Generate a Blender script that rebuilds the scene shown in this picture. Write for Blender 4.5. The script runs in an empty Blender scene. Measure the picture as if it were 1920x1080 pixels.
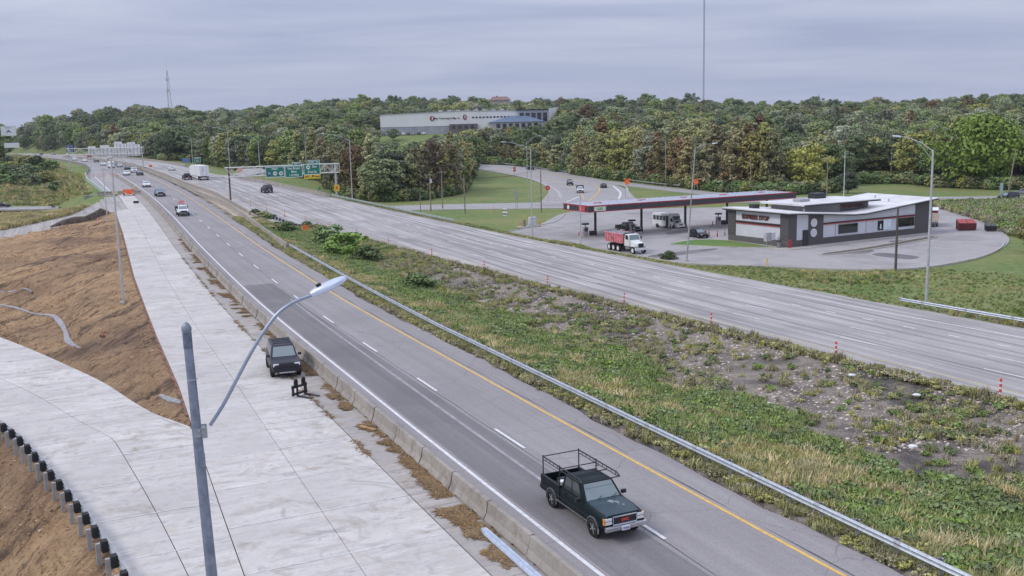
import bpy, bmesh, math, random
import numpy as np
from mathutils import Vector, Matrix
random.seed(7); rng = np.random.default_rng(7)
S = bpy.context.scene
COL = S.collection
R = math.radians
# ------------------------------------------------------------------ camera
FPX, HOR, ROLL, CAMH = 1830.0, 242.0, 0.0235, 15.5      # focal length in px of a 1920 wide frame
th = math.atan((540-HOR)/FPX)
cF = np.array([0, math.cos(th), -math.sin(th)]); _R = np.array([1., 0, 0]); _D = np.array([0, -math.sin(th), -math.cos(th)])
cR = math.cos(ROLL)*_R+math.sin(ROLL)*_D; cD = math.cos(ROLL)*_D-math.sin(ROLL)*_R
cam = bpy.data.objects.new('camera', bpy.data.cameras.new('camera')); COL.objects.link(cam)
cam.data.sensor_width = 36; cam.data.lens = 36*FPX/1920; cam.data.clip_start = .5; cam.data.clip_end = 20000
cam.matrix_world = Matrix(((cR[0], -cD[0], -cF[0], 0), (cR[1], -cD[1], -cF[1], 0), (cR[2], -cD[2], -cF[2], CAMH), (0, 0, 0, 1)))
S.camera = cam
# ------------------------------------------------------------------ sky, sun, exposure
SUN_EL, SUN_AZ = R(44), R(258)      # early afternoon behind a closed cloud deck; azimuth from +Y clockwise
W = bpy.data.worlds.new('World'); S.world = W; W.use_nodes = True
nt = W.node_tree; nt.nodes.clear()
def wn(t, **k):
    n = nt.nodes.new(t)
    for a, b in k.items(): setattr(n, a, b)
    return n
sky = wn('ShaderNodeTexSky', sky_type='NISHITA', sun_disc=False); sky.sun_elevation = SUN_EL; sky.sun_rotation = SUN_AZ
tc = wn('ShaderNodeTexCoord'); sep = wn('ShaderNodeSeparateXYZ'); nt.links.new(tc.outputs['Generated'], sep.inputs[0])
def wmath(op, a, b=None, clamp=False):
    n = wn('ShaderNodeMath', operation=op, use_clamp=clamp)
    for i, v in enumerate((a, b)):
        if v is None: continue
        if isinstance(v, (int, float)): n.inputs[i].default_value = v
        else: nt.links.new(v, n.inputs[i])
    return n.outputs[0]
up = wmath('MAXIMUM', sep.outputs[2], 0.0)
grad = wmath('ADD', wmath('MULTIPLY', up, 1.75), 1.0)           # overcast sky: brighter towards the zenith
# flat-bottomed stratus: project the view ray on a cloud plane
inv = wmath('DIVIDE', 1.0, wmath('ADD', up, 0.06))
cmb = wn('ShaderNodeCombineXYZ'); nt.links.new(wmath('MULTIPLY', sep.outputs[0], inv), cmb.inputs[0]); nt.links.new(wmath('MULTIPLY', sep.outputs[1], inv), cmb.inputs[1])
mp = wn('ShaderNodeMapping'); nt.links.new(cmb.outputs[0], mp.inputs[0]); mp.inputs['Rotation'].default_value = (0, 0, R(12)); mp.inputs['Scale'].default_value = (.5, 1.0, 1)
no = wn('ShaderNodeTexNoise'); no.inputs['Scale'].default_value = .8; no.inputs['Detail'].default_value = 7; no.inputs['Roughness'].default_value = .55; no.inputs['Distortion'].default_value = .4
nt.links.new(mp.outputs[0], no.inputs['Vector'])
rp = wn('ShaderNodeValToRGB'); rp.color_ramp.elements[0].position = .30; rp.color_ramp.elements[1].position = .72
rp.color_ramp.elements[0].color = (.325, .372, .53, 1); rp.color_ramp.elements[1].color = (.53, .565, .69, 1)
nt.links.new(no.outputs[0], rp.inputs[0])
# thinner, bluer cloud close to the horizon
hz = wn('ShaderNodeMapRange'); hz.inputs[1].default_value = 0.0; hz.inputs[2].default_value = .10; hz.inputs[3].default_value = .75; hz.inputs[4].default_value = 0.0
nt.links.new(up, hz.inputs[0])
mxh = wn('ShaderNodeMix', data_type='RGBA'); nt.links.new(hz.outputs[0], mxh.inputs[0]); nt.links.new(rp.outputs[0], mxh.inputs[6]); mxh.inputs[7].default_value = (.43, .48, .65, 1)
sc = wn('ShaderNodeVectorMath', operation='SCALE'); nt.links.new(mxh.outputs[2], sc.inputs[0]); nt.links.new(grad, sc.inputs['Scale'])
sk = wn('ShaderNodeVectorMath', operation='SCALE'); nt.links.new(sky.outputs[0], sk.inputs[0]); sk.inputs['Scale'].default_value = .06
mx = wn('ShaderNodeMix', data_type='RGBA'); mx.inputs[0].default_value = .93; nt.links.new(sk.outputs[0], mx.inputs[6]); nt.links.new(sc.outputs[0], mx.inputs[7])
bg = wn('ShaderNodeBackground'); bg.inputs[1].default_value = 1.0; nt.links.new(mx.outputs[2], bg.inputs[0])
wo = wn('ShaderNodeOutputWorld'); nt.links.new(bg.outputs[0], wo.inputs[0])
sun = bpy.data.objects.new('sun', bpy.data.lights.new('sun', 'SUN')); COL.objects.link(sun)
sun.data.energy = 1.5; sun.data.angle = R(14); sun.data.color = (1, .96, .9)
sun.rotation_euler = (R(90)-SUN_EL, 0, -SUN_AZ+math.pi)
S.view_settings.view_transform = 'Standard'; S.view_settings.look = 'None'; S.view_settings.exposure = 0; S.view_settings.gamma = 1
S.view_settings.use_curve_mapping = False

# ------------------------------------------------------------------ helpers
def tag(o, label=None, cat=None, group=None, kind=None):
    if label: o['label'] = label
    if cat: o['category'] = cat
    if group: o['group'] = group
    if kind: o['kind'] = kind
    return o
def thing(name, label, cat, loc=(0, 0, 0), rz=0, group=None):
    o = bpy.data.objects.new(name, None); COL.objects.link(o); o.location = loc; o.rotation_euler = (0, 0, rz)
    o.empty_display_size = .2
    return tag(o, label, cat, group)
def link(name, me, parent=None):
    o = bpy.data.objects.new(name, me); COL.objects.link(o)
    if parent is not None: o.parent = parent
    return o
def dup(root, loc=None, rz=None, label=None, group=None, scale=None, parent=None):
    r = root.copy(); COL.objects.link(r)
    if parent is not None: r.parent = parent
    if loc is not None: r.location = loc
    if rz is not None: r.rotation_euler = (0, 0, rz)
    if scale is not None: r.scale = (scale,)*3 if isinstance(scale, (int, float)) else scale
    if label: r['label'] = label
    if group: r['group'] = group
    for ch in list(root.children): dup(ch, parent=r)
    return r
class MB:
    "collects shapes into one mesh"
    def __init__(s): s.v = []; s.f = []
    def add(s, vs, fs):
        o = len(s.v); s.v += [tuple(map(float, p)) for p in vs]; s.f += [tuple(i+o for i in f) for f in fs]; return s
    def box(s, c, d, rz=0, rot=None, taper=None):
        hx, hy, hz_ = d[0]/2, d[1]/2, d[2]/2; tp = taper or (1, 1)
        P = [(-hx, -hy, -hz_), (hx, -hy, -hz_), (hx, hy, -hz_), (-hx, hy, -hz_), (-hx*tp[0], -hy*tp[1], hz_), (hx*tp[0], -hy*tp[1], hz_), (hx*tp[0], hy*tp[1], hz_), (-hx*tp[0], hy*tp[1], hz_)]
        M = rot if rot is not None else Matrix.Rotation(rz, 3, 'Z')
        P = [M @ Vector(p)+Vector(c) for p in P]
        return s.add(P, [(0, 3, 2, 1), (4, 5, 6, 7), (0, 1, 5, 4), (1, 2, 6, 5), (2, 3, 7, 6), (3, 0, 4, 7)])
    def bb(s, x0, x1, y0, y1, z0, z1): return s.box(((x0+x1)/2, (y0+y1)/2, (z0+z1)/2), (abs(x1-x0), abs(y1-y0), abs(z1-z0)))
    def tube(s, path, r, n=8, cap=True, r1=None):
        path = [Vector(p) for p in path]; m = len(path)
        if isinstance(r, (int, float)): rs = [r+((r1 if r1 is not None else r)-r)*i/max(1, m-1) for i in range(m)]
        else: rs = r
        vs = []; ref = None
        for i, p in enumerate(path):
            t = (path[min(i+1, m-1)]-path[max(i-1, 0)]).normalized()
            if ref is None: ref = t.orthogonal().normalized()
            u = (ref-t*ref.dot(t)); u = u.normalized() if u.length > 1e-6 else t.orthogonal().normalized(); ref = u
            w = t.cross(u)
            for k in range(n):
                a = 2*math.pi*k/n; vs.append(p+(u*math.cos(a)+w*math.sin(a))*rs[i])
        fs = []
        for i in range(m-1):
            for k in range(n):
                a = i*n+k; b = i*n+(k+1) % n; fs.append((a, b, b+n, a+n))
        if cap: fs += [tuple(range(n-1, -1, -1)), tuple((m-1)*n+k for k in range(n))]
        return s.add(vs, fs)
    def loft(s, secs, closed=True, cap=True):
        n = len(secs[0]); vs = [p for c in secs for p in c]; fs = []
        for i in range(len(secs)-1):
            for k in range(n if closed else n-1):
                a = i*n+k; b = i*n+(k+1) % n; fs.append((a, b, b+n, a+n))
        if cap and closed: fs += [tuple(range(n-1, -1, -1)), tuple((len(secs)-1)*n+k for k in range(n))]
        return s.add(vs, fs)
    def prism(s, poly, z0, z1):
        n = len(poly); a = sum(poly[i][0]*poly[(i+1) % n][1]-poly[(i+1) % n][0]*poly[i][1] for i in range(n))
        if a < 0: poly = poly[::-1]
        zf0 = z0 if callable(z0) else (lambda x, y: z0); zf1 = z1 if callable(z1) else (lambda x, y: z1)
        vs = [(x, y, zf0(x, y)) for x, y in poly]+[(x, y, zf1(x, y)) for x, y in poly]
        return s.add(vs, [tuple(range(n-1, -1, -1)), tuple(range(n, 2*n))]+[(i, (i+1) % n, n+(i+1) % n, n+i) for i in range(n)])
    def quad(s, a, b, c, d): return s.add([a, b, c, d], [(0, 1, 2, 3)])
    def slabq(s, a, b, c, d, off, th_=.01):
        "thin panel on a face: corners a b c d, pushed outwards by off, thickness th_"
        a, b, c, d = map(Vector, (a, b, c, d)); n = (b-a).cross(d-a).normalized()
        top = [p+n*off for p in (a, b, c, d)]; bot = [p+n*(off-th_) for p in (a, b, c, d)]
        return s.add(bot+top, [(3, 2, 1, 0), (4, 5, 6, 7), (0, 1, 5, 4), (1, 2, 6, 5), (2, 3, 7, 6), (3, 0, 4, 7)])
    def mesh(s, name, mat=None, smooth=False, bevel=0):
        me = bpy.data.meshes.new(name); me.from_pydata(s.v, [], s.f); me.update()
        if mat: me.materials.append(mat)
        if bevel:
            bm = bmesh.new(); bm.from_mesh(me)
            ed = [e for e in bm.edges if len(e.link_faces) == 2 and e.calc_face_angle(0) > .5]
            bmesh.ops.bevel(bm, geom=ed, offset=bevel, segments=2, profile=.6, affect='EDGES', clamp_overlap=True)
            bm.to_mesh(me); bm.free()
        if smooth:
            me.shade_smooth()
            if hasattr(me, 'set_sharp_from_angle'): me.set_sharp_from_angle(angle=R(smooth if smooth > 1 else 40))
        return me
    def build(s, name, mat=None, parent=None, smooth=False, bevel=0): return link(name, s.mesh(name, mat, smooth, bevel), parent)

# ---- materials
MATS = {}
def nodes(m):
    m.use_nodes = True; t = m.node_tree; return t, t.nodes['Principled BSDF']
def mat(name, col, rough=.7, metal=0.0, var=.0, scale=3.0, bump=0.0, spec=.5, emit=0, coat=0, alpha=1, trans=0):
    "plain paint or metal with a little procedural mottling"
    if name in MATS: return MATS[name]
    m = bpy.data.materials.new(name); t, b = nodes(m); MATS[name] = m
    b.inputs['Roughness'].default_value = rough; b.inputs['Metallic'].default_value = metal; b.inputs['Specular IOR Level'].default_value = spec
    if coat: b.inputs['Coat Weight'].default_value = coat; b.inputs['Coat Roughness'].default_value = .08
    if trans: b.inputs['Transmission Weight'].default_value = trans; b.inputs['IOR'].default_value = 1.2
    if emit: b.inputs['Emission Color'].default_value = (*col, 1); b.inputs['Emission Strength'].default_value = emit
    tc_ = t.nodes.new('ShaderNodeTexCoord'); n = t.nodes.new('ShaderNodeTexNoise'); n.inputs['Scale'].default_value = scale; n.inputs['Detail'].default_value = 5
    t.links.new(tc_.outputs['Object'], n.inputs['Vector'])
    r = t.nodes.new('ShaderNodeValToRGB'); r.color_ramp.elements[0].position = .3; r.color_ramp.elements[1].position = .7
    lo = [max(0, c*(1-var)) for c in col]; hi = [min(1, c*(1+var)) for c in col]
    r.color_ramp.elements[0].color = (*lo, 1); r.color_ramp.elements[1].color = (*hi, 1)
    t.links.new(n.outputs[0], r.inputs[0]); t.links.new(r.outputs[0], b.inputs['Base Color'])
    if bump:
        bp = t.nodes.new('ShaderNodeBump'); bp.inputs['Strength'].default_value = bump; bp.inputs['Distance'].default_value = .05
        n2 = t.nodes.new('ShaderNodeTexNoise'); n2.inputs['Scale'].default_value = scale*8; n2.inputs['Detail'].default_value = 6; t.links.new(tc_.outputs['Object'], n2.inputs['Vector'])
        t.links.new(n2.outputs[0], bp.inputs['Height']); t.links.new(bp.outputs[0], b.inputs['Normal'])
    return m
class NT:
    "small node-graph helper for the ground materials"
    def __init__(s, name, rough=.9, spec=.3):
        s.m = bpy.data.materials.new(name); s.t, s.b = nodes(s.m); MATS[name] = s.m
        s.b.inputs['Roughness'].default_value = rough; s.b.inputs['Specular IOR Level'].default_value = spec
        g_ = s.t.nodes.new('ShaderNodeNewGeometry'); s.pos = g_.outputs['Position']; s.geo = g_
    def mapv(s, scale=(1, 1, 1), rz=0, loc=(0, 0, 0), src=None):
        n = s.t.nodes.new('ShaderNodeMapping'); n.vector_type = 'POINT'; s.t.links.new(src or s.pos, n.inputs[0])
        n.inputs['Scale'].default_value = scale; n.inputs['Rotation'].default_value = (0, 0, rz); n.inputs['Location'].default_value = loc
        return n.outputs[0]
    def noise(s, scale, detail=5, rough=.55, vec=None, dist=0):
        n = s.t.nodes.new('ShaderNodeTexNoise'); n.inputs['Scale'].default_value = scale; n.inputs['Detail'].default_value = detail
        n.inputs['Roughness'].default_value = rough; n.inputs['Distortion'].default_value = dist
        s.t.links.new(vec or s.pos, n.inputs['Vector']); return n.outputs[0]
    def vor(s, scale, vec=None, feature='F1', out=0):
        n = s.t.nodes.new('ShaderNodeTexVoronoi'); n.feature = feature; n.inputs['Scale'].default_value = scale
        s.t.links.new(vec or s.pos, n.inputs['Vector']); return n.outputs[out]
    def ramp(s, f, *st):
        n = s.t.nodes.new('ShaderNodeValToRGB'); e = n.color_ramp.elements
        while len(e) < len(st): e.new(.5)
        for k, (p, c) in enumerate(st):
            e[k].position = p; e[k].color = (c, c, c, 1) if isinstance(c, (int, float)) else (*c, 1)
        s.t.links.new(f, n.inputs[0]); return n.outputs[0]
    def mix(s, f, a, b, mode='MIX'):
        n = s.t.nodes.new('ShaderNodeMix'); n.data_type = 'RGBA'; n.blend_type = mode
        for i, v in ((0, f), (6, a), (7, b)):
            if isinstance(v, (int, float)): n.inputs[i].default_value = v if i == 0 else (v, v, v, 1)
            elif isinstance(v, tuple): n.inputs[i].default_value = (*v, 1)
            else: s.t.links.new(v, n.inputs[i])
        return n.outputs[2]
    def math(s, op, a, b=0.0, clamp=False):
        n = s.t.nodes.new('ShaderNodeMath'); n.operation = op; n.use_clamp = clamp
        for i, v in enumerate((a, b)):
            if isinstance(v, (int, float)): n.inputs[i].default_value = v
            else: s.t.links.new(v, n.inputs[i])
        return n.outputs[0]
    def color(s, c): s.t.links.new(c, s.b.inputs['Base Color']); return s
    def bump(s, h, strength=.5, dist=.05):
        n = s.t.nodes.new('ShaderNodeBump'); n.inputs['Strength'].default_value = strength; n.inputs['Distance'].default_value = dist
        s.t.links.new(h, n.inputs['Height']); s.t.links.new(n.outputs[0], s.b.inputs['Normal']); return s
    def objrand(s): return s.t.nodes.new('ShaderNodeObjectInfo').outputs['Random']
# ------------------------------------------------------------------ the lie of the land
# s runs along the motorway away from the camera, t across it (right positive)
AZ0 = R(-25); DX, DY = math.sin(AZ0), math.cos(AZ0); NX, NY = DY, -DX
def st(x, y): return x*DX+y*DY, x*NX+y*NY
def xy(s, t): return s*DX+t*NX, s*DY+t*NY
def hermite(tab):
    X = np.array([a for a, b in tab], float); Y = np.array([b for a, b in tab], float); m = np.gradient(Y, X)
    def f(x):
        x = np.clip(np.asarray(x, float), X[0], X[-1]); i = np.clip(np.searchsorted(X, x)-1, 0, len(X)-2); h = X[i+1]-X[i]; u = (x-X[i])/h
        r = (2*u**3-3*u**2+1)*Y[i]+(u**3-2*u**2+u)*h*m[i]+(-2*u**3+3*u**2)*Y[i+1]+(u**3-u**2)*h*m[i+1]
        return r
    return f
def sm(a, b, x): u = np.clip((np.asarray(x, float)-a)/(b-a), 0, 1); return u*u*(3-2*u)
EBY = hermite([(-80, 23.6), (0, 23.6), (55, 23.6), (90, 23.95), (115, 24.65), (140, 25.4), (172, 26.5), (215, 27.6), (240, 27.8), (281, 27.6), (336, 27.2), (400, 26.3), (450, 24.3), (509, 20.3), (562, 14.6), (647, 4.0), (735, -9), (900, -40), (1100, -90), (1400, -180)])
WBY = hermite([(-80, 59.5), (0, 54.6), (39, 51.9), (60, 50.35), (81, 48.9), (97, 47.5), (114, 45.8), (137, 43.9), (155, 42.4), (200, 38.9), (268, 34.6), (310, 32.8), (371, 32.3), (435, 31.0), (509, 26.6), (562, 21), (647, 11), (735, -1), (900, -31), (1100, -80), (1400, -170)])
WWID = hermite([(-80, 14), (230, 14.0), (260, 13.6), (320, 11.2), (380, 11), (1400, 11)])
def WLE(s): return np.where(np.asarray(s) < 140, WBY(s)-2.3, np.minimum((WBY(s)-2.3)*(1-sm(140, 178, s))+(EBY(s)+6.3)*sm(140, 178, s), WBY(s)-2.3))   # left edge of the westbound pavement
def EBW(s): return EBY(s)-7.35
def WBW(s): return WBY(s)+WWID(s)
def TLB(s): return EBW(s)-1.45                      # line of temporary barriers left of the lanes
_zE = hermite([(0, 0), (60, 0), (110, .05), (160, .6), (205, 1.4), (275, 3.0), (370, 4.3), (500, 4.9), (900, 5.2), (4500, 5.2)])
_zW = hermite([(0, -1), (60, -1), (100, -.95), (160, .0), (205, 1.2), (275, 3.0), (370, 4.3), (500, 4.9), (900, 5.2), (4500, 5.2)])
def zE(x, y): return _zE(np.hypot(x, y))
def zW(x, y): return _zW(np.hypot(x, y))
def ray(px, py): return cF+cR*(px-960)/FPX+cD*(py-540)/FPX
def on(px, py, z):
    "survey: the point at height z seen at a pixel of the 1920 x 1080 photograph"
    d = ray(px, py); t = (CAMH-z)/-d[2]; return (float(d[0]*t), float(d[1]*t))
def at_dist(px, py, D):
    d = ray(px, py); k = D/math.hypot(d[0], d[1]); return (float(d[0]*k), float(d[1]*k), float(CAMH+d[2]*k))
def project(x, y, z):
    v = np.array([x, y, z-CAMH]); d = v@cF; return 960+FPX*(v@cR)/d, 540+FPX*(v@cD)/d
LOT = -3.8
ridge = hermite([(-1.2, 14), (-.60, 17), (-.52, 18), (-.42, 22), (-.36, 27), (-.28, 24), (-.19, 29), (-.10, 30), (.0, 28), (.1, 25), (.2, 22), (.3, 18), (.36, 17), (.46, 18), (.55, 19), (1.2, 14)])
hill0 = hermite([(-1.2, 430), (-.55, 480), (-.4, 430), (-.3, 330), (-.2, 330), (-.05, 360), (.1, 330), (.3, 300), (.55, 290), (1.2, 290)])
rail_t = hermite([(-20, 3.0), (20, 2.3), (30, 1.6), (36, .8), (42, -.2), (47, -1.2), (57, -3.6), (65, -6.5), (75, -11), (95, -23), (120, -42)])
ramp_t = hermite([(20, 9), (45, 7.5), (53.7, 5.57), (57.4, 4.1), (60.4, 3.3), (66.1, 2.0), (72.7, 0), (80.3, -2.5), (87, -4.9), (100, -10.5), (120, -21)])
CL = lambda s: np.interp(s, [-20, 20, 40, 57, 63, 79, 92, 116, 165, 190, 206.5, 207.5, 245], [3.5, 4.5, 5.2, 5.85, 6.1, 6.4, 6.75, 7.45, 9.5, 10.3, 10.9, 13.3, 13.9])   # left edge of the new concrete
_SW = [st(*on(a, b, -1.0)) for a, b in ((160, 655), (130, 640), (110, 605), (60, 590), (0, 575), (-120, 560))]
def swale_dist(s, t):
    sw = []
    for k in range(5):
        a = np.array(_SW[k]); ab = np.array(_SW[k+1])-a; q = np.clip(((s-a[0])*ab[0]+(t-a[1])*ab[1])/(ab@ab), 0, 1); sw.append(np.hypot(s-a[0]-q*ab[0], t-a[1]-q*ab[1]))
    return np.min(sw, axis=0)
def TE(s): return TLB(s)+np.interp(s, [246, 310, 345, 420, 700], [-7.7, -9.0, -8.0, -3.8, -3.2])      # left edge of the closed lanes
def gravel_lo(t): return np.interp(t, [-40, -8, 0, 4, 9, 11, 16], [138, 172, 182, 190, 203, 207, 209])
def gravel_hi(t): return np.interp(t, [-40, -8, 0, 4.5, 7, 11, 15], [148, 187, 206, 216, 224, 242, 247])
def terrain(x, y):
    x = np.asarray(x, float); y = np.asarray(y, float); s, t = st(x, y); D = np.hypot(x, y); az = np.arctan2(x, y)
    hb = hill0(az); u = np.clip((D-hb)/(930-hb), 0, 1.4); H = ridge(az)
    shape = .45*np.clip(u, 0, 1)+.55*sm(0, 1, u)
    zr = LOT+(H-LOT)*shape-np.clip(D-1000, 0, 1e5)*.012
    # terrace of the factory on the slope
    fx, fy = x+35, y-560; fm = np.exp(-((fx/95)**4)-((fy/55)**4)); zr = zr*(1-fm)+13.9*fm
    # left of the motorway: dirt at road level, dip with a side road, bank behind
    s_ = np.clip(s, -100, 2000)
    prof = hermite([(-100, 0), (190, .2), (215, .4), (250, -1.2), (285, -4), (345, -4.1), (375, -1), (430, 6.0), (520, 7), (2000, 7)])(s_)
    zl = np.maximum(prof, np.where(s > 430, zr, -99))
    dsw = swale_dist(s, t)
    zl = zl-1.1*np.exp(-(dsw/7.0)**2)-.25*np.exp(-(dsw/1.0)**2)
    # below the guardrail at the ramp the fill slope drops away
    out = rail_t(s)-t; zl = np.where(s < 120, zl-np.clip(out-1.1, 0, 14)*.42, zl)
    onr = sm(0, 2.5, ramp_t(s)-t)*sm(0, .8, 1.0-out)*(s < 120); zl = zl*(1-onr)+0.0*onr
    e = zE(x, y); w_ = zW(x, y); tl = TLB(s); wl = tl-t
    wb = np.where(s > 225, 9.3, 12.0); wl2 = np.where(s > 225, 9.0, 25.0)
    wl2 = np.where(s < 120, 6.0, wl2)
    left = e+(zl-e)*sm(0, 1, (wl-wb)/wl2)
    tr = WBW(s)+3.2; wr = t-tr
    soft = np.where(s > 170, 11+np.clip((s-170)*.12, 0, 22), 11)
    right = w_+(np.where(s > 430, np.maximum(zr, 5.0*sm(430, 520, s)+LOT*(1-sm(430, 520, s))), zr)-w_)*sm(0, 1, (wr-.3)/soft)
    ey, wy = EBY(s)+2.0, WLE(s)+.1; q = np.clip((t-ey)/np.maximum(wy-ey, .5), 0, 1)
    med = e*(1-q)+w_*q-.9*np.clip((wy-ey)/20, 0, 1)*np.sin(np.pi*q)**1.3
    z = np.where(wl > 0, left, np.where(wr > 0, right, med))
    paved = ((t > tl-.2) & (t < EBY(s)+2.0)) | ((t > WLE(s)+.3) & (t < WBW(s)+2.6))
    return np.where(paved, np.where(t > (ey+wy)/2, w_, e)-.30, z-.07)
def T(x, y): return float(terrain(np.array([x]), np.array([y]))[0])
def hit(px, py):
    "survey: where the sight line through a pixel meets the ground"
    d = ray(px, py); k = np.concatenate([np.linspace(20, 400, 900), np.linspace(400, 2500, 900)]); k = k/math.hypot(d[0], d[1])
    X, Y, Z = d[0]*k, d[1]*k, CAMH+d[2]*k; g = Z-terrain(X, Y); i = int(np.argmax(g < 0))
    if i == 0: return at_dist(px, py, 900)
    f = g[i-1]/(g[i-1]-g[i]); kk = k[i-1]+(k[i]-k[i-1])*f
    return (float(d[0]*kk), float(d[1]*kk), float(T(d[0]*kk, d[1]*kk)))

# ---- ground materials
g = NT('grass_ground')
n1 = g.noise(.045, 6, .6); n2 = g.noise(.5, 6, .65); n3 = g.noise(4.0, 4, .6)
c = g.mix(g.ramp(n1, (.36, 0), (.64, 1)), (.115, .185, .042), (.215, .225, .072)); c = g.mix(g.ramp(n2, (.46, 0), (.74, .8)), c, (.29, .255, .125)); c = g.mix(g.ramp(n3, (.30, .8), (.50, 0)), c, (.06, .095, .026))
g.color(c).bump(n3, .8, .12); M_GRASS = g.m
g = NT('lawn')
n1 = g.noise(.08, 5, .6); n3 = g.noise(6.0, 4, .6)
c = g.mix(g.ramp(n1, (.36, 0), (.64, 1)), (.110, .205, .040), (.185, .245, .065)); c = g.mix(g.ramp(n3, (.32, .7), (.55, 0)), c, (.05, .09, .02))
g.color(c).bump(n3, .6, .08); M_LAWN = g.m
g = NT('median_soil')
n1 = g.noise(.13, 5, .6, dist=.8); n2 = g.noise(1.3, 7, .72, dist=.5); n3 = g.noise(9, 4, .6); v = g.vor(6.5)
c = g.mix(g.ramp(n2, (.28, 0), (.72, 1)), (.26, .215, .175), (.55, .47, .395)); c = g.mix(g.ramp(n1, (.50, 0), (.60, .85)), c, (.105, .096, .09)); c = g.mix(g.ramp(v, (.04, .8), (.14, 0)), c, (.48, .41, .34)); c = g.mix(g.ramp(n3, (.3, .75), (.50, 0)), c, (.075, .058, .043))
g.color(c).bump(g.math('ADD', n2, n3), 1.0, .3); M_MED = g.m
a_, b_ = on(60, 565, -.5), on(235, 505, -.5); phi = math.atan2(b_[1]-a_[1], b_[0]-a_[0])
g = NT('bare_dirt')
def stretched(g, ang, sc): n = g.t.nodes.new('ShaderNodeMapping'); n.inputs['Scale'].default_value = sc; g.t.links.new(g.mapv((1, 1, 1), -ang), n.inputs[0]); return n.outputs[0]
n0 = g.noise(.8, 8, .66, vec=stretched(g, phi, (.09, 1.0, 1)), dist=.35); n5 = g.noise(2.6, 6, .7, vec=stretched(g, phi, (.16, 1.0, 1)), dist=.3); n1 = g.noise(.05, 4, .6); n2 = g.noise(.6, 8, .68); n3 = g.noise(7, 5, .7)
c = g.mix(g.ramp(n2, (.3, 0), (.7, 1)), (.43, .255, .125), (.69, .455, .245)); c = g.mix(g.ramp(n1, (.46, 0), (.64, .75)), c, (.20, .125, .082)); c = g.mix(g.ramp(n0, (.37, .88), (.47, 0)), c, (.095, .060, .038)); c = g.mix(g.ramp(n5, (.36, .8), (.46, 0)), c, (.11, .07, .044)); c = g.mix(g.ramp(n0, (.60, 0), (.68, .55)), c, (.66, .45, .26)); c = g.mix(g.ramp(n3, (.34, .75), (.47, 0)), c, (.085, .055, .035))
g.color(c).bump(g.math('ADD', g.math('MULTIPLY', n0, 2.0), g.math('ADD', n5, g.math('ADD', n2, g.math('MULTIPLY', n3, .6)))), 1.0, .4); M_DIRT = g.m
def asphalt(name, base, tint, streak=.25, crack=.5, patch=.35):
    g = NT(name, .85, .35)
    along = g.mapv((1, 1, 1), AZ0*1.0)       # y of this space runs along the lanes
    lng = g.t.nodes.new('ShaderNodeMapping'); lng.inputs['Scale'].default_value = (1.5, .02, 1); g.t.links.new(along, lng.inputs[0])
    n0 = g.noise(1.0, 5, .6, vec=lng.outputs[0]); n1 = g.noise(.12, 6, .6); n2 = g.noise(14, 4, .7); n3 = g.noise(.9, 6, .65)
    lo = tuple(k*(1-streak) for k in base); hi = tuple(min(1, k*(1+streak)) for k in base)
    c = g.mix(g.ramp(n0, (.36, 0), (.64, 1)), lo, hi); c = g.mix(g.ramp(n1, (.45, 0), (.68, patch)), c, tint); c = g.mix(g.ramp(n2, (.28, .45), (.48, 0)), c, (.05, .045, .045)); c = g.mix(g.ramp(n2, (.55, 0), (.75, .4)), c, tuple(min(1, k*1.5) for k in base)); n6 = g.noise(3.2, 7, .75); c = g.mix(g.ramp(n6, (.3, .35), (.5, 0)), c, tuple(k*.6 for k in base)); c = g.mix(g.ramp(n3, (.6, 0), (.75, .25)), c, tuple(k*1.35 for k in base))
    ve = g.vor(.33, vec=g.mapv((1, 1, 1), .3, src=g.mix(.45, g.pos, g.t.nodes[g.t.nodes.find('Noise Texture')].outputs[1])), feature='DISTANCE_TO_EDGE')
    c = g.mix(g.ramp(ve, (.0, crack*.55), (.007, 0)), c, (.03, .03, .032))
    g.color(c).bump(n2, .25, .02); return g.m
M_EB = asphalt('old_asphalt', (.300, .275, .268), (.235, .215, .21), .10, .55, .55)
M_WB = asphalt('grooved_asphalt', (.375, .350, .332), (.235, .22, .212), .40, .15, .6)
M_LOT = asphalt('lot_asphalt', (.370, .345, .330), (.20, .186, .18), .06, .6, .7)
M_STREET = asphalt('street_asphalt', (.35, .328, .315), (.26, .245, .235), .1, .3, .4)
M_DARK = asphalt('fresh_asphalt', (.200, .186, .184), (.155, .145, .145), .14, .25, .8)
M_TRACK = asphalt('gravel_track', (.37, .34, .31), (.26, .235, .21), .2, .1, .6)
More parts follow.
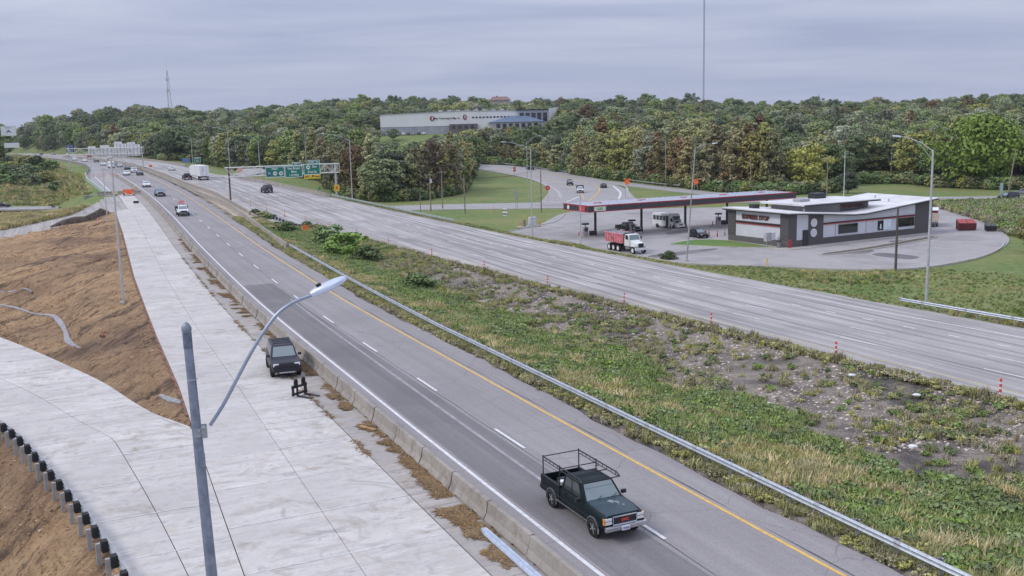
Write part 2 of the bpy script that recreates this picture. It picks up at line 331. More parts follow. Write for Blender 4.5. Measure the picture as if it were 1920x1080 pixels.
def concrete(name, base, warm, dark=.6, mud=.35, marks=0.0):
    g = NT(name, .85, .3)
    n1 = g.noise(.23, 6, .62, dist=.5); n2 = g.noise(1.1, 8, .70); n3 = g.noise(10, 5, .75); r_ = g.objrand()
    across = g.t.nodes.new('ShaderNodeMapping'); across.inputs['Scale'].default_value = (.24, 1.4, 1); g.t.links.new(g.mapv((1, 1, 1), AZ0), across.inputs[0]); n4 = g.noise(1.3, 8, .74, vec=across.outputs[0], dist=.6)
    c = g.mix(g.ramp(n1, (.35, 0), (.68, 1)), tuple(k*.84 for k in base), tuple(min(1, k*1.10) for k in base)); c = g.mix(g.ramp(n2, (.50, 0), (.72, mud)), c, warm); c = g.mix(g.ramp(n4, (.33, .85), (.50, 0)), c, tuple(k*dark for k in base)); c = g.mix(g.ramp(n4, (.56, 0), (.70, .55)), c, tuple(min(1, k*1.30) for k in base)); c = g.mix(g.ramp(n3, (.28, .5), (.46, 0)), c, tuple(k*.52 for k in base)); c = g.mix(g.ramp(n2, (.32, .8), (.43, 0)), c, tuple(k*.5 for k in base)); n7 = g.noise(.45, 9, .72, dist=1.2); c = g.mix(g.ramp(n7, (.53, 0), (.68, .75)), c, tuple(k*.68 for k in warm))
    if marks:
        for k_, (cx, cy, ra, wd) in enumerate(TYRE_ARCS):
            vm = g.t.nodes.new('ShaderNodeVectorMath'); vm.operation = 'DISTANCE'; g.t.links.new(g.pos, vm.inputs[0]); vm.inputs[1].default_value = (cx, cy, 0)
            d_ = g.math('ABSOLUTE', g.math('SUBTRACT', vm.outputs['Value'], ra)); f = g.math('MULTIPLY', g.ramp(d_, (wd*.6, 1), (wd, 0)), g.ramp(n1, (.50, 0), (.60, marks))); c = g.mix(f, c, tuple(k*.50 for k in base))
    c = g.mix(g.math('MULTIPLY', r_, .5), c, tuple(k*.74 for k in base))
    g.color(c).bump(n3, .3, .02); return g.m
TYRE_ARCS = [(*on(px_, py_, 0), ra, wd) for px_, py_, ra, wd in ((650, 950, 2.6, .12), (545, 905, 6.2, .12), (420, 1010, 9.0, .14), (700, 700, 14.0, .13), (250, 1300, 17, .14))]
M_CONC = concrete('new_concrete', (.60, .568, .525), (.42, .345, .265), .64, .7, .6)
M_CONC2 = concrete('shoulder_concrete', (.42, .385, .35), (.35, .255, .18), .55, .85)
M_BARR = concrete('barrier_concrete', (.375, .335, .29), (.26, .21, .16), .5, .8)
M_KERB = concrete('kerb_concrete', (.52, .49, .44), (.4, .35, .28), .7, .4)
M_WHITE = mat('white_road_paint', (.66, .65, .64), .6, var=.18, scale=4, bump=.1)
M_YEL = mat('yellow_road_paint', (.66, .41, .10), .6, var=.18, scale=4, bump=.1)
M_YEL2 = mat('faded_yellow_paint', (.52, .40, .19), .6, var=.2, scale=4)
M_SEAL = mat('joint_sealer', (.10, .095, .09), .8, var=.3)

# ---- the ground sheet, cut into its kinds of ground
def gnoise(u, v, seed):
    r = np.random.default_rng(seed); g_ = r.random((256, 256)); u, v = np.asarray(u) % 255, np.asarray(v) % 255; i, j = u.astype(int), v.astype(int); a, b = u-i, v-j; a = a*a*(3-2*a); b = b*b*(3-2*b)
    return g_[i, j]*(1-a)*(1-b)+g_[(i+1) % 256, j]*a*(1-b)+g_[i, (j+1) % 256]*(1-a)*b+g_[(i+1) % 256, (j+1) % 256]*a*b
def build_ground():
    Ds = np.concatenate([np.linspace(1, 18, 8), 18*np.exp(np.linspace(.02, math.log(4500/18), 420))]); As = np.linspace(R(-62), R(58), 560)
    A, Dg = np.meshgrid(As, Ds); X = np.sin(A)*Dg; Y = np.cos(A)*Dg; Z = terrain(X.ravel(), Y.ravel()).reshape(X.shape)
    ca, sa = math.cos(phi), math.sin(phi); uu, vv_ = X*ca+Y*sa+400, -X*sa+Y*ca+400; DR = .55*(gnoise(uu*.09, vv_*.55, 41)-.5)+.30*(gnoise(uu*.2, vv_*1.1, 42)-.5)
    rel = rng.normal(0, 1, X.shape); s, t = st(X, Y); dirt = (t < TLB(s)-8) & (s < 185)
    Z = Z+np.where(dirt & ((t > ramp_t(s)+.9) | (t < rail_t(s)-.9)) & (t < CL(s)-1.2), rel*.06+DR*sm(1.2, 3.5, swale_dist(s, t)), 0)
    nA, nD = len(As), len(Ds); idx = np.arange(nA*nD).reshape(nD, nA)
    q = np.stack([idx[:-1, :-1], idx[:-1, 1:], idx[1:, 1:], idx[1:, :-1]], -1).reshape(-1, 4)[:, ::-1]
    V = np.stack([X, Y, Z], -1).reshape(-1, 3); cx = V[q].mean(1); s, t = st(cx[:, 0], cx[:, 1])
    med = (t > EBY(s)) & (t < WBY(s)) & (s < 620)
    wob = 4*np.sin(s*.11)+3*np.sin(t*.4)
    lft = (t < TLB(s)+.5) & (s > -60) & ~med; drt = lft & (s < gravel_lo(t)+.25*wob); grv = lft & ~drt & (s < gravel_hi(t)+.25*wob)
    for nm, m, mt in (('median_ground', med, M_MED), ('construction_dirt', drt, M_DIRT), ('gravel_yard', grv, M_TRACK), ('ground', ~(med | drt | grv), M_GRASS)):
        qq = q[m]; u, invx = np.unique(qq, return_inverse=True); me = bpy.data.meshes.new(nm)
        me.from_pydata(V[u].tolist(), [], invx.reshape(-1, 4).tolist()); me.materials.append(mt); me.shade_smooth(); tag(link(nm, me), kind='structure')
build_ground()

# ---- road slabs and paint, laid along the line of the motorway
def strip(name, ta, tb, s0, s1, ds, zf, off, m, parent=None, skirt=.5, nt_=3, kind='structure'):
    fa = ta if callable(ta) else (lambda s: ta+0*np.asarray(s)); fb = tb if callable(tb) else (lambda s: tb+0*np.asarray(s))
    ss = np.linspace(s0, s1, max(2, int(math.ceil((s1-s0)/ds))+1)); vs = []; fs = []; w = nt_+1+(2 if skirt else 0)
    for s in ss:
        a, b = float(fa(s)), float(fb(s)); row = []
        for k in range(nt_+1):
            x, y = xy(s, a+(b-a)*k/nt_); row.append((x, y, float(zf(x, y))+off))
        if skirt: row = [(row[0][0], row[0][1], row[0][2]-skirt)]+row+[(row[-1][0], row[-1][1], row[-1][2]-skirt)]
        vs += row
    for i in range(len(ss)-1):
        for k in range(w-1): a = i*w+k; fs.append((a, a+1, a+1+w, a+w))
    if skirt: fs += [tuple(range(w-1, -1, -1)), tuple((len(ss)-1)*w+k for k in range(w))]
    mb = MB(); mb.add(vs, fs); o = mb.build(name, m, parent)
    if parent is None and kind: tag(o, kind=kind)
    return o
wobble = lambda s: .25*np.sin(s*.55)+.18*np.sin(s*1.37+1)+.3*np.sin(s*.13)
eb = strip('eastbound_road', lambda s: TLB(s)-.3, lambda s: EBY(s)+1.75+.45*wobble(s), -30, 900, 2, zE, 0, M_EB)
wbr = strip('westbound_road', lambda s: WLE(s)+.25*wobble(s), lambda s: WBW(s)+2.5, -30, 900, 2, zW, 0, M_WB, nt_=5)
strip('gravel_shoulder', lambda s: WBW(s)+2.4, lambda s: WBW(s)+3.3+.3*wobble(s), -30, 250, 2, zW, -.02, M_TRACK, skirt=.3, nt_=1)
# resurfaced lane on the left, near the camera
strip('resurfaced_lane', lambda s: EBW(s)+.25, lambda s: EBW(s)+3.3, 20, 103, 2, zE, .004, M_DARK, skirt=0)
for nm, f, s0, s1, zf, m, w_ in (('edge_line', lambda s: EBW(s), -20, 700, zE, M_WHITE, .17), ('yellow_line', lambda s: EBY(s), -20, 700, zE, M_YEL, .17), ('yellow_line', lambda s: WBY(s), -20, 700, zW, M_YEL2, .14), ('edge_line', lambda s: WBW(s), -20, 255, zW, M_WHITE, .17), ('edge_line', lambda s: WBW(s), 330, 700, zW, M_WHITE, .17)):
    strip(nm, (lambda f, w_: lambda s: f(s)-w_/2)(f, w_), (lambda f, w_: lambda s: f(s)+w_/2)(f, w_), s0, s1, 2, zf, .009, m, parent=(eb if zf is zE else wbr), skirt=0, nt_=1)
def dashes(f, zf, s0, s1, period, length, w_, m, par, phase=0):
    s = s0+phase; k = 0
    while s < s1:
        strip('lane_dash', (lambda s_: f(s_)-w_/2), (lambda s_: f(s_)+w_/2), s, s+length, 1.5, zf, .010, m, parent=par, skirt=0, nt_=1); s += period; k += 1
dashes(lambda s: EBW(s)+3.68, zE, 17.2, 330, 12.2, 3.6, .16, M_WHITE, eb)
dashes(lambda s: WBY(s)+3.6, zW, 28.5, 330, 12.2, 3.4, .15, M_WHITE, wbr)
dashes(lambda s: WBY(s)+7.2, zW, 31, 330, 12.2, 3.4, .15, M_WHITE, wbr)
dashes(lambda s: WBY(s)+10.8, zW, 27, 262, 4.1, 1.1, .17, M_WHITE, wbr)
# longitudinal cracks and sealed joints of the eastbound lanes
strip('lane_joint', lambda s: EBW(s)+3.50+.03*np.sin(s*.9), lambda s: EBW(s)+3.55+.04*np.sin(s*.9), -10, 240, 1.5, zE, .007, M_SEAL, parent=eb, skirt=0, nt_=1)
strip('lane_joint', lambda s: EBY(s)+.28+.03*np.sin(s*.7), lambda s: EBY(s)+.33+.03*np.sin(s*.8), -10, 240, 1.5, zE, .007, M_SEAL, parent=eb, skirt=0, nt_=1)
strip('worn_line', lambda s: EBW(s)+1.95+.01*s, lambda s: EBW(s)+2.13+.01*s, 34, 92, 2, zE, .0075, mat('worn_paint', (.30, .29, .29), .8, var=.25, scale=1.5), parent=eb, skirt=0, nt_=1)
strip('westbound_joint', lambda s: WBY(s)+3.35, lambda s: WBY(s)+3.41, -10, 330, 2, zW, .007, M_SEAL, parent=wbr, skirt=0, nt_=1)

# ---- new concrete pavement in slabs
SEAM = lambda s: TLB(s)-2.0
base = strip('concrete_pavement', lambda s: CL(s)+.02, lambda s: TLB(s)+.4, 0, 246, 2, zE, -.03, M_SEAL, skirt=.3)
rows = list(np.arange(2, 200, 4.55))+[200, 205, 210.5, 216, 222, 228, 234, 240, 246]
for i in range(len(rows)-1):
    a, b = rows[i]+.015, rows[i+1]-.015
    for k in range(2):
        sk = .10
        fa = (lambda k: lambda s: CL(s)+(SEAM(s)-CL(s))*k/2+.012)(k); fb = (lambda k: lambda s: CL(s)+(SEAM(s)-CL(s))*(k+1)/2-.012)(k)
        strip('slab', fa, fb, a, b, 2.3, zE, .012+.006*random.random(), M_CONC, parent=base, skirt=.05, nt_=1)
for i in range(0, len(rows)-1):
    strip('shoulder_slab', lambda s: SEAM(s)+.05, lambda s: TLB(s)+.38, rows[i]+.01, rows[i+1]-.01, 2.3, zE, .005*random.random(), M_CONC2, parent=base, skirt=.04, nt_=1)
M_CURE = mat('curing_white', (.56, .54, .515), .8, var=.22, scale=2.5)
for i in range(1, len(rows)-1):
    if rows[i] < 200: strip('joint_line', lambda s: CL(s)+.05, lambda s: SEAM(s)-.05, rows[i]-.05, rows[i]+.05+random.uniform(-.03, .03), 1, zE, .024, M_CURE, parent=base, skirt=0, nt_=2)
strip('clay_edge', lambda s: CL(s)-.16-.06*np.sin(s*2.9)-.05*np.sin(s*7.3), lambda s: CL(s)+.01, 56, 206, .35, zE, .02, mat('red_clay', (.20, .105, .07), .9, var=.35, scale=1.2, bump=.4), skirt=.12, nt_=1)
# ramp pavement curving in from the left
rb = strip('ramp_pavement', lambda s: rail_t(s)+.35, lambda s: np.minimum(ramp_t(s), CL(s)-.02), 2, 112, 1.5, lambda x, y: 0*x, -.02, M_SEAL, skirt=.3)
rr = list(np.arange(2, 112, 4.4)); tanr = lambda s: (float(rail_t(s+1))-float(rail_t(s-1)))/2
for i in range(len(rr)-1):
    def mid(s): return (rail_t(s)+.37+np.minimum(ramp_t(s), CL(s)-.03))/2
    strip('slab', lambda s: rail_t(s)+.37, lambda s: mid(s)-.02, rr[i]+.02, rr[i+1]-.02, 1.2, lambda x, y: 0*x, .008+.006*random.random(), M_CONC, parent=rb, skirt=.05, nt_=1)
    strip('joint_line', lambda s: rail_t(s)+.45, lambda s: np.minimum(ramp_t(s), CL(s)-.03)-.05, rr[i]-.05, rr[i]+.05, 1, lambda x, y: 0*x, .021, M_CURE, parent=rb, skirt=0, nt_=3)
    strip('slab', lambda s: mid(s)+.02, lambda s: np.minimum(ramp_t(s), CL(s)-.03), rr[i]+.02, rr[i+1]-.02, 1.2, lambda x, y: 0*x, .008+.006*random.random(), M_CONC, parent=rb, skirt=.05, nt_=1)
# closed lanes on the bridge beyond
cl = strip('closed_lanes', TE, lambda s: TLB(s)-.35, 246.1, 640, 3, zE, 0, M_STREET)
strip('edge_line', lambda s: TLB(s)-6.3, lambda s: TLB(s)-6.05, 252, 330, 3, zE, .008, M_WHITE, parent=cl, skirt=0, nt_=1)
strip('lane_line', lambda s: TLB(s)-3.2, lambda s: TLB(s)-3.05, 252, 330, 3, zE, .008, M_YEL2, parent=cl, skirt=0, nt_=1)
# sand between the median barriers
strip('median_sand', lambda s: EBY(s)+2.9, lambda s: np.maximum(WLE(s)-.1, EBY(s)+3.4), 172, 700, 3, zE, -.03, mat('sand', (.40, .33, .25), .9, var=.2, scale=.6, bump=.3), skirt=.4)

# ---- sheets draped on the lower ground: car park, streets, ramps
def sheet(name, poly, m, off=.05, thick=.35, z=LOT, kind='structure', parent=None):
    zf = z if callable(z) else (lambda x, y: z)
    mb = MB(); mb.prism(poly, lambda x, y: zf(x, y)-thick, lambda x, y: zf(x, y)+off); o = mb.build(name, m, parent)
    if parent is None and kind: tag(o, kind=kind)
    return o
def smooth_poly(pts, n=6, closed=True):
    P = [np.array(p, float) for p in pts]; out = []; N = len(P)
    for i in range(N if closed else N-1):
        p0, p1, p2, p3 = (P[(i+k-1) % N] if closed else P[min(max(i+k-1, 0), N-1)] for k in range(4))
        for j in range(n):
            u = j/n; out.append(tuple(.5*((2*p1)+(-p0+p2)*u+(2*p0-5*p1+4*p2-p3)*u*u+(-p0+3*p1-3*p2+p3)*u**3)))
    if not closed: out.append(tuple(P[-1]))
    return out
def ribbon(name, centre, width, m, z, off=.06, parent=None, n=8, skirt=.4):
    "a road of varying width along a smooth line of (x, y) points"
    c_ = smooth_poly(centre, n, False); zf = z if callable(z) else (lambda x, y: z); N = len(c_); ws = width if isinstance(width, (list, tuple)) else [width]*len(centre)
    wi = np.interp(np.linspace(0, len(centre)-1, N), range(len(centre)), ws); vs = []
    for i in range(N):
        a = Vector(c_[max(i-1, 0)]); b = Vector(c_[min(i+1, N-1)]); d = (b-a).normalized(); nrm = Vector((d.y, -d.x)); p = Vector(c_[i])
        l = p-nrm*wi[i]/2; r = p+nrm*wi[i]/2; zl_, zr_ = zf(l.x, l.y)+off, zf(r.x, r.y)+off
        vs += ([(l.x, l.y, zl_-skirt)] if skirt else [])+[(l.x, l.y, zl_), (r.x, r.y, zr_)]+([(r.x, r.y, zr_-skirt)] if skirt else [])
    w = 4 if skirt else 2; fs = []
    for i in range(N-1):
        for k in range(w-1): a = i*w+k; fs.append((a, a+1, a+1+w, a+w))
    o = MB().add(vs, fs).build(name, m, parent)
    if parent is None: tag(o, kind='structure')
    return o
lot_poly = smooth_poly([on(955, 436, LOT), on(1010, 422, LOT), on(1062, 399, LOT), on(1150, 393, LOT), on(1420, 388, LOT), on(1700, 383, LOT), on(1830, 412, LOT), on(1886, 440, LOT), on(1884, 462, LOT), on(1820, 488, LOT), on(1720, 504, LOT), on(1600, 507, LOT), on(1450, 501, LOT), on(1290, 495, LOT), on(1130, 472, LOT), on(1040, 453, LOT)], 5)
lot = sheet('car_park', lot_poly, M_LOT, .05)
def kerb(name, pts, parent, w_=.2, h=.14, z=LOT+.05, closed=False, n=5, m=None):
    c_ = smooth_poly(pts, n, closed) if n else pts
    if closed: c_ = c_+[c_[0]]
    secs = []; N = len(c_)
    for i in range(N):
        a = Vector(c_[max(i-1, 0)]); b = Vector(c_[min(i+1, N-1)]); d = (b-a).normalized(); nr = Vector((d.y, -d.x)); p = Vector(c_[i]); l, r = p-nr*w_/2, p+nr*w_/2
        secs.append([(l.x, l.y, z-.1), (r.x, r.y, z-.1), (r.x, r.y, z+h), (l.x, l.y, z+h)])
    return MB().loft(secs).build(name, m or M_KERB, parent)
kerb('kerb', [on(1884, 455, LOT), on(1870, 470, LOT), on(1820, 488, LOT), on(1720, 504, LOT), on(1600, 507, LOT), on(1450, 501, LOT), on(1290, 495, LOT), on(1215, 484, LOT)], lot)
kerb('kerb', [on(950, 436, LOT), on(1000, 425, LOT), on(1040, 417, LOT), on(1060, 402, LOT)], lot)
# 31st-street level road and ramps behind
street = ribbon('cross_street', [on(560, 397, LOT), on(700, 392, LOT), on(830, 388, LOT), on(960, 386, LOT), on(1060, 384, LOT), on(1180, 381, LOT), on(1400, 376, LOT), on(1600, 372, LOT), on(1780, 373, LOT), on(1960, 371, LOT)], [14, 16, 17, 19, 21, 16, 13, 13, 14, 14], M_STREET, LOT, .04)
def hp(a, b): return on(a, b, LOT) if b > 352 else hit(a, b)[:2]
ramp = ribbon('loop_ramp', [hp(1105, 384), hp(1104, 372), hp(1100, 356), hp(1070, 341), hp(1020, 328), hp(960, 318), hp(890, 312), hp(800, 309)], [27, 25, 24, 22, 20, 19, 18, 18], M_STREET, T, .16)
ramp2 = ribbon('slip_road', [hp(1100, 339), hp(1180, 347), hp(1290, 359), hp(1400, 369), hp(1520, 374)], [6, 7, 7, 7, 7], M_STREET, T, .17)
for par, pts, m, w_ in ((ramp, [(1052, 372), (1046, 360), (1030, 350), (1000, 338), (950, 327), (905, 320)], M_KERB, .9), (ramp, [(1160, 374), (1163, 362), (1150, 350)], M_WHITE, .6), (ramp, [(1104, 378), (1116, 368), (1124, 358), (1118, 350), (1095, 342), (1060, 333), (1010, 323)], M_YEL, .4), (ramp, [(1095, 375), (1088, 362), (1075, 352), (1040, 340), (990, 329), (930, 319)], M_YEL, .3), (ramp, [(1062, 380), (1085, 370)], M_WHITE, .5), (ramp, [(1180, 372), (1174, 352), (1155, 345), (1100, 334), (1000, 319), (900, 309.5)], M_KERB, .6)):
    ribbon('road_line', [hp(a, b) for a, b in pts], w_, m, T, .21, par, skirt=0)
sheet('traffic_island', smooth_poly([on(1042, 343, LOT), on(1052, 346, LOT), on(1062, 356, LOT), on(1060, 361, LOT), on(1052, 352, LOT)], 4), M_TRACK, .16)
ribbon('exit_loop', [(xy(330, 41)), (xy(300, 46)), xy(318, 58), xy(345, 62)], [5, 8, 8, 8], M_STREET, lambda x, y: max(float(zW(x, y))-.05, T(x, y)), .12)
low = ribbon('lower_road', [on(-120, 392, -4.05), on(0, 391, -4.05), on(85, 390, -4.05), on(110, 389, -4.05)], 11, M_STREET, -4.0, .06)
ribbon('back_road', [on(1560, 352, LOT), on(1700, 350, LOT), on(1800, 350, LOT), on(1960, 348, LOT)], 5, M_STREET, LOT, .06)
# grass islands in the car park
isl = sheet('grass_island', smooth_poly([on(1258, 459, LOT), on(1300, 452, LOT), on(1360, 452, LOT), on(1448, 464, LOT), on(1380, 464, LOT)], 5), M_LAWN, .16)
kerb('kerb', [on(1252, 460, LOT), on(1300, 451, LOT), on(1364, 452, LOT), on(1452, 465, LOT)], isl, .35, .13)
kerb('kerb', [on(1452, 465.5, LOT), on(1380, 465, LOT), on(1252, 460, LOT)], isl, .25, .13)
med_i = sheet('drive_island', smooth_poly([on(1545, 477, LOT), on(1620, 467, LOT), on(1735, 447, LOT), on(1757, 446, LOT), on(1700, 457, LOT), on(1600, 473, LOT)], 5), mat('island_soil', (.10, .075, .05), .9, var=.5, scale=2, bump=.4), .12)
kerb('kerb', [on(1757, 447, LOT), on(1700, 458, LOT), on(1600, 474, LOT), on(1548, 479, LOT), on(1543, 477, LOT), on(1620, 466.5, LOT), on(1735, 446.5, LOT), on(1757, 445.5, LOT)], med_i, .25, .16, n=3)
sheet('drive_lane', [on(1518, 466, LOT), on(1740, 440, LOT), on(1760, 444, LOT), on(1530, 478, LOT)], M_LOT, .056)
sheet('store_walk', [on(1366, 454, LOT), on(1440, 467, LOT), on(1480, 470, LOT), on(1522, 466, LOT), on(1745, 438, LOT), on(1700, 420, LOT), on(1400, 440, LOT)], M_KERB, .15)
# runoff trickle in the dirt swale and mud at the ramp nose
WATER = mat('muddy_water', (.27, .25, .235), .2, var=.4, scale=2.5)
for pts, ws in (([(0, 572), (30, 578), (60, 588), (95, 592), (112, 605), (122, 622), (127, 640), (145, 652), (165, 657)], [.2, .3, .16, .28, .45, .3, .5, .22, .1]), ([(-10, 540), (20, 548), (45, 542), (60, 548)], [.2, .5, .3, .1]), ([(300, 742), (322, 752), (342, 757)], [.2, .6, .3])):
    c_ = [hit(a, b)[:2] for a, b in pts]; tag(ribbon('runoff_water', c_, ws, WATER, lambda x, y: T(x, y)+.04, .05, skirt=.3), kind='structure')
# darker repairs and oil patches on the car park
M_PATCH = asphalt('patched_asphalt', (.15, .138, .134), (.23, .215, .205), .1, .2, .9)
for pts in ([(1572, 472), (1612, 476), (1640, 470), (1604, 466)], [(1636, 478), (1700, 486), (1722, 481), (1660, 474)], [(1668, 452), (1700, 449), (1712, 451), (1676, 455)], [(1222, 478), (1330, 466), (1338, 469), (1236, 483)], [(1112, 436), (1150, 428), (1160, 431), (1122, 440)], [(1250, 436), (1300, 430), (1306, 433), (1262, 440)]):
    P_ = smooth_poly([on(a, b, LOT+.06) for a, b in pts], 4); mb = MB(); mb.prism(P_, LOT+.03, LOT+.0575); mb.build('asphalt_patch', M_PATCH, lot)
# ------------------------------------------------------------------ foliage
def leafmat(name, dark, light, rough=.6, hue=.5):
    g = NT(name, rough, .25); gi = g.geo.outputs['Random Per Island']; r_ = g.objrand()
    c = g.mix(g.ramp(gi, (0, 0), (1, 1)), tuple((a*.58+b*.42)*1.06 for a, b in zip(dark, light)), tuple((a*.22+b*.78)*1.30 for a, b in zip(dark, light)))
    hs = g.t.nodes.new('ShaderNodeHueSaturation'); g.t.links.new(c, hs.inputs['Color'])
    g.t.links.new(g.math('ADD', g.math('MULTIPLY', g.math('SUBTRACT', r_, .5), -.022*hue), .5), hs.inputs['Hue'])
    g.t.links.new(g.math('ADD', g.math('MULTIPLY', g.math('FRACT', g.math('MULTIPLY', r_, 7.31)), .75), .60), hs.inputs['Value'])
    g.t.links.new(g.math('ADD', g.math('MULTIPLY', g.math('FRACT', g.math('MULTIPLY', r_, 3.77)), .4), .76), hs.inputs['Saturation'])
    g.color(hs.outputs[0]); return g.m
L_GREEN = leafmat('leaf_green', (0.1, 0.145, 0.046), (0.245, 0.29, 0.105))
L_DARK = leafmat('leaf_dark', (0.05, 0.08, 0.034), (0.145, 0.185, 0.076))
L_OLIVE = leafmat('leaf_olive', (0.15, 0.16, 0.05), (0.33, 0.325, 0.115))
L_GREY = leafmat('leaf_grey', (0.14, 0.158, 0.088), (0.295, 0.31, 0.18))
L_RUST = leafmat('leaf_rust', (.115, .080, .040), (.250, .165, .080), hue=.5)
L_TAN = leafmat('leaf_tan', (0.14, 0.125, 0.048), (0.315, 0.27, 0.108), hue=.5)
L_YEL = leafmat('leaf_yellow', (0.145, 0.165, 0.026), (0.365, 0.345, 0.06), hue=.3)
L_BRIGHT = leafmat('leaf_bright', (0.085, 0.145, 0.026), (0.235, 0.305, 0.065), hue=.3)
L_SHRUB = leafmat('leaf_shrub', (0.075, 0.13, 0.038), (0.205, 0.285, 0.088))
BARK = mat('bark', (.105, .085, .066), .9, var=.4, scale=4, bump=.5)
def quads_mesh(name, C, N, size, m, aspect=1.0, rs=None):
    r_ = rs or rng; n = len(C); N = N/np.linalg.norm(N, axis=1, keepdims=True)
    a = r_.normal(0, 1, (n, 3)); U = np.cross(N, a); U /= np.linalg.norm(U, axis=1, keepdims=True)+1e-9; V = np.cross(N, U)
    sz = (size*r_.uniform(.6, 1.35, n))[:, None]*.5; U = U*sz; V = V*sz*aspect
    P = np.stack([C-U-V, C+U-V*.6, C+U*.8+V, C-U*.7+V*.9], 1).reshape(-1, 3)
    me = bpy.data.meshes.new(name); me.from_pydata(P.tolist(), [], np.arange(n*4).reshape(-1, 4).tolist()); me.materials.append(m); return me
def crown(name, seed, h, r, m, nclump=60, per=45, leaf=.6, form='round', low=.22, fill=1.0):
    rs = np.random.default_rng(seed); C = []; N = []
    for i in range(nclump):
        u = rs.uniform(-1, 1); a = rs.uniform(0, 2*math.pi)
        if form == 'cone':
            zz = rs.uniform(0, 1)**1.15; rad = r*(1-zz)**.72*(.55+.5*rs.random())+.15; p = np.array([math.cos(a)*rad, math.sin(a)*rad, h*(low+(1-low)*zz)]); cr = (.30*r+.12*r*rs.random())*(1-.55*zz)
        else:
            k = .45+.60*rs.random()**.6; cz = h*(low+1)/2; hz_ = h*(1-low)/2
            bulge = 1+.22*math.sin(3*a+seed)+.12*math.sin(5*a+2*seed)
            w = math.sqrt(max(0, 1-u*u))*k*bulge; p = np.array([math.cos(a)*w*r*.88, math.sin(a)*w*r*.88, cz+u*hz_*.9*(k*.35+.65)]); cr = r*(.20+.16*rs.random())
        d = rs.normal(0, 1, (per, 3)); d /= np.linalg.norm(d, axis=1, keepdims=True); d[:, 2] = d[:, 2]*.75+.12
        rr = rs.uniform(.35, 1.05, (per, 1))**.6; c = p+d*rr*cr*np.array([1.1, 1.1, .8]); keep = rs.random(per) < fill
        C.append(c[keep]); N.append((d+rs.normal(0, .45, d.shape)+np.array([0, 0, .35]))[keep])
    return quads_mesh(name, np.concatenate(C), np.concatenate(N), leaf, m, rs=rs)
def trunk(name, seed, h, r, low, tr=.24, limbs=6):
    rs = random.Random(seed); mb = MB(); bend = [(rs.uniform(-.3, .3), rs.uniform(-.3, .3)) for _ in range(4)]
    path = [(0, 0, -.4)]+[(bend[k][0]*(k+1)*.4, bend[k][1]*(k+1)*.4, h*f) for k, f in enumerate((.15, .35, .55, .8))]
    mb.tube(path, [tr*1.25, tr, tr*.8, tr*.55, tr*.2], 7)
    for k in range(limbs):
        z0 = h*rs.uniform(max(.12, low*.6), .5); a = 2*math.pi*(k+rs.random()*.6)/limbs; L = r*rs.uniform(.6, .85)
        mb.tube([(0, 0, z0), (math.cos(a)*L*.45, math.sin(a)*L*.45, z0+h*.12), (math.cos(a)*L, math.sin(a)*L, z0+h*rs.uniform(.2, .34))], [tr*.5, tr*.34, tr*.1], 5)
    return mb.mesh(name, BARK, smooth=True)
class Proto:
    def __init__(s, key, h, r, m, seed, form='round', low=.2, nclump=62, per=62, leaf=.5, tr=.24, limbs=6, fill=1.0):
        s.h = h; s.crown = crown('crown', seed, h, r, m, nclump, per, leaf, form, low, fill); s.trunk = trunk('trunk', seed, h, r, low, tr, limbs)
P_GREEN = [Proto('green', 15, 5.2, L_GREEN, 11), Proto('green', 14, 4.6, L_GREEN, 12, low=.15), Proto('green', 16, 5.6, L_DARK, 13), Proto('green', 13, 5.0, L_OLIVE, 14), Proto('grey', 15, 5.0, L_GREY, 15, fill=.85), Proto('grey', 14, 5.4, L_OLIVE, 16, low=.12), Proto('dark', 15, 4.4, L_DARK, 17, low=.1)]
P_RUST = [Proto('rust', 17, 4.0, L_RUST, 21, 'cone', .06, 90, 44, .48), Proto('rust', 16, 4.6, L_RUST, 22, 'round', .1, 70, 46, .48, fill=.85)]
P_RUST += [Proto('tan', 17, 3.9, L_TAN, 23, 'cone', .05, 95, 38, .5), Proto('tan', 16, 4.4, L_TAN, 24, 'round', .08, 75, 40, .5, fill=.9), Proto('tan', 18, 4.2, L_OLIVE, 25, 'cone', .05, 100, 38, .5)]
P_YEL = Proto('yellow', 12.5, 6.0, L_YEL, 31, nclump=90, per=50, leaf=.5, low=.08)
P_BIG = Proto('bright', 18, 10.5, L_BRIGHT, 41, nclump=150, per=60, leaf=.62, low=.1, tr=.45)
P_THIN = Proto('thin', 16, 8.0, L_GREY, 51, nclump=80, per=16, leaf=.36, low=.22, tr=.5, limbs=15, fill=.6)
P_SHRUB = [Proto('shrub', 2.6, 1.5, L_SHRUB, 61, nclump=40, per=34, leaf=.22, low=.02, tr=.05), Proto('shrub', 2.2, 1.6, L_DARK, 62, nclump=36, per=34, leaf=.24, low=.02, tr=.05), Proto('shrub', 2.4, 1.5, L_OLIVE, 63, nclump=36, per=34, leaf=.22, low=.02, tr=.05)]
def plant(p, loc, h, rz, name, label, group, cat='tree', wid=1.0):
    k = h/p.h; o = thing(name, label, cat, loc, rz, group); o.scale = (k*wid, k*wid, k)
    link('trunk' if cat == 'tree' else 'stem', p.trunk, o); link('crown' if cat == 'tree' else 'foliage', p.crown, o); return o
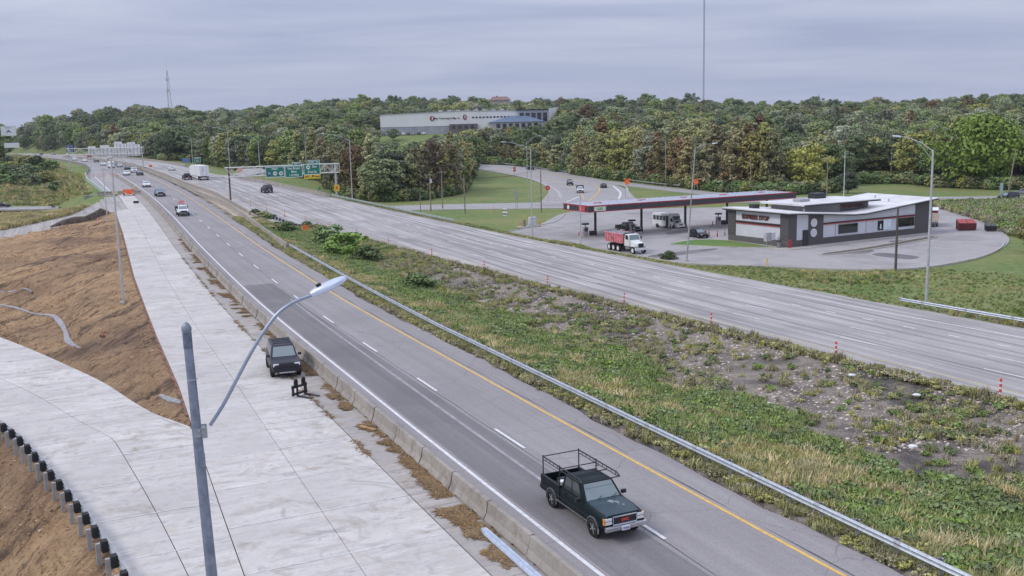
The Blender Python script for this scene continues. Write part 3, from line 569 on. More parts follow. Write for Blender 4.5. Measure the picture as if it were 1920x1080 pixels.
# hidden library of source meshes for the scattered stuff
def lib(name, meshes):
    c_ = bpy.data.collections.new(name)
    for i, me in enumerate(meshes): c_.objects.link(bpy.data.objects.new('%s_%02d' % (name, i), me))
    return c_
def scatter(name, pts, coll, n_src, scale, label, cat, seed=0, parent=None, idx=None):
    pts = np.asarray(pts); me = bpy.data.meshes.new(name); me.from_pydata(pts.tolist(), [], [])
    a = me.attributes.new('size', 'FLOAT', 'POINT'); a.data.foreach_set('value', np.asarray(scale, dtype=np.float32))
    b = me.attributes.new('pick', 'INT', 'POINT'); b.data.foreach_set('value', np.asarray(idx if idx is not None else np.random.default_rng(seed).integers(0, n_src, len(pts)), dtype=np.int32))
    o = link(name, me, parent); tag(o, label, cat, kind='stuff')
    ng = bpy.data.node_groups.new(name+'_scatter', 'GeometryNodeTree'); ng.interface.new_socket('Geometry', in_out='INPUT', socket_type='NodeSocketGeometry'); ng.interface.new_socket('Geometry', in_out='OUTPUT', socket_type='NodeSocketGeometry')
    N = ng.nodes; gi = N.new('NodeGroupInput'); go = N.new('NodeGroupOutput'); ip = N.new('GeometryNodeInstanceOnPoints'); ci = N.new('GeometryNodeCollectionInfo')
    ci.inputs[0].default_value = coll; ci.inputs[1].default_value = True; ci.inputs[2].default_value = True
    rv = N.new('FunctionNodeRandomValue'); rv.data_type = 'FLOAT_VECTOR'; rv.inputs[0].default_value = (-.06, -.06, 0); rv.inputs[1].default_value = (.06, .06, 6.283); rv.inputs['Seed'].default_value = seed
    na = N.new('GeometryNodeInputNamedAttribute'); na.data_type = 'FLOAT'; na.inputs[0].default_value = 'size'
    nb = N.new('GeometryNodeInputNamedAttribute'); nb.data_type = 'INT'; nb.inputs[0].default_value = 'pick'
    L = ng.links.new; L(gi.outputs[0], ip.inputs['Points']); L(ci.outputs[0], ip.inputs['Instance']); ip.inputs['Pick Instance'].default_value = True
    L(nb.outputs[0], ip.inputs['Instance Index']); L(rv.outputs[0], ip.inputs['Rotation']); L(na.outputs[0], ip.inputs['Scale']); L(ip.outputs[0], go.inputs[0])
    md = o.modifiers.new('scatter', 'NODES'); md.node_group = ng; return o

# ---- the wood: front trees one by one, the mass behind as one wood
FRONT = [(-200, 300), (0, 296), (70, 285), (140, 282), (200, 284), (270, 296), (330, 301), (400, 310), (430, 316), (520, 330), (600, 346), (655, 373), (720, 377), (800, 373), (868, 362), (896, 306), (950, 309), (1000, 314), (1100, 331), (1200, 341), (1300, 353), (1380, 361), (1480, 364), (1560, 360), (1600, 344), (1700, 343), (1760, 350), (1900, 355), (1960, 352), (2150, 345)]
def zfront(px): return 5.0 if px < 300 else (LOT if px > 600 else LOT+(5.0-LOT)*(600-px)/300)
fD = [];
for px, py in FRONT:
    p = on(px, py, zfront(px)) if (px < 640 or py > 352) else hit(px, py)[:2]; fD.append((math.atan2(*p), min(math.hypot(*p), 470 if px < 300 else 760)))
fa = np.array([a for a, b in fD]); fd_ = np.array([min(b, 760) for a, b in fD])
def front_dist(az): return np.interp(az, fa, fd_)
def clear_of_road(x, y):
    s, t = st(x, y); return bool((t > WBW(min(s, 1390))+9) or (t < TLB(min(s, 1390))-30 and s > 440))
def factory_limit(px):   # lowest photograph row a tree top may reach in front of the factory
    return np.interp(px, [690, 702, 715, 800, 812, 850, 880, 1000, 1040, 1055], [0, 200, 262, 262, 252, 246, 238, 232, 214, 0])
def capped(x, y, z, h, D):
    px, py = project(x, y, z+h)
    if 695 < px < 1052 and D < 610:
        lim = factory_limit(px)
        while py < lim and h > 2.5: h *= .9; px, py = project(x, y, z+h)
    return h
kinds = {'t': 'tan green tapering tree', 'g': 'green leafy tree', 'r': 'rust coloured autumn tree', 'd': 'dark green tree', 'o': 'olive green tree'}
def place_words(px):
    for lim, wd in ((110, 'behind the billboards at far left'), (290, 'behind the far gantry and motorway bend'), (345, 'behind the wide green road sign'), (430, 'beyond the white truck, left of the near gantry'), (490, 'behind the left half of the near gantry'), (570, 'behind the green signs of the near gantry'), (640, 'behind the right end of the near gantry'), (700, 'beside the tall lamp right of the gantry'), (790, 'left of the utility poles by the cross street'), (892, 'behind the utility poles, below the factory'), (990, 'behind the far end of the loop ramp'), (1100, 'behind the loop ramp bend'), (1200, 'behind the left orange warning sign'), (1330, 'behind the left half of the fuel canopy'), (1480, 'behind the right half of the fuel canopy'), (1600, 'behind the store roof'), (1760, 'behind the far lawn right of the store')):
        if px < lim: return wd
    return 'behind the two dark cars at far right'
px = -40.0; k = 0
while px < 1990:
    az = math.atan((px-960)/FPX/1.0/math.cos(th)); D = float(front_dist(az))+random.uniform(3, 9)
    x, y = math.sin(az)*D, math.cos(az)*D; sp = random.random()
    skip = 1468 < px < 1705 or 1745 < px < 1925 or not clear_of_road(x, y)
    if not skip:
        rusty = (590 < px < 720 and sp < .6) or (770 < px < 880 and sp < .45) or (1090 < px < 1160 and sp < .6) or (1230 < px < 1470 and sp < .62)
        if rusty or (sp > .55 and 560 < px < 1500): i = random.choice([0, 1, 2, 3, 2, 3, 4]) if rusty else random.choice([2, 3, 4, 4]); p = P_RUST[i]; key = 'r' if i < 2 else 't'; h = random.uniform(14.5, 20)
        else: i = random.randrange(7); p = P_GREEN[i]; key = 'd' if i in (2, 6) else ('o' if i in (3, 5) else 'g'); h = random.uniform(11, 17)
        if 880 < px < 1090: h = random.uniform(8, 11)
        z = T(x, y); h = capped(x, y, z, h, D)
        if h > 3: plant(p, (x, y, z-.1), h, random.uniform(0, 6.28), 'tree', kinds[key]+' '+place_words(px), kinds[key]+'s in the front row, '+place_words(px), wid=random.uniform(.85, 1.1)); k += 1
    px += random.uniform(11, 21)*min(2.2, 330/D)
# trees one can pick out
def tree_at(p, px, py, top, name, label, z=LOT, wid=1.0):
    x, y = on(px, py, z); D = math.hypot(x, y); h = (py-top)*D/FPX*1.01; return plant(p, (x, y, T(x, y)-.1), h, 1.3, name, label, None, wid=wid)
tree_at(P_BIG, 1836, 352, 233, 'tree', 'big bright green spreading tree at the right edge beyond the store')
tree_at(P_YEL, 1515, 358, 274, 'maple_tree', 'yellow green maple just beyond the end of the fuel canopy', wid=1.05)
tree_at(P_THIN, 1641, 332, 238, 'bare_branched_tree', 'thin leaved tree with dark spreading branches behind the store')
tree_at(P_GREEN[6], 1590, 362, 322, 'tree', 'dark bushy tree behind the store roof, right of the yellow maple', wid=1.5)
tree_at(P_RUST[0], 1421, 356, 226, 'cypress_tree', 'tall rust brown conical tree behind the middle of the fuel canopy', wid=1.3)
tree_at(P_RUST[0], 1128, 330, 233, 'cypress_tree', 'rust brown conical tree behind the loop ramp', wid=1.2)
tree_at(P_RUST[1], 668, 372, 272, 'tree', 'reddish brown tree right of the sign gantry beside the tall lamp', wid=1.0)
tree_at(P_GREEN[0], 716, 378, 296, 'tree', 'bright green rounded tree between the lamp and the utility poles', wid=1.4)
fact_tree = at_dist(737, 250, 520); plant(P_GREEN[2], (fact_tree[0], fact_tree[1], T(fact_tree[0], fact_tree[1])), 6.5, .4, 'tree', 'single dark tree standing before the long white factory wall', None, wid=1.5)
W_PTS = []; W_SC = []; W_IX = []
D = 250.0
while D < 1010:
    stp = 6.8 if D < 420 else (7.8 if D < 700 else 9.5); n = int(D*R(62)/stp)
    for i in range(n):
        az = R(-31)+R(62)*(i+random.random())/n; d = D+random.uniform(-.5, .5)*stp
        if d < float(front_dist(az))+9: continue
        x, y = math.sin(az)*d, math.cos(az)*d
        if not clear_of_road(x, y): continue
        fx, fy = x+35, y-560
        if (abs(fx) < 62 and -45 < fy < 30): continue
        ppx = 960+math.tan(az)*FPX
        if (705 < ppx < 800 and 470 < d < 560) or (1590 < ppx < 1695 and d < 350) or (1462 < ppx < 1575 and d < 305): continue
        z = T(x, y); h = random.uniform(8, 15)*(1.25 if random.random() < .15 else 1.0)
        if d > 900: h *= random.uniform(.75, 1.25)
        h = capped(x, y, z, h, d)
        if h < 4: continue
        i_ = random.choice([0, 1, 2, 4, 4, 5, 6, 4, 0, 1, 2]) if random.random() > (.12 if ppx > 900 else .05) else 7+random.randrange(5)
        W_PTS.append((x, y, z-.2)); W_SC.append(h/([p.h for p in P_GREEN]+[p.h for p in P_RUST])[i_]); W_IX.append(i_)
    D += stp*.8
srcs = []
for p in P_GREEN+P_RUST:
    bm = bmesh.new(); bm.from_mesh(p.crown); mt = bpy.data.meshes.new('wood_tree'); bm.to_mesh(mt); bm.free(); mt.materials.append(p.crown.materials[0]); srcs.append(mt)
scatter('wood', W_PTS, lib('wood_source', srcs), len(srcs), W_SC, 'mass of mixed green and autumn trees covering the hillside', 'wood', 3, idx=W_IX)
# undergrowth along the foot of the wood and on the left bank
U = []; US = []
for i in range(1500):
    px = random.uniform(270, 1960); az = math.atan((px-960)/FPX); d = float(front_dist(az))+random.uniform(-3.5, 7); x, y = math.sin(az)*d, math.cos(az)*d
    if not clear_of_road(x, y) or d > 700: continue
    U.append((x, y, T(x, y)-.1)); US.append(random.uniform(.6, 1.5))
sl = lib('shrub_source', [p.crown for p in P_SHRUB]); scatter('undergrowth', U, sl, 3, US, 'low bushes filling the foot of the wood', 'undergrowth', 5)
# left bank bushes, each a shrub
for i in range(80):
    if i < 60: px, py = random.uniform(-20, 100), random.uniform(308, 350)
    elif i < 78: px, py = random.uniform(148, 168), random.uniform(322, 366)
    else: px, py = random.uniform(20, 165), random.uniform(345, 376)
    if 10 < px < 148 and 318+(px < 60)*14+abs(px-100)*.15 < py < 340 and i % 3: continue
    if py < 300+px*.10 or (20 < px < 110 and 345 < py < 362 and i % 2): continue
    x, y, z = hit(px, py); s_, t_ = st(x, y)
    if t_ > TLB(min(s_, 1390))-13: continue
    plant(P_SHRUB[i % 3], (x, y, z-.1), random.uniform(2.2, 4.4), random.uniform(0, 6), 'shrub', '%s %s on the left bank' % (['bright green shrub', 'dark green shrub', 'olive shrub'][i % 3], 'beside the bridge flank' if px > 120 else ('high up near the billboards' if py < 326 else ('midway up' if py < 350 else 'above the lower road'))), 'shrubs on the left bank', 'shrub', wid=1.3)
for px, py, h, lab in ((652, 482, 3.6, 'large green bush in the median near the concrete barrier end'), (622, 462, 3.4, 'tall dark green bush leading the median thicket'), (690, 492, 2.2, 'low spreading bush at the right of the median thicket'), (537, 438, 1.9, 'small dark bush behind the median barrier'), (785, 545, 1.9, 'rounded weed bush halfway along the median'), (1253, 487, 1.3, 'small dark shrub on the verge below the dump truck')):
    x, y, z = hit(px, py); plant(P_SHRUB[0 if h > 2.5 else 1], (x, y, z-.1), h, px, 'shrub', lab, None, 'shrub', wid=1.25 if h > 2 else 1.5)
x, y = on(1905, 470, LOT); plant(P_YEL, (x+1.5, y-2, T(x, y)), 5.5, 2, 'small_tree', 'small yellow green tree at the right edge near the drive', None, wid=.8)

# ---- grasses and weeds
def blades(name, seed, n, h, spread, m, wid=.03, lean=.5):
    rs = np.random.default_rng(seed); V = []; F = []
    for i in range(n):
        a = rs.uniform(0, 6.28); r = spread*math.sqrt(rs.random()); x, y = math.cos(a)*r, math.sin(a)*r; b = rs.uniform(0, 6.28); hh = h*rs.uniform(.5, 1.15); l = lean*hh*rs.random(); w = wid*rs.uniform(.6, 1.4)
        dx, dy = math.cos(b), math.sin(b); o = len(V)
        V += [(x-dy*w, y+dx*w, 0), (x+dy*w, y-dx*w, 0), (x+dx*l*.4+dy*w*.7, y+dy*l*.4-dx*w*.7, hh*.6), (x+dx*l*.4-dy*w*.7, y+dy*l*.4+dx*w*.7, hh*.6), (x+dx*l, y+dy*l, hh)]; F += [(o, o+1, o+2, o+3), (o+3, o+2, o+4)]
    me = bpy.data.meshes.new(name); me.from_pydata(V, [], F); me.materials.append(m); return me
G_DRY = leafmat('dry_grass', (0.3, 0.24, 0.12), (0.6, 0.48, 0.26), .8, .5); G_GRN = leafmat('weed_green', (0.09, 0.15, 0.042), (0.235, 0.3, 0.095), .7, .5); G_OLV = leafmat('grass_olive', (0.19, 0.2, 0.068), (0.42, 0.395, 0.165), .8, .6); G_BRN = leafmat('dead_weed', (0.19, 0.165, 0.105), (0.38, 0.33, 0.225), .9, .5)
tuf = [blades('tuft', 1, 62, .34, .30, G_DRY, .018, lean=.8), blades('tuft', 2, 56, .44, .32, G_DRY, .018, lean=1.0), blades('tuft', 3, 62, .36, .30, G_OLV, .02, lean=.9), blades('tuft', 4, 30, .4, .3, G_OLV, lean=.9), blades('tuft', 5, 56, .38, .28, G_GRN, .024, lean=.8),
       crown('weed', 71, .45, .38, G_GRN, 16, 18, .085, low=.0), crown('weed', 72, .36, .40, G_GRN, 16, 18, .075, low=.0), crown('weed', 73, .42, .34, G_OLV, 14, 18, .07, low=.0), crown('weed', 74, .28, .36, G_BRN, 14, 14, .06, low=.0), blades('tuft', 6, 26, .45, .2, G_BRN, lean=.7)]
gl = lib('tuft_source', tuf)
def vnoise(x, y, sc, seed):
    r = np.random.default_rng(seed); g_ = r.random((128, 128)); u, v = np.asarray(x)*sc % 127, np.asarray(y)*sc % 127; i, j = u.astype(int), v.astype(int); a, b = u-i, v-j; a = a*a*(3-2*a); b = b*b*(3-2*b)
    return g_[i, j]*(1-a)*(1-b)+g_[(i+1) % 128, j]*a*(1-b)+g_[i, (j+1) % 128]*(1-a)*b+g_[(i+1) % 128, (j+1) % 128]*a*b
def grow(name, s0, s1, n, pick, label, seed, ta=None, tb=None):
    rs = np.random.default_rng(seed); s = s0+(s1-s0)*rs.random(n)**1.15; a, b = ta(s), tb(s); q = rs.random(n); t = a+(b-a)*q; x, y = xy(s, t)
    den, ix, sz = pick(s, t, q, x, y, rs); k = rs.random(n) < den; z = terrain(x[k], y[k])+.03
    return scatter(name, np.stack([x[k], y[k], z], 1), gl, len(tuf), sz[k]*rs.uniform(.65, 1.35, k.sum()), label, 'grass', seed, idx=ix[k])
def pick_med(s, t, q, x, y, rs):
    n1 = vnoise(x+200, y, .16, 1)*.6+vnoise(x+200, y, .5, 2)*.4; n2 = vnoise(x+200, y, .28, 3)*.5+vnoise(x+200, y, .9, 4)*.5
    farm = sm(105, 140, s); bare = sm(.45, .53, q+(n1-.5)*.42)*(1-sm(.965, .985, q))*(1-farm); den = 1-.955*bare; den = np.where((bare > .5) & (n2 > .68), .4, den); den = np.where(q < .03, .35, den)
    dry = sm(.40, .66, n2+.10*np.exp(-((q-.17)/.12)**2)-.20*np.exp(-((q-.40)/.14)**2)+.05*farm+.12*(n1-.5)); r1 = rs.random(len(s))
    ix = np.where(r1 < dry, rs.choice([0, 1, 2, 3, 2, 7, 3], len(s)), rs.choice([4, 4, 6, 4, 2, 3, 5], len(s))); ix = np.where(bare > .5, rs.choice([8, 9, 7, 3, 6, 2], len(s)), ix); ix = np.where(q > .968, rs.choice([8, 9, 2, 7, 3], len(s)), ix)
    ix = np.where(q < .07, rs.choice([7, 3, 8, 2], len(s)), ix)
    sz = np.where(bare > .5, .65, 1.0)*np.where(q < .06, .7, 1.0)*(1+.35*n1); return den, ix, sz
mta = lambda s: EBY(s)+1.95; mtb = lambda s: WLE(s)-.0
grow('median_weeds', 14, 178, 80000, pick_med, 'mixed green weeds and dry grass covering the median', 81, mta, mtb)
def pick_v(s, t, q, x, y, rs):
    n1 = vnoise(x+200, y+50, .12, 7)*.6+vnoise(x+200, y+50, .5, 8)*.4; dry = sm(.40, .62, n1)
    ix = np.where(rs.random(len(s)) < dry, rs.choice([2, 3, 0, 3], len(s)), rs.choice([4, 3, 4, 4, 2], len(s))); return .9*(np.ones(len(s))), ix, np.where(vnoise(x+200, y+50, .07, 9) > .62, .9, .45)
lotedge_t = hermite([(20, 110), (60, 108), (88, 105), (93, 101), (94, 96), (101, 89.5), (107, 85.5), (112, 79), (131, 76.5), (150, 74.5), (167, 78), (180, 79), (215, 76)])
grow('verge_grass', 30, 205, 20000, pick_v, 'rough grass verge between the westbound lanes and the car park', 82, lambda s: WBW(s)+3.3, lambda s: lotedge_t(s)-.6)
# brushy field right of the store and rough grass on the left slope
def patch(name, polypx, n, label, seed, ix_set, sc=1.0, z=None):
    rs = np.random.default_rng(seed); P = []; xs = [p[0] for p in polypx]; ys = [p[1] for p in polypx]
    def inside(a, b):
        c_ = False; j = len(polypx)-1
        for i in range(len(polypx)):
            if (polypx[i][1] > b) != (polypx[j][1] > b) and a < (polypx[j][0]-polypx[i][0])*(b-polypx[i][1])/(polypx[j][1]-polypx[i][1])+polypx[i][0]: c_ = not c_
            j = i
        return c_
    ring = [on(a, b, z if z is not None else hit(a, b)[2]) for a, b in polypx]; polypx = ring; x0, x1 = min(p[0] for p in ring), max(p[0] for p in ring); y0, y1 = min(p[1] for p in ring), max(p[1] for p in ring); k = 0
    while len(P) < n and k < n*12:
        k += 1; x, y = rs.uniform(x0, x1), rs.uniform(y0, y1)
        if inside(x, y): P.append((x, y, 0))
    P = np.array(P); P[:, 2] = terrain(P[:, 0], P[:, 1])+.03
    return scatter(name, P, gl, len(tuf), sc*rs.uniform(.6, 1.5, len(P)), label, 'grass', seed, idx=rs.choice(ix_set, len(P)))
patch('brush_field', [(1745, 384), (1960, 380), (1960, 455), (1895, 440), (1840, 412), (1760, 390)], 5200, 'brown and green brush behind the dumpsters', 83, [8, 9, 7, 5, 3, 8, 2], 2.4, LOT)
patch('slope_grass', [(-40, 415), (0, 405), (90, 402), (150, 392), (170, 384), (130, 404), (70, 418), (0, 432), (-40, 436)], 2600, 'tan dry grass on the slope beside the dirt track', 84, [0, 1, 0, 3, 2], 1.5)
patch('bank_grass', [(-20, 384), (-20, 300), (70, 296), (150, 330), (168, 368), (120, 378), (100, 386)], 5200, 'green and yellow grass covering the bank at the left', 85, [4, 3, 2, 3, 1, 2, 0, 7], 1.9)
# ------------------------------------------------------------------ shared paints
GALV = mat('galvanised_steel', (.50, .53, .56), .45, .75, var=.16, scale=6, bump=.05)
GALV2 = mat('weathered_steel', (.40, .41, .41), .55, .6, var=.2, scale=5)
POLE = mat('lamp_pole_steel', (.50, .51, .51), .5, .3, var=.15, scale=3)
NEARPOLE = mat('near_pole_steel', (.25, .28, .33), .5, .55, var=.22, scale=7, bump=.1)
BLACK = mat('black_rubber', (.018, .018, .019), .7, var=.3); BLACKP = mat('black_paint', (.02, .02, .022), .4, var=.2)
WOODP = mat('pole_wood', (.26, .215, .165), .9, var=.3, scale=2, bump=.4); WOODD = mat('dark_pole_wood', (.11, .09, .075), .9, var=.3, scale=2, bump=.4)
WHITEP = mat('white_paint', (.76, .76, .75), .5, var=.06, scale=1.5); CREAM = mat('truss_paint', (.66, .67, .62), .5, var=.12, scale=2)
SIGNG = mat('sign_green', (.010, .19, .12), .45, var=.06); SIGNB = mat('sign_blue', (.03, .07, .28), .45, var=.1); SIGNY = mat('sign_yellow', (.75, .50, .04), .45, var=.06); ORANGE = mat('safety_orange', (.85, .17, .03), .5, var=.12); SIGNW = mat('sign_white', (.8, .8, .8), .45); SIGNBACK = mat('sign_back', (.66, .66, .68), .5, .2, var=.12, scale=.6); REDP = mat('red_paint', (.50, .035, .035), .45, var=.12); PINK = mat('faded_red_paint', (.74, .24, .28), .55, var=.2, scale=2)
DGLASS = mat('dark_glass', (.012, .014, .017), .06, spec=.8)
_tx = {}
def text(s_, size, m, parent, loc, rot=(math.pi/2, 0, 0), name='lettering', align='CENTER', ext=.01, bold=0):
    key = (s_, size, m.name, bold, align)
    if key not in _tx:
        cu = bpy.data.curves.new('lettering', 'FONT'); cu.body = s_; cu.size = size; cu.extrude = ext; cu.align_x = align; cu.align_y = 'CENTER'; cu.offset = bold; cu.resolution_u = 2
        o = bpy.data.objects.new('tmp', cu); COL.objects.link(o); dg = bpy.context.evaluated_depsgraph_get(); me = bpy.data.meshes.new_from_object(o.evaluated_get(dg)); COL.objects.unlink(o); bpy.data.objects.remove(o)
        me.materials.clear(); me.materials.append(m); _tx[key] = me
    o = link(name, _tx[key], parent); o.location = loc; o.rotation_euler = rot; return o
def disc(r, n=16, t=.02): return MB().tube([(0, 0, 0), (0, -t, 0)], r, n)
def view_rz(x, y): return -math.atan2(x, y)          # local -y looks back at the camera side, x runs to the right
# ------------------------------------------------------------------ barriers
prof = [(-.30, .0), (.30, .0), (.30, .09), (.17, .34), (.10, .82), (-.10, .82), (-.17, .34), (-.30, .09)]
def jersey(L):
    mb = MB(); up_ = [(-.30, .10), (.30, .10), (.17, .34), (.095, .80), (.075, .82), (-.075, .82), (-.095, .80), (-.17, .34)]
    mb.loft([[(-L/2, a, b) for a, b in up_], [(L/2, a, b) for a, b in up_]])
    for x0, x1 in ((-L/2, -L*.32), (-L*.18, L*.18), (L*.32, L/2)): mb.bb(x0, x1, -.30, .30, 0, .10)
    return mb.mesh('concrete_barrier', M_BARR)
ORD = ['first', 'second', 'third', 'fourth', 'fifth', 'sixth', 'seventh', 'eighth', 'ninth', 'tenth', 'eleventh', 'twelfth', 'thirteenth', 'fourteenth', 'fifteenth', 'sixteenth', 'seventeenth', 'eighteenth', 'nineteenth', 'twentieth']
JM = jersey(3.72); s = 24.7; k = 0
while s < 336:
    t0 = float(TLB(s)); sl = (float(TLB(s+1))-float(TLB(s-1)))/2; x, y = xy(s, t0+random.uniform(-.03, .03)); rz = math.atan2(DY+NY*sl, DX+NX*sl)+random.uniform(-.008, .008)
    o = link('concrete_barrier', JM); o.location = (x, y, float(zE(x, y))+.02); o.rotation_euler = (0, -math.atan((float(_zE(s+3))-float(_zE(s-3)))/6), rz)
    tag(o, ('precast concrete barrier beside the eastbound lanes, %s of the row from the bottom edge' % ORD[k]) if k < len(ORD) else 'distant precast concrete barrier in the far part of the row by the eastbound lanes', 'barrier', 'concrete barriers beside the eastbound lanes'); s += 3.8; k += 1
def wall_line(name, tf, s0, s1, zf, label, m=M_BARR, p=prof, ds=3, cat='barrier'):
    secs = []; n = int((s1-s0)/ds)
    for i in range(n+1):
        s = s0+(s1-s0)*i/n; t0 = float(tf(s)); secs.append([(*xy(s, t0+a), float(zf(*xy(s, t0)))+b) for a, b in p])
    return tag(MB().loft(secs).build(name, m), label, cat)
wall_line('median_barrier', lambda s: EBY(s)+2.75+.006*np.clip(s-131, 0, 70)*4*(1-sm(200, 240, s)), 131, 640, zE, 'long concrete median barrier on the eastbound side beyond the guardrail')
wall_line('median_barrier', lambda s: np.maximum(WLE(s)-.35, EBY(s)+4.1), 176, 640, zW, 'concrete median barrier on the westbound side by the gantry column')
wall_line('bridge_parapet', lambda s: WBW(s)+3.0, 212, 300, zW, 'concrete parapet along the outer westbound shoulder left of the gantry column')
wall_line('far_parapet', lambda s: WBW(s)+3.0, 385, 700, zW, 'low concrete parapet along the far westbound shoulder')
wall_line('far_parapet', lambda s: TE(s)+.3, 345, 700, zE, 'dark concrete parapet on the left of the far eastbound bend', mat('stained_concrete', (.20, .19, .18), .9, var=.3, scale=.5))
# ------------------------------------------------------------------ guardrails
def wbeam_secs(pts, zf, h=.74, side=1):
    base_ = [(0, 0), (.045, .03), (.075, .075), (.045, .12), (.0, .155), (.045, .19), (.075, .235), (.045, .28), (0, .31)]
    P = [(a*side, b) for a, b in base_]+[((a-.012)*side, b) for a, b in base_[::-1]]; secs = []; N = len(pts)
    for i in range(N):
        a = Vector(pts[max(i-1, 0)][:2]); b = Vector(pts[min(i+1, N-1)][:2]); d = (b-a).normalized(); nr = Vector((d.y, -d.x)); x, y = pts[i][:2]; z = zf(x, y)
        secs.append([(x+nr.x*u, y+nr.y*u, z+h-.31+v) for u, v in P])
    return secs
POSTM = MB().bb(-.05, .05, -.075, .075, -.5, .70).mesh('post', GALV2); BLOCKM = MB().bb(-.075, .075, -.09, .09, .40, .76).mesh('block', BLACK); BLOCKW = MB().bb(-.075, .075, -.09, .09, .40, .76).mesh('block', mat('timber_block', (.16, .13, .10), .9, var=.3))
POSTB = MB().bb(-.06, .06, -.08, .08, -.5, .74).mesh('post', mat('new_post', (.42, .43, .43), .5, .5, var=.15)); BLOCKB = MB().bb(-.16, .16, -.11, .11, .36, .80).mesh('block', BLACK)
def guardrail(pts, zf, label, side=1, step=1.905, pm=POSTM, bmesh_=BLOCKW, off=.22, rail=GALV, h=.74, endcap=None):
    "rail on the +side of the line, posts behind it"
    L = [0.0]
    for i in range(1, len(pts)): L.append(L[-1]+math.dist(pts[i][:2], pts[i-1][:2]))
    x0, y0 = pts[0][:2]; root = thing('guardrail', label, 'guardrail', (x0, y0, zf(x0, y0))); z0 = zf(x0, y0)
    loc = [(p[0]-x0, p[1]-y0) for p in pts]; zl_ = lambda x, y: zf(x+x0, y+y0)-z0
    MB().loft(wbeam_secs(loc, zl_, h, side)).build('rail', rail, root)
    sp_ = MB(); acc = 0.0
    for i in range(1, len(loc)):
        acc += math.dist(loc[i], loc[i-1])
        if acc > 3.8:
            acc = 0; a = Vector(loc[i]); b = Vector(loc[i-1]); dd = (b-a).normalized(); nn = Vector((dd.y, -dd.x))*-.006*side; sp_.loft(wbeam_secs([(a.x+nn.x, a.y+nn.y), (a.x+dd.x*.3+nn.x, a.y+dd.y*.3+nn.y)], zl_, h+.004, -side))
    if sp_.v: sp_.build('splice', GALV2, root)
    if endcap:
        for e_ in endcap:
            i, j = (0, 1) if e_ == 0 else (-1, -2); d = Vector(loc[i])-Vector(loc[j]); d.normalize(); p = Vector(loc[i]); MB().tube([(p.x, p.y, zl_(*p)+h-.30), (p.x, p.y, zl_(*p)+h)], .13, 10).build('end_terminal', rail, root)
    d = step*.4; i = 1
    while d < L[-1]:
        while L[i] < d: i += 1
        f = (d-L[i-1])/(L[i]-L[i-1]); a, b = Vector(loc[i-1]), Vector(loc[i]); p = a+(b-a)*f; t_ = (b-a).normalized(); nr = Vector((t_.y, -t_.x))*side; rz = math.atan2(t_.y, t_.x); z = zl_(p.x, p.y)
        bl = link('block', bmesh_, root); q = p-nr*.11; bl.location = (q.x, q.y, z+random.uniform(-.02, .02)); bl.rotation_euler = (0, 0, rz)
        po = link('post', pm, root); q = p-nr*(off+.04); po.location = (q.x, q.y, z); po.rotation_euler = (random.uniform(-.02, .02), random.uniform(-.02, .02), rz); d += step
    return root
line_pts = lambda f, s0, s1, ds=2.0: [xy(s, float(f(s))) for s in np.linspace(s0, s1, int((s1-s0)/ds)+1)]
guardrail(line_pts(lambda s: EBY(s)+2.48+.02*np.clip(s-70, 0, 60)-.02*np.clip(s-70, 0, 60)**2/60*.5, 12, 131), lambda x, y: float(zE(x, y))+.02, 'long steel guardrail along the weedy side of the eastbound shoulder', side=-1)
guardrail(line_pts(lambda s: rail_t(s)+.12, 24, 84, 1.5), lambda x, y: 0.02, 'new guardrail with black blocks below the curved ramp pavement', side=1, step=1.62, pm=POSTB, bmesh_=BLOCKB, off=.30)
guardrail(line_pts(lambda s: WBW(s)+3.6, 40, 63.5), lambda x, y: float(zW(x, y))-.02, 'steel guardrail on the outer westbound shoulder at the right edge', side=-1, endcap=[1])
guardrail(line_pts(lambda s: WBW(s)+3.3, 152, 212), lambda x, y: float(zW(x, y))-.02, 'steel guardrail on the outer westbound shoulder below the gantry column', side=-1, rail=mat('greenish_steel', (.36, .43, .38), .5, .5, var=.2), endcap=[0])
gp = [hit(a, b)[:2] for a, b in ((566, 431), (548, 425), (530, 419), (511, 413))]
guardrail(gp, T, 'short guardrail with black blocks standing in the median weeds', side=1, pm=POSTB, bmesh_=BLOCKB)
gp = smooth_poly([hit(a, b)[:2] for a, b in ((890, 307), (960, 311), (1040, 322), (1120, 333), (1200, 344), (1275, 352))], 5, False)
guardrail(gp, lambda x, y: T(x, y)+.15, 'weathered guardrail along the outer side of the loop ramp', side=1, rail=GALV2, step=3.8)

# ------------------------------------------------------------------ street lamps and poles
LUM = None
def luminaire(parent, loc, rz, L=.72, tilt=.12, photocell=False, m=None):
    m = m or mat('luminaire_grey', (.60, .62, .66), .4, .3, var=.08); secs = []
    for x, w, z0, z1 in ((0, .07, -.04, .05), (.10, .12, -.05, .07), (.30, .17, -.06, .075), (.55, .165, -.055, .06), (.68, .11, -.045, .04), (.74, .04, -.03, .02)):
        x *= L/.72; secs.append([(x, -w, z0), (x, w, z0), (x, w, (z0+z1)/2+.01), (x, w*.6, z1), (x, -w*.6, z1), (x, -w, (z0+z1)/2+.01)])
    o = MB().loft(secs).build('luminaire', m, parent, smooth=50); o.location = loc; o.rotation_euler = (0, -tilt, rz)
    l = MB().bb(.20*L/.72, .62*L/.72, -.12, .12, -.075, -.055).build('lens', mat('lamp_lens', (.62, .62, .60), .25), o)
    if photocell:
        c_ = MB().tube([(.22, 0, .07), (.22, 0, .14)], .045, 10).build('photocell', BLACK, o)
    return o
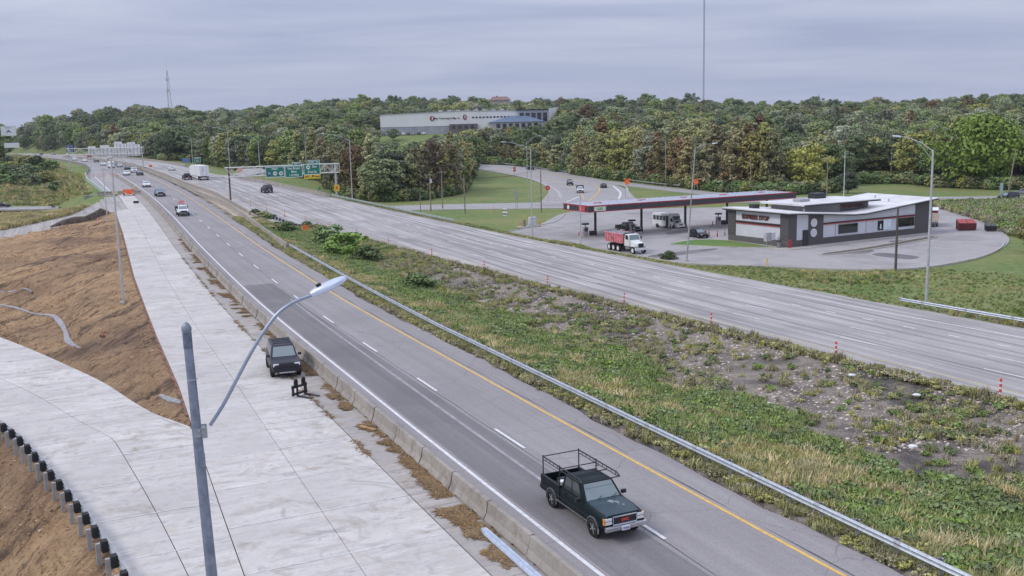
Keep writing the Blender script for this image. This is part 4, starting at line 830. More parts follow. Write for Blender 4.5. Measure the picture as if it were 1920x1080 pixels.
def lamp(px, py, top, label, arms, z=None, rad=(.125, .07), m=None, base=True, D=None, lean=0, name='street_lamp', brace=True, lum=True):
    "arms: (dx, dy) offsets of the lamp head from the pole top in photograph px"
    if D is not None: x, y, zz = at_dist(px, py, D)
    else:
        x, y = on(px, py, z) if z is not None else hit(px, py)[:2]; zz = z if z is not None else T(x, y)
    D_ = math.hypot(x, y); k = D_/FPX; h = (py-top)*k; m = m or POLE; rz = view_rz(x, y); o = thing(name, label, 'street lamp', (x, y, zz), rz); off = lean*k
    MB().tube([(0, 0, -.5), (off*.5, 0, h*.5), (off, 0, h)], [rad[0], (rad[0]+rad[1])/2, rad[1]], 10).build('pole', m, o, smooth=60)
    if base: MB().tube([(0, 0, -.2), (0, 0, .25)], .32, 12).build('footing', M_KERB, o)
    for i, (dx, dy) in enumerate(arms):
        ex, ez = dx*k, -dy*k; sg = 1 if dx > 0 else -1; z0 = h-.15
        MB().tube([(off, 0, z0), (off+ex*.35, 0, z0+ez*.55), (off+ex*.75, 0, z0+ez*.92), (off+ex, 0, z0+ez)], [.045, .04, .035, .03], 8).build('arm', m, o, smooth=60)
        if brace: MB().tube([(off, 0, z0-.75), (off+ex*.40, 0, z0+ez*.42), (off+ex*.62, 0, z0+ez*.80)], [.03, .028, .025], 6).build('brace', m, o, smooth=60)
        if lum: luminaire(o, (off+ex, 0, z0+ez), 0 if sg > 0 else math.pi, .75)
    return o
lamp(232, 570, 318, 'galvanised lamp pole on the dirt beside the concrete pavement, nearer of two', [(10, 6)], z=-.35, rad=(.12, .075), lum=False, brace=True)
lamp(203, 430, 315, 'thin lamp pole at the far end of the dirt, farther of two', [], z=.1, rad=(.10, .05))
lamp(661, 381, 265, 'tall lamp with double arm just right of the sign gantry', [(-44, -13)], z=-.3)
lamp(489, 342, 267, 'lamp rising behind the left end of the green signs', [(-21, -10)], z=2.2)
lamp(432, 330, 250, 'lamp rising behind the dark gantry column', [(-20, -7)], z=2.8)
lamp(577, 352, 253, 'lamp standing among the trees behind the right green sign', [(-8, -2)], z=LOT)
lamp(362, 312, 260, 'lamp behind the white box truck', [(-14, -1)], z=4.2)
lamp(267, 300, 253, 'lamp just right of the far gantry', [(5, -1)], z=5, rad=(.15, .09))
lamp(139, 284, 255, 'lamp beside the blue sign at the far bend', [(4, -1)], z=5, rad=(.16, .1)); lamp(66, 284, 246, 'far lamp pole right of the billboards', [(4, -1)], z=6, rad=(.16, .1))
lamp(998, 444, 280, 'tall lamp at the left corner of the car park', [(-47, -15)], z=LOT)
lamp(989, 342, 267, 'lamp with right pointing arm left of the loop ramp', [(23, -11)]); lamp(1017, 312, 256, 'far lamp pole above the loop ramp', [(-6, -2)]); lamp(1248, 348, 266, 'lamp behind the fuel canopy near the orange sign', [(-16, -6)])
lamp(1287, 490, 280, 'leaning lamp pole with brown base on the verge before the store', [(30, -8)], z=LOT, lean=15, m=mat('aged_pole', (.40, .39, .37), .7, .2, var=.3, scale=.8))
lamp(1736, 582, 303, 'tall lamp at the right guardrail end before the store', [(-52, -26)], z=-2.3, rad=(.15, .085))
# pole close to the camera
x, y, z = at_dist(347, 610, 18.1); o = thing('street_lamp', 'close grey lamp pole with long curved arm over the pavement', 'street lamp', (x+.02, y, 0), view_rz(x, y)); top = z
MB().tube([(.30, 0, -.4), (.15, 0, 5.5), (.0, 0, top-.1)], [.135, .112, .075], 16).build('pole', NEARPOLE, o, smooth=60)
MB().tube([(0, 0, top-.10), (0, 0, top-.04), (0, 0, top+.03), (0, 0, top+.06)], [.088, .088, .05, .012], 14).build('cap', mat('near_cap', (.20, .22, .25), .5, .5, var=.2), o, smooth=60)
MB().tube([(0.005, 0, top-.42), (0.002, 0, top-.13)], .0805, 16).build('collar', mat('near_collar', (.16, .19, .23), .5, .5, var=.3, scale=12), o, smooth=60)
MB().tube([(.03, 0, top-1.0), (.03, 0, top-.985)], .094, 16).build('band', GALV, o)
kk = 18.1/FPX*1.005
def pp(px_, py_): return ((px_-347)*kk, 0, top-(py_-610)*kk-((px_-347)*kk)*.0)
arm = [pp(375, 800), pp(400, 765), pp(428, 718), pp(458, 668), pp(486, 628), pp(510, 601), pp(535, 585), pp(560, 576), pp(576, 572)]
MB().tube(smooth_poly([p for p in arm], 3, False), [.034]*(3*8+1), 12).build('arm', mat('arm_steel', (.34, .38, .44), .4, .6, var=.12), o, smooth=60)
MB().bb(.05, .15, -.112, -.095, top-2.62, top-2.36).build('hand_hole_cover', NEARPOLE, o)
for q_ in (-2.03, -1.93): MB().tube([(.08, -.16, top+q_), (.08, .16, top+q_)], .014, 8).build('clamp_bolt', GALV, o)
cl_ = MB(); cl_.bb(-.005, .19, -.10, .10, top-2.06, top-1.90); cl_.bb(.12, .22, -.13, -.10, top-2.08, top-1.88); cl_.bb(.12, .22, .10, .13, top-2.08, top-1.88); cl_.build('clamp', GALV2, o)
lu = luminaire(o, pp(571, 571), 0, .70, .40, False, mat('near_luminaire', (.56, .60, .68), .35, .35, var=.05)); MB().tube([(.20, 0, .07), (.20, 0, .12)], .05, 12).build('photocell', BLACK, lu)
# utility poles
def upole(px, py, top, label, cross=True, m=WOODP, tr=False, r=.18, lean=0, z=LOT, wires=None, cat='utility pole', name='utility_pole'):
    x, y = on(px, py, z); k = math.hypot(x, y)/FPX; h = (py-top)*k; o = thing(name, label, cat, (x, y, z), view_rz(x, y)+.1)
    MB().tube([(0, 0, -.4), (lean*k, 0, h)], r, 9, r1=r*.62).build('pole', m, o, smooth=60)
    if cross: MB().bb(lean*k-1.2, lean*k+1.2, -.06, .06, h-.75, h-.6).build('crossarm', m, o)
    if cross:
        for i in (-1.1, -.4, .4, 1.1): MB().tube([(lean*k+i, 0, h-.6), (lean*k+i, 0, h-.42)], .05, 6).build('insulator', mat('porcelain', (.5, .5, .48), .3), o)
    if tr: MB().tube([(.28, -.1, h-2.6), (.28, -.1, h-1.6)], .24, 12).build('transformer', mat('transformer_grey', (.55, .56, .56), .5), o)
    return Vector((x, y, z+h-.4))
U1 = upole(808, 396, 324, 'utility pole carrying a grey transformer, left of the pair', tr=True); U2 = upole(830, 391, 319, 'utility pole with crossarm right of the transformer pole'); U3 = upole(872, 400, 328, 'bare utility pole on the grass left of the car park', False); U4 = upole(1015, 398, 313, 'utility pole beside the cross street left of the canopy', False)
U5 = upole(1407, 362, 302, 'utility pole behind the right half of the fuel canopy', False); U6 = upole(1550, 368, 295, 'utility pole behind the store roof', False); U7 = upole(1888, 373, 292, 'leaning pale utility pole at far right by the two cars', False, lean=9)
upole(789, 402, 360, 'short stub pole left of the transformer pole', False, r=.12); upole(1679, 508, 396, 'brown wooden pole on the verge before the store windows', False, m=WOODD, z=LOT)
upole(1670, 341, 290, 'far pale pole in the hedge behind the store', False); upole(1582, 368, 290, 'slim white pole behind the store roof', False, m=WHITEP, r=.10, cat='pole', name='flag_pole')
def wire(a, b, sag, label):
    pts = [a.lerp(b, i/14)-Vector((0, 0, sag*4*(i/14)*(1-i/14))) for i in range(15)]; c_ = pts[0].copy()
    tag(MB().tube([p for p in pts], .022, 5).build('power_line', BLACK), label, 'wire', 'overhead wires')
wire(U1, U2, .3, 'overhead wire between the two crossarm utility poles'); wire(U2, U3, .8, 'overhead wire from the crossarm pole to the bare pole'); wire(U3, U4, 1.0, 'overhead wire above the loop ramp approach'); wire(U4, U5, 2.2, 'long overhead wire passing behind the fuel canopy'); wire(U5, U6, 1.2, 'overhead wire from canopy pole to store pole'); wire(U6, U7, 2.0, 'overhead wire behind the store towards the far right pole')
# masts
def mast(px, base_y, top_y, D, w0, w1, label, name, guys=False):
    x, y, z = at_dist(px, base_y, D); h = (base_y-top_y)*D/FPX; o = thing(name, label, 'mast', (x, y, z), .4); col_ = mat('mast_steel', (.30, .30, .33), .6, .3, var=.2); n = int(h/(w0+w1)/1.2); mb = MB(); br_ = MB()
    L = lambda k, f: Vector((math.cos(k*2.094), math.sin(k*2.094), 0))*(w0+(w1-w0)*f)/2+Vector((0, 0, h*f))
    for k in range(3): MB().tube([L(k, 0), L(k, 1)], .16, 6).build('leg', col_, o)
    for i in range(n):
        for k in range(3): br_.tube([L(k, i/n), L((k+1) % 3, (i+1)/n)], .07, 4); br_.tube([L(k, i/n), L((k+1) % 3, i/n)], .06, 4)
    br_.build('bracing', col_, o); return o, h
o, h = mast(1319, 200, -30, 1060, 1.5, 1.5, 'very tall slender radio mast on the ridge rising out of frame', 'radio_mast')
o, h = mast(319, 215, 140, 950, 4.5, 1.2, 'lattice antenna tower on the left ridge', 'antenna_tower'); MB().tube([(0, 0, h), (0, 0, h+10)], .16, 6).build('antenna', WHITEP, o)
for f in (.55, .8): MB().bb(-1.6, 1.6, -.3, .3, h*f-1, h*f+1).build('antenna_panel', WHITEP, o)
# ------------------------------------------------------------------ sign gantries
def truss(parent, x0, x1, z0, z1, dep, m, bays):
    for y_ in (-dep/2, dep/2):
        for z_ in (z0, z1): MB().tube([(x0, y_, z_), (x1, y_, z_)], .095, 8).build('chord', m, parent)
    for i in range(bays):
        a, b = x0+(x1-x0)*i/bays, x0+(x1-x0)*(i+1)/bays; mb = MB()
        for y_ in (-dep/2, dep/2): mb.tube([(a, y_, z0 if i % 2 else z1), (b, y_, z1 if i % 2 else z0)], .055, 6); mb.tube([(b, y_, z0), (b, y_, z1)], .045, 6)
        mb.tube([(a, -dep/2, z1), (b, dep/2, z1)], .035, 5); mb.tube([(b, -dep/2, z0), (b, dep/2, z0)], .035, 5); mb.build('diagonal', m, parent)
def panel(parent, name, x0, x1, z0, z1, y_, m, border=None, t=.06):
    p = MB().bb(x0, x1, y_-t, y_, z0, z1).build(name, m, parent)
    if border:
        mb = MB(); b = .10; yy = y_-t-.006
        for a in ((x0, x1, z0, z0+b), (x0, x1, z1-b, z1), (x0, x0+b, z0+b, z1-b), (x1-b, x1, z0+b, z1-b)): mb.bb(a[0], a[1], yy, y_-t+.002, a[2], a[3])
        mb.build('border', border, p)
    return p
DN = mat('dark_lettering', (.02, .02, .02), .6)
gl0 = Vector((*on(433, 381, 1.3), 1.2)); gr0 = Vector((*on(632, 378, .3), .2)); v = gr0-gl0; GL = math.hypot(v.x, v.y); o = thing('sign_gantry', 'overhead truss gantry carrying green exit signs over the westbound lanes', 'sign gantry', gl0, math.atan2(v.y, v.x)); D_ = gl0.xy.length; kx = GL/(632-433)
zt = lambda py, px: (CAMH-(py-(HOR-ROLL*(px-960)))*D_/FPX)-gl0.z
z0g, z1g = zt(327.5, 433), zt(311, 433)
MB().tube([(0, 0, -.3), (0, 0, z1g+.2)], .19, 10).build('column', mat('rusty_steel', (.16, .11, .09), .8, .3, var=.3, scale=1.5), o, smooth=60)
MB().tube([(GL, 0, gr0.z-gl0.z-1), (GL, 0, z1g+.2)], .23, 12).build('column', POLE, o, smooth=60); MB().tube([(GL, 0, gr0.z-gl0.z-1), (GL, 0, gr0.z-gl0.z+1.1)], .42, 10, r1=.26).build('column_base', POLE, o)
truss(o, -.8, GL+.8, z0g, z1g, 1.1, CREAM, 16)
def sx(px): return (px-433)*kx
yf = -.75
p1 = panel(o, 'guide_sign', sx(497), sx(532.2), zt(329.5, 515), zt(310.5, 515), yf, SIGNG, SIGNW); p2 = panel(o, 'guide_sign', sx(533), sx(566), zt(330.3, 550), zt(309.3, 550), yf, SIGNG, SIGNW); p3 = panel(o, 'guide_sign', sx(568.5), sx(600), zt(326, 584), zt(306.5, 584), yf, SIGNG, SIGNW); p4 = panel(o, 'exit_only_panel', sx(568.5), sx(600), zt(333.5, 584), zt(326.1, 584), yf, SIGNY)
p5 = panel(o, 'exit_tab', sx(547), sx(564.5), zt(309.2, 555), zt(302.5, 555), yf, SIGNG, SIGNW); p6 = panel(o, 'exit_tab', sx(577), sx(600), zt(306.4, 588), zt(299, 588), yf, SIGNG, SIGNW)
yt = yf-.075
def tx(par, s_, px, py, size, m=SIGNW): text(s_, size, m, par, (sx(px), yt, zt(py, px)), bold=.012)
tx(p1, 'WEST', 514, 314.6, .55)
for px_, n_, mm in ((503.5, '70', SIGNB), (514.5, '24', SIGNW), (525.5, '40', SIGNW)):
    sh = MB().tube([(0, 0, 0), (0, -.02, 0)], .46, 7).build('route_shield', mm, p1); sh.location = (sx(px_), yf-.062, zt(322.5, px_)); tx(p1, n_, px_, 322.5, .5, SIGNW if mm is SIGNB else DN)
for ch in p1.children:
    if ch.name.startswith('lettering'): ch.location.y = yt-.03
tx(p2, 'Van Brunt', 549.5, 313.8, .68); tx(p2, 'Blvd', 549.5, 320, .68); tx(p2, '1 3/4 MILE', 549.5, 326, .5); tx(p5, 'EXIT 5', 556, 305.8, .45); tx(p6, 'EXIT  7A', 588.5, 302.7, .55)
sh = MB().tube([(0, 0, 0), (0, -.02, 0)], .48, 7).build('route_shield', SIGNW, p3); sh.location = (sx(577), yf-.062, zt(312.5, 577)); tx(p3, '40', 577, 312.5, .5, DN); tx(p3, 'East', 589, 311, .62); tx(p3, '31st St', 584, 321, .75)
for ch in p3.children:
    if ch.name.startswith('lettering'): ch.location.y = yt-.03
tx(p4, 'EXIT', 574.5, 329.8, .5, DN); tx(p4, 'ONLY', 594, 329.8, .5, DN); ar = MB(); ar.box((0, 0, 0), (.12, .02, .6), rot=Matrix.Rotation(R(45), 3, 'Y')); ar.box((.17, 0, .17), (.36, .02, .36)); a_ = ar.build('arrow', DN, p4); a_.location = (sx(584), yt, zt(330, 584))
panel(o, 'warning_sign', GL-.62, GL+.62, zt(358.5, 630), zt(346, 630), -.26, SIGNY); MB().bb(-.25, .25, -.01, .01, -.3, .3).build('symbol', ORANGE, o).location = (GL, -.335, zt(352, 630))
text('F', .5, DN, o, (GL, -.36, zt(352, 630)))
panel(o, 'orange_plaque', sx(447), sx(455), zt(319, 451), zt(312.5, 451), -.62, mat('faded_orange', (.75, .38, .24), .6, var=.15))
# gantry beyond, seen from behind
bl = Vector((*xy(388, 6.5), 4.1)); br0 = Vector((*xy(371, 29.9), 4.2)); v = br0-bl; GB = math.hypot(v.x, v.y); o = thing('sign_gantry', 'far truss gantry showing the pale backs of its signs', 'sign gantry', bl, math.atan2(v.y, v.x)); D_ = bl.xy.length; pl = project(*bl)[0]; pr = project(*br0)[0]; sxb = lambda px: (px-pl)/(pr-pl)*GB
ztb = lambda py, px: (CAMH-(py-(HOR-ROLL*(px-960)))*D_/FPX)-bl.z
MB().tube([(0, 0, -.5), (0, 0, ztb(274, 153))], .2, 8).build('column', POLE, o); MB().tube([(GB, 0, -.3), (GB, 0, ztb(273, 266))], .2, 8).build('column', POLE, o)
truss(o, -.4, GB+.4, ztb(285.5, 200), ztb(275.5, 200), 1.1, CREAM, 12)
for a, b, c_, d_ in ((166, 188, 273, 288), (189, 215, 271, 288.5), (215.5, 238.5, 265, 290.5), (239.5, 263, 266, 289)):
    panel(o, 'sign_back', sxb(a), sxb(b), ztb(d_, a), ztb(c_+3.6, a), 1.0, SIGNBACK); panel(o, 'tab_back', sxb(a), sxb(a+(b-a)*.66), ztb(c_+3.5, a), ztb(c_, a), 1.0, SIGNBACK)
    st_ = MB()
    for q in (.2, .5, .8): st_.bb(sxb(a+(b-a)*q)-.06, sxb(a+(b-a)*q)+.06, .82, .93, ztb(d_, a), ztb(c_+4, a))
    st_.build('stiffener', GALV2, o)
# ------------------------------------------------------------------ roadside signs
def sign(px, py0, py1, w_, label, m, lines=(), base_y=None, z=None, D=None, posts=2, border=None, name='road_sign', shape=None, tm=SIGNW, ts=.5, cat='road sign', ry=0):
    if D: x, y, _ = at_dist(px, base_y, D); zb = T(x, y)
    else: x, y = on(px, base_y, z) if z is not None else hit(px, base_y)[:2]; zb = z if z is not None else T(x, y)
    D_ = math.hypot(x, y); k = D_/FPX; hy = HOR-ROLL*(px-960); za = CAMH-(py1-hy)*k-zb; zc = CAMH-(py0-hy)*k-zb; w = w_*k; o = thing(name, label, cat, (x, y, zb), view_rz(x, y)+ry)
    for i in range(posts): q = 0 if posts == 1 else (-.3 if i == 0 else .3); MB().bb(q*w-.05, q*w+.05, -.05, .05, -.3, zc-.05 if shape is None else (za+zc)/2).build('post', GALV2, o)
    if shape == 'diamond':
        r = (zc-za)/2; p = MB().add([(0, -.09, za), (r, -.09, za+r), (0, -.09, zc), (-r, -.09, za+r), (0, -.06, za), (r, -.06, za+r), (0, -.06, zc), (-r, -.06, za+r)], [(3, 2, 1, 0)[::-1], (4, 5, 6, 7), (0, 1, 5, 4), (1, 2, 6, 5), (2, 3, 7, 6), (3, 0, 4, 7)]).build('panel', m, o)
        for sg in (-1, 1): MB().box((sg*r*.75, -.07, zc-.1*r), (r*.55, .02, r*.5), rot=Matrix.Rotation(sg*.5, 3, 'Y')).build('flag', ORANGE, o)
    elif shape == 'disc': p = MB().tube([(0, -.08, (za+zc)/2), (0, -.06, (za+zc)/2)], (zc-za)/2, 16).build('panel', m, o); MB().bb(-.22, .22, -.10, -.082, (za+zc)/2-.07, (za+zc)/2+.07).build('bar', SIGNW, p)
    else: p = panel(o, 'panel', -w/2, w/2, za, zc, -.06, m, border)
    for i, (t_, sz) in enumerate(lines): text(t_, (zc-za)*sz, tm, p, (0, -.15, zc-(zc-za)*(i+.5)/len(lines)), bold=.015)
    return o
sign(303.5, 280, 293, 23, 'wide green guide sign on two posts beyond the far lanes', SIGNG, [('70 West', .26), ('Manchester', .26), ('Trafficway', .26)], 301, 4.4, border=SIGNW)
sign(371, 292, 301, 11, 'small green exit sign behind the white truck', SIGNG, [('EXIT', .4), ('7A', .4)], 311, 4.0, border=SIGNW); sign(349.5, 294, 301.5, 13, 'blue sign back left of the small exit sign', mat('sign_blue_faded', (.14, .22, .45), .5), [], 310, 4.1)
sign(133, 271, 283, 13, 'blue service sign at the far motorway bend', SIGNB, [('FOOD', .22), ('GAS', .22)], 290, 5.0, border=SIGNW)
sign(283, 305, 308.8, 5, 'small red work sign beside the far westbound lanes', ORANGE, [], 319, 3.9, posts=1)
sign(600, 348, 362, 4, 'narrow green mile marker by the westbound guardrail', SIGNG, [('7', .5)], 368, 0.5, posts=1)
sign(1176, 333, 345, 9, 'orange diamond warning sign with flags, left of two', ORANGE, [], 374, LOT, shape='diamond'); sign(1304.5, 332, 343, 9, 'orange diamond warning sign with flags, right of two', ORANGE, [], 372, LOT, shape='diamond')
sign(1027, 346, 355, 9, 'round red no entry sign at the ramp corner', REDP, [], 366, shape='disc', posts=1); sign(965, 312, 320, 5, 'red wrong way sign left of the loop ramp', REDP, [('WRONG WAY', .3)], 333, posts=1)
sign(969, 356, 372, 5, 'tall grey sign back by the cross street', mat('grey_sign', (.33, .35, .37), .6), [], 394, LOT); sign(1228, 322, 330, 4, 'small white yield sign behind the canopy', SIGNW, [], 341, posts=1)
sign(1877, 328, 362, 5, 'tall narrow grey sign panels by the far right road', mat('teal_sign', (.25, .33, .36), .5), [], 367, LOT)
sign(947, 389, 403, 9, 'white campaign style sign on the grass left of the car park', WHITEP, [('NOW', .3), ('OPEN', .3)], 405, LOT, tm=DN, ry=-.5)
upole(1089, 461, 365, 'plain grey pole on the verge beside the dump truck', False, m=POLE, r=.11, cat='pole', name='plain_pole')
for i, (a, b) in enumerate(((-1.6, 0), (1.6, 0))): pass
# billboards at far left
for px_, a, b, w_, lab in ((21.5, 240, 256, 23, 'white billboard with a blue peak emblem at far left'), (25, 267, 275.5, 23, 'low white billboard beneath the emblem billboard')):
    o = sign(px_, a, b, w_, lab, WHITEP, [], 300, D=470, name='billboard', cat='billboard', border=GALV2)
    if a == 240: p = [c_ for c_ in o.children if c_.name.startswith('panel')][0]; zc = max(v_.co.z for v_ in p.data.vertices); e_ = MB().add([(-1.2, -.14, zc-2.9), (1.2, -.14, zc-2.9), (0, -.14, zc-1.5), (0, -.14, zc-2.4)], [(0, 3, 2), (3, 1, 2)]).build('emblem', SIGNB, p); text('REALTY', .7, SIGNB, p, (0, -.15, zc-.75))
# ------------------------------------------------------------------ delineators along the median
dm = MB().tube([(0, 0, 0), (0, 0, 1.25)], .075, 8).mesh('tube', mat('delineator_red', (.72, .09, .05), .5, var=.15)); bm_ = MB().tube([(0, 0, 0), (0, 0, .12)], .079, 8).mesh('band', SIGNW); bs = MB().tube([(0, 0, 0), (0, 0, .06)], .19, 10, r1=.15).mesh('base', BLACK)
def delineator(x, y, z, label, group, tilt=0):
    o = thing('delineator_post', label, 'delineator', (x, y, z), 0, group); o.rotation_euler = (tilt, tilt*.6, random.random()*6); link('tube', dm, o); link('base', bs, o)
    for zz in (.30, .62, .94): b = link('band', bm_, o); b.location = (0, 0, zz)
    return o
nth = ORD
for i, s in enumerate((38.6, 51.1, 64.3, 76.5, 90, 103.5, 117.1, 131, 143.5, 156, 168, 180, 192, 204)):
    t0 = float(WBY(s))-2.15; x, y = xy(s, t0); delineator(x, y, float(zW(x, y))+.01, 'red and white delineator at the median edge, %s from the right' % nth[i], 'delineators along the westbound edge', random.uniform(-.12, .12))
for i, (px_, py_) in enumerate(((1003, 378), (1028, 377), (1040, 377), (926, 396), (905, 378))): x, y = on(px_, py_, LOT); delineator(x, y, LOT+.05, 'orange traffic post by the cross street near the ramp', 'traffic posts by the cross street')
for px_, py_, ti, lab in ((192, 632, 1.1, 'orange traffic post lying over on the brown dirt'), (183, 422, .1, 'orange post at the edge of the dirt track'), (201, 404, 0, 'orange post beside the far lamp pole')): x, y, z = hit(px_, py_); delineator(x, y, z+.05, lab, None, ti)
# ------------------------------------------------------------------ closure on the bridge
for i in range(3):
    s = 247.6; t0 = float(TLB(s))-1.9-3.75*i*.78; x, y = xy(s+.5*i, t0); o = link('concrete_barrier', JM); o.location = (x, y, float(zE(x, y))); o.rotation_euler = (0, 0, math.atan2(NY, NX)); tag(o, 'concrete barrier placed across the closed lanes, %s from the lanes' % nth[i], 'barrier', 'barriers across the closed lanes')
for i in range(3):
    s = 322; t0 = float(TLB(s))-1.4-3.2*i; x, y = xy(s, t0); o = thing('barricade', 'orange striped barricade beyond the closed lanes, %s from the lanes' % nth[i], 'barricade', (x, y, float(zE(x, y))), math.atan2(NY, NX), 'barricades on the closed lanes')
    for q in (-1, 1): MB().bb(q-.05, q+.05, -.05, .05, 0, 1.5).build('upright', WHITEP, o); MB().bb(q-.05, q+.05, -.5, .5, 0, .08).build('foot', WHITEP, o)
    for zz in (.35, .80, 1.25):
        b = MB().bb(-1.2, 1.2, -.10, -.06, zz, zz+.22).build('board', WHITEP, o); st2 = MB()
        for q in range(6): st2.box((-1.0+q*.4, -.105, zz+.11), (.17, .01, .2))
        st2.build('stripes', ORANGE, b)
x, y = xy(243.5, 16.0); o = thing('arrow_trailer', 'orange work trailer parked at the end of the new concrete', 'trailer', (x, y, float(zE(x, y))+.02), AZ0*-1+.1)
MB().bb(-1.0, 1.0, -.9, .9, .35, .75).build('chassis', ORANGE, o); MB().box((0, 0, 1.0), (1.6, 1.2, .55), taper=(.7, .7)).build('hood', mat('orange_red', (.75, .12, .05), .5, var=.15), o); MB().bb(-1.25, 1.25, -.1, .1, 1.0, 1.45).build('board', ORANGE, o)
for q in (-1, 1): MB().tube([(q*.95, -.12, .3), (q*1.15, -.12, .3)], .3, 14).build('wheel', BLACK, o); MB().bb(q*.8-.15, q*.8+.15, -1.0, -.9, .4, .6).build('lamp', SIGNW, o)
x, y = xy(246.4, 13.2); o = thing('notice_board', 'pale yellow notice board leaning on the closure barrier', 'sign', (x, y, float(zE(x, y))), AZ0*-1); MB().bb(-.55, .55, -.03, .03, .2, 1.05).build('panel', mat('pale_yellow', (.75, .66, .28), .6), o); MB().bb(-.4, .4, -.08, -.03, 0, .2).build('foot', BLACKP, o)
# bridge flank
o = thing('bridge', 'bridge flank with green girder and concrete abutment left of the closed lanes', 'bridge', (0, 0, 0))
def flank(name, a0, a1, b0, b1, s0, s1, m):
    secs = []
    for s in np.linspace(s0, s1, 24): t0 = float(TE(s)); z = float(zE(*xy(s, t0))); secs.append([(*xy(s, t0+a0), z+b0), (*xy(s, t0+a1), z+b0), (*xy(s, t0+a1), z+b1), (*xy(s, t0+a0), z+b1)])
    return MB().loft(secs).build(name, m, o)
flank('girder', -.45, -.2, -1.7, -.25, 250, 345, mat('bridge_green', (.17, .24, .19), .6, var=.2, scale=.5)); flank('parapet', -.35, .0, -.2, .85, 250, 345, mat('parapet_green', (.36, .43, .37), .7, var=.15, scale=.4))
AB = mat('abutment_concrete', (.33, .315, .31), .9, var=.3, scale=.35, bump=.2); x0, y0 = xy(251, float(TE(251))-2.2)
MB().box((x0, y0, -.6), (4.6, 1.4, 6.0), rz=-AZ0).build('abutment', AB, o); MB().box((x0-.8, y0-.5, -1.2), (5.2, 1.0, 4.4), rz=-AZ0).build('footing', AB, o)
# ------------------------------------------------------------------ loose things on the new pavement
x, y = on(562, 742, 0); o = thing('pallet_fork', 'black pallet fork attachment standing on the new concrete', 'pallet fork', (x, y, .03), math.atan2(y, x)-1.57+.35)
FB = mat('fork_black', (.02, .02, .02), .45, var=.3); mb = MB(); mb.bb(-.6, .6, -.06, .06, .10, .22); mb.bb(-.6, .6, -.06, .06, .52, .64); mb.build('carriage', FB, o)
for q in (-.52, .52): MB().bb(q-.06, q+.06, -.05, .05, .06, .7).build('stile', FB, o)
for q in (-.36, .26):
    f = MB(); f.bb(q-.15, q+.15, -.03, .03, .62, .92); f.tube([(q, -.03, .92), (q, .03, .92)], .15, 14); f.build('backrest', FB, o)
    f = MB(); f.bb(q-.06, q+.06, .06, .12, .04, .66); f.bb(q-.06, q+.06, .06, 1.28, .03, .08); f.build('fork', FB, o)
    MB().bb(q-.12, q+.12, -.075, -.055, .62, .74).build('plate', mat('cream_plate', (.70, .62, .45), .5), o)
o.rotation_euler = (0, 0, -2.15)
a = Vector((*on(905, 992, .1), 0)); b = Vector((*on(1010, 1085, .1), 0)); v = (b-a); L_ = v.length*1.15; o = thing('beam_bundle', 'stack of bright steel guardrail beams lying beside the barriers', 'steel beams', (a.x, a.y, .04), math.atan2(v.y, v.x))
for i in range(4):
    w0 = [(-.16, 0), (-.12, .045), (-.08, .07), (-.04, .045), (0, .0), (.04, .045), (.08, .07), (.12, .045), (.16, 0)]; P = w0+[(p, q-.006) for p, q in w0[::-1]]
    bmn = MB().loft([[(.0+.04*i, p*.55, q+.02) for p, q in P], [(.5+.04*i, p, q) for p, q in P], [(L_, p, q) for p, q in P]]).build('beam', mat('bright_steel', (.56, .61, .68), .35, .8, var=.12, scale=5), o); bmn.location = (0, .03*(i % 2), .03+.022*i)
x, y = on(690, 803, .05); tag(MB().box((x, y, .07), (.16, 1.15, .06), rz=.9).build('timber_board', mat('raw_timber', (.42, .26, .12), .8, var=.2)), 'loose timber board on the shoulder by the barriers', 'board'); x, y = on(702, 800, .05); tag(MB().box((x, y, .06), (.10, .9, .06), rz=1.2).build('timber_board', mat('dark_timber', (.16, .10, .06), .8, var=.2)), 'shorter dark timber board beside the loose board', 'board')
x, y = on(155, 378, 1.6); x, y = xy(222, 15.9); tag(MB().bb(x-.5, x+.5, y-.3, y+.3, float(zE(x, y))+.02, float(zE(x, y))+.5).build('equipment_box', BLACKP, bevel=.05), 'small black box on the far new concrete by the barrier', 'box')
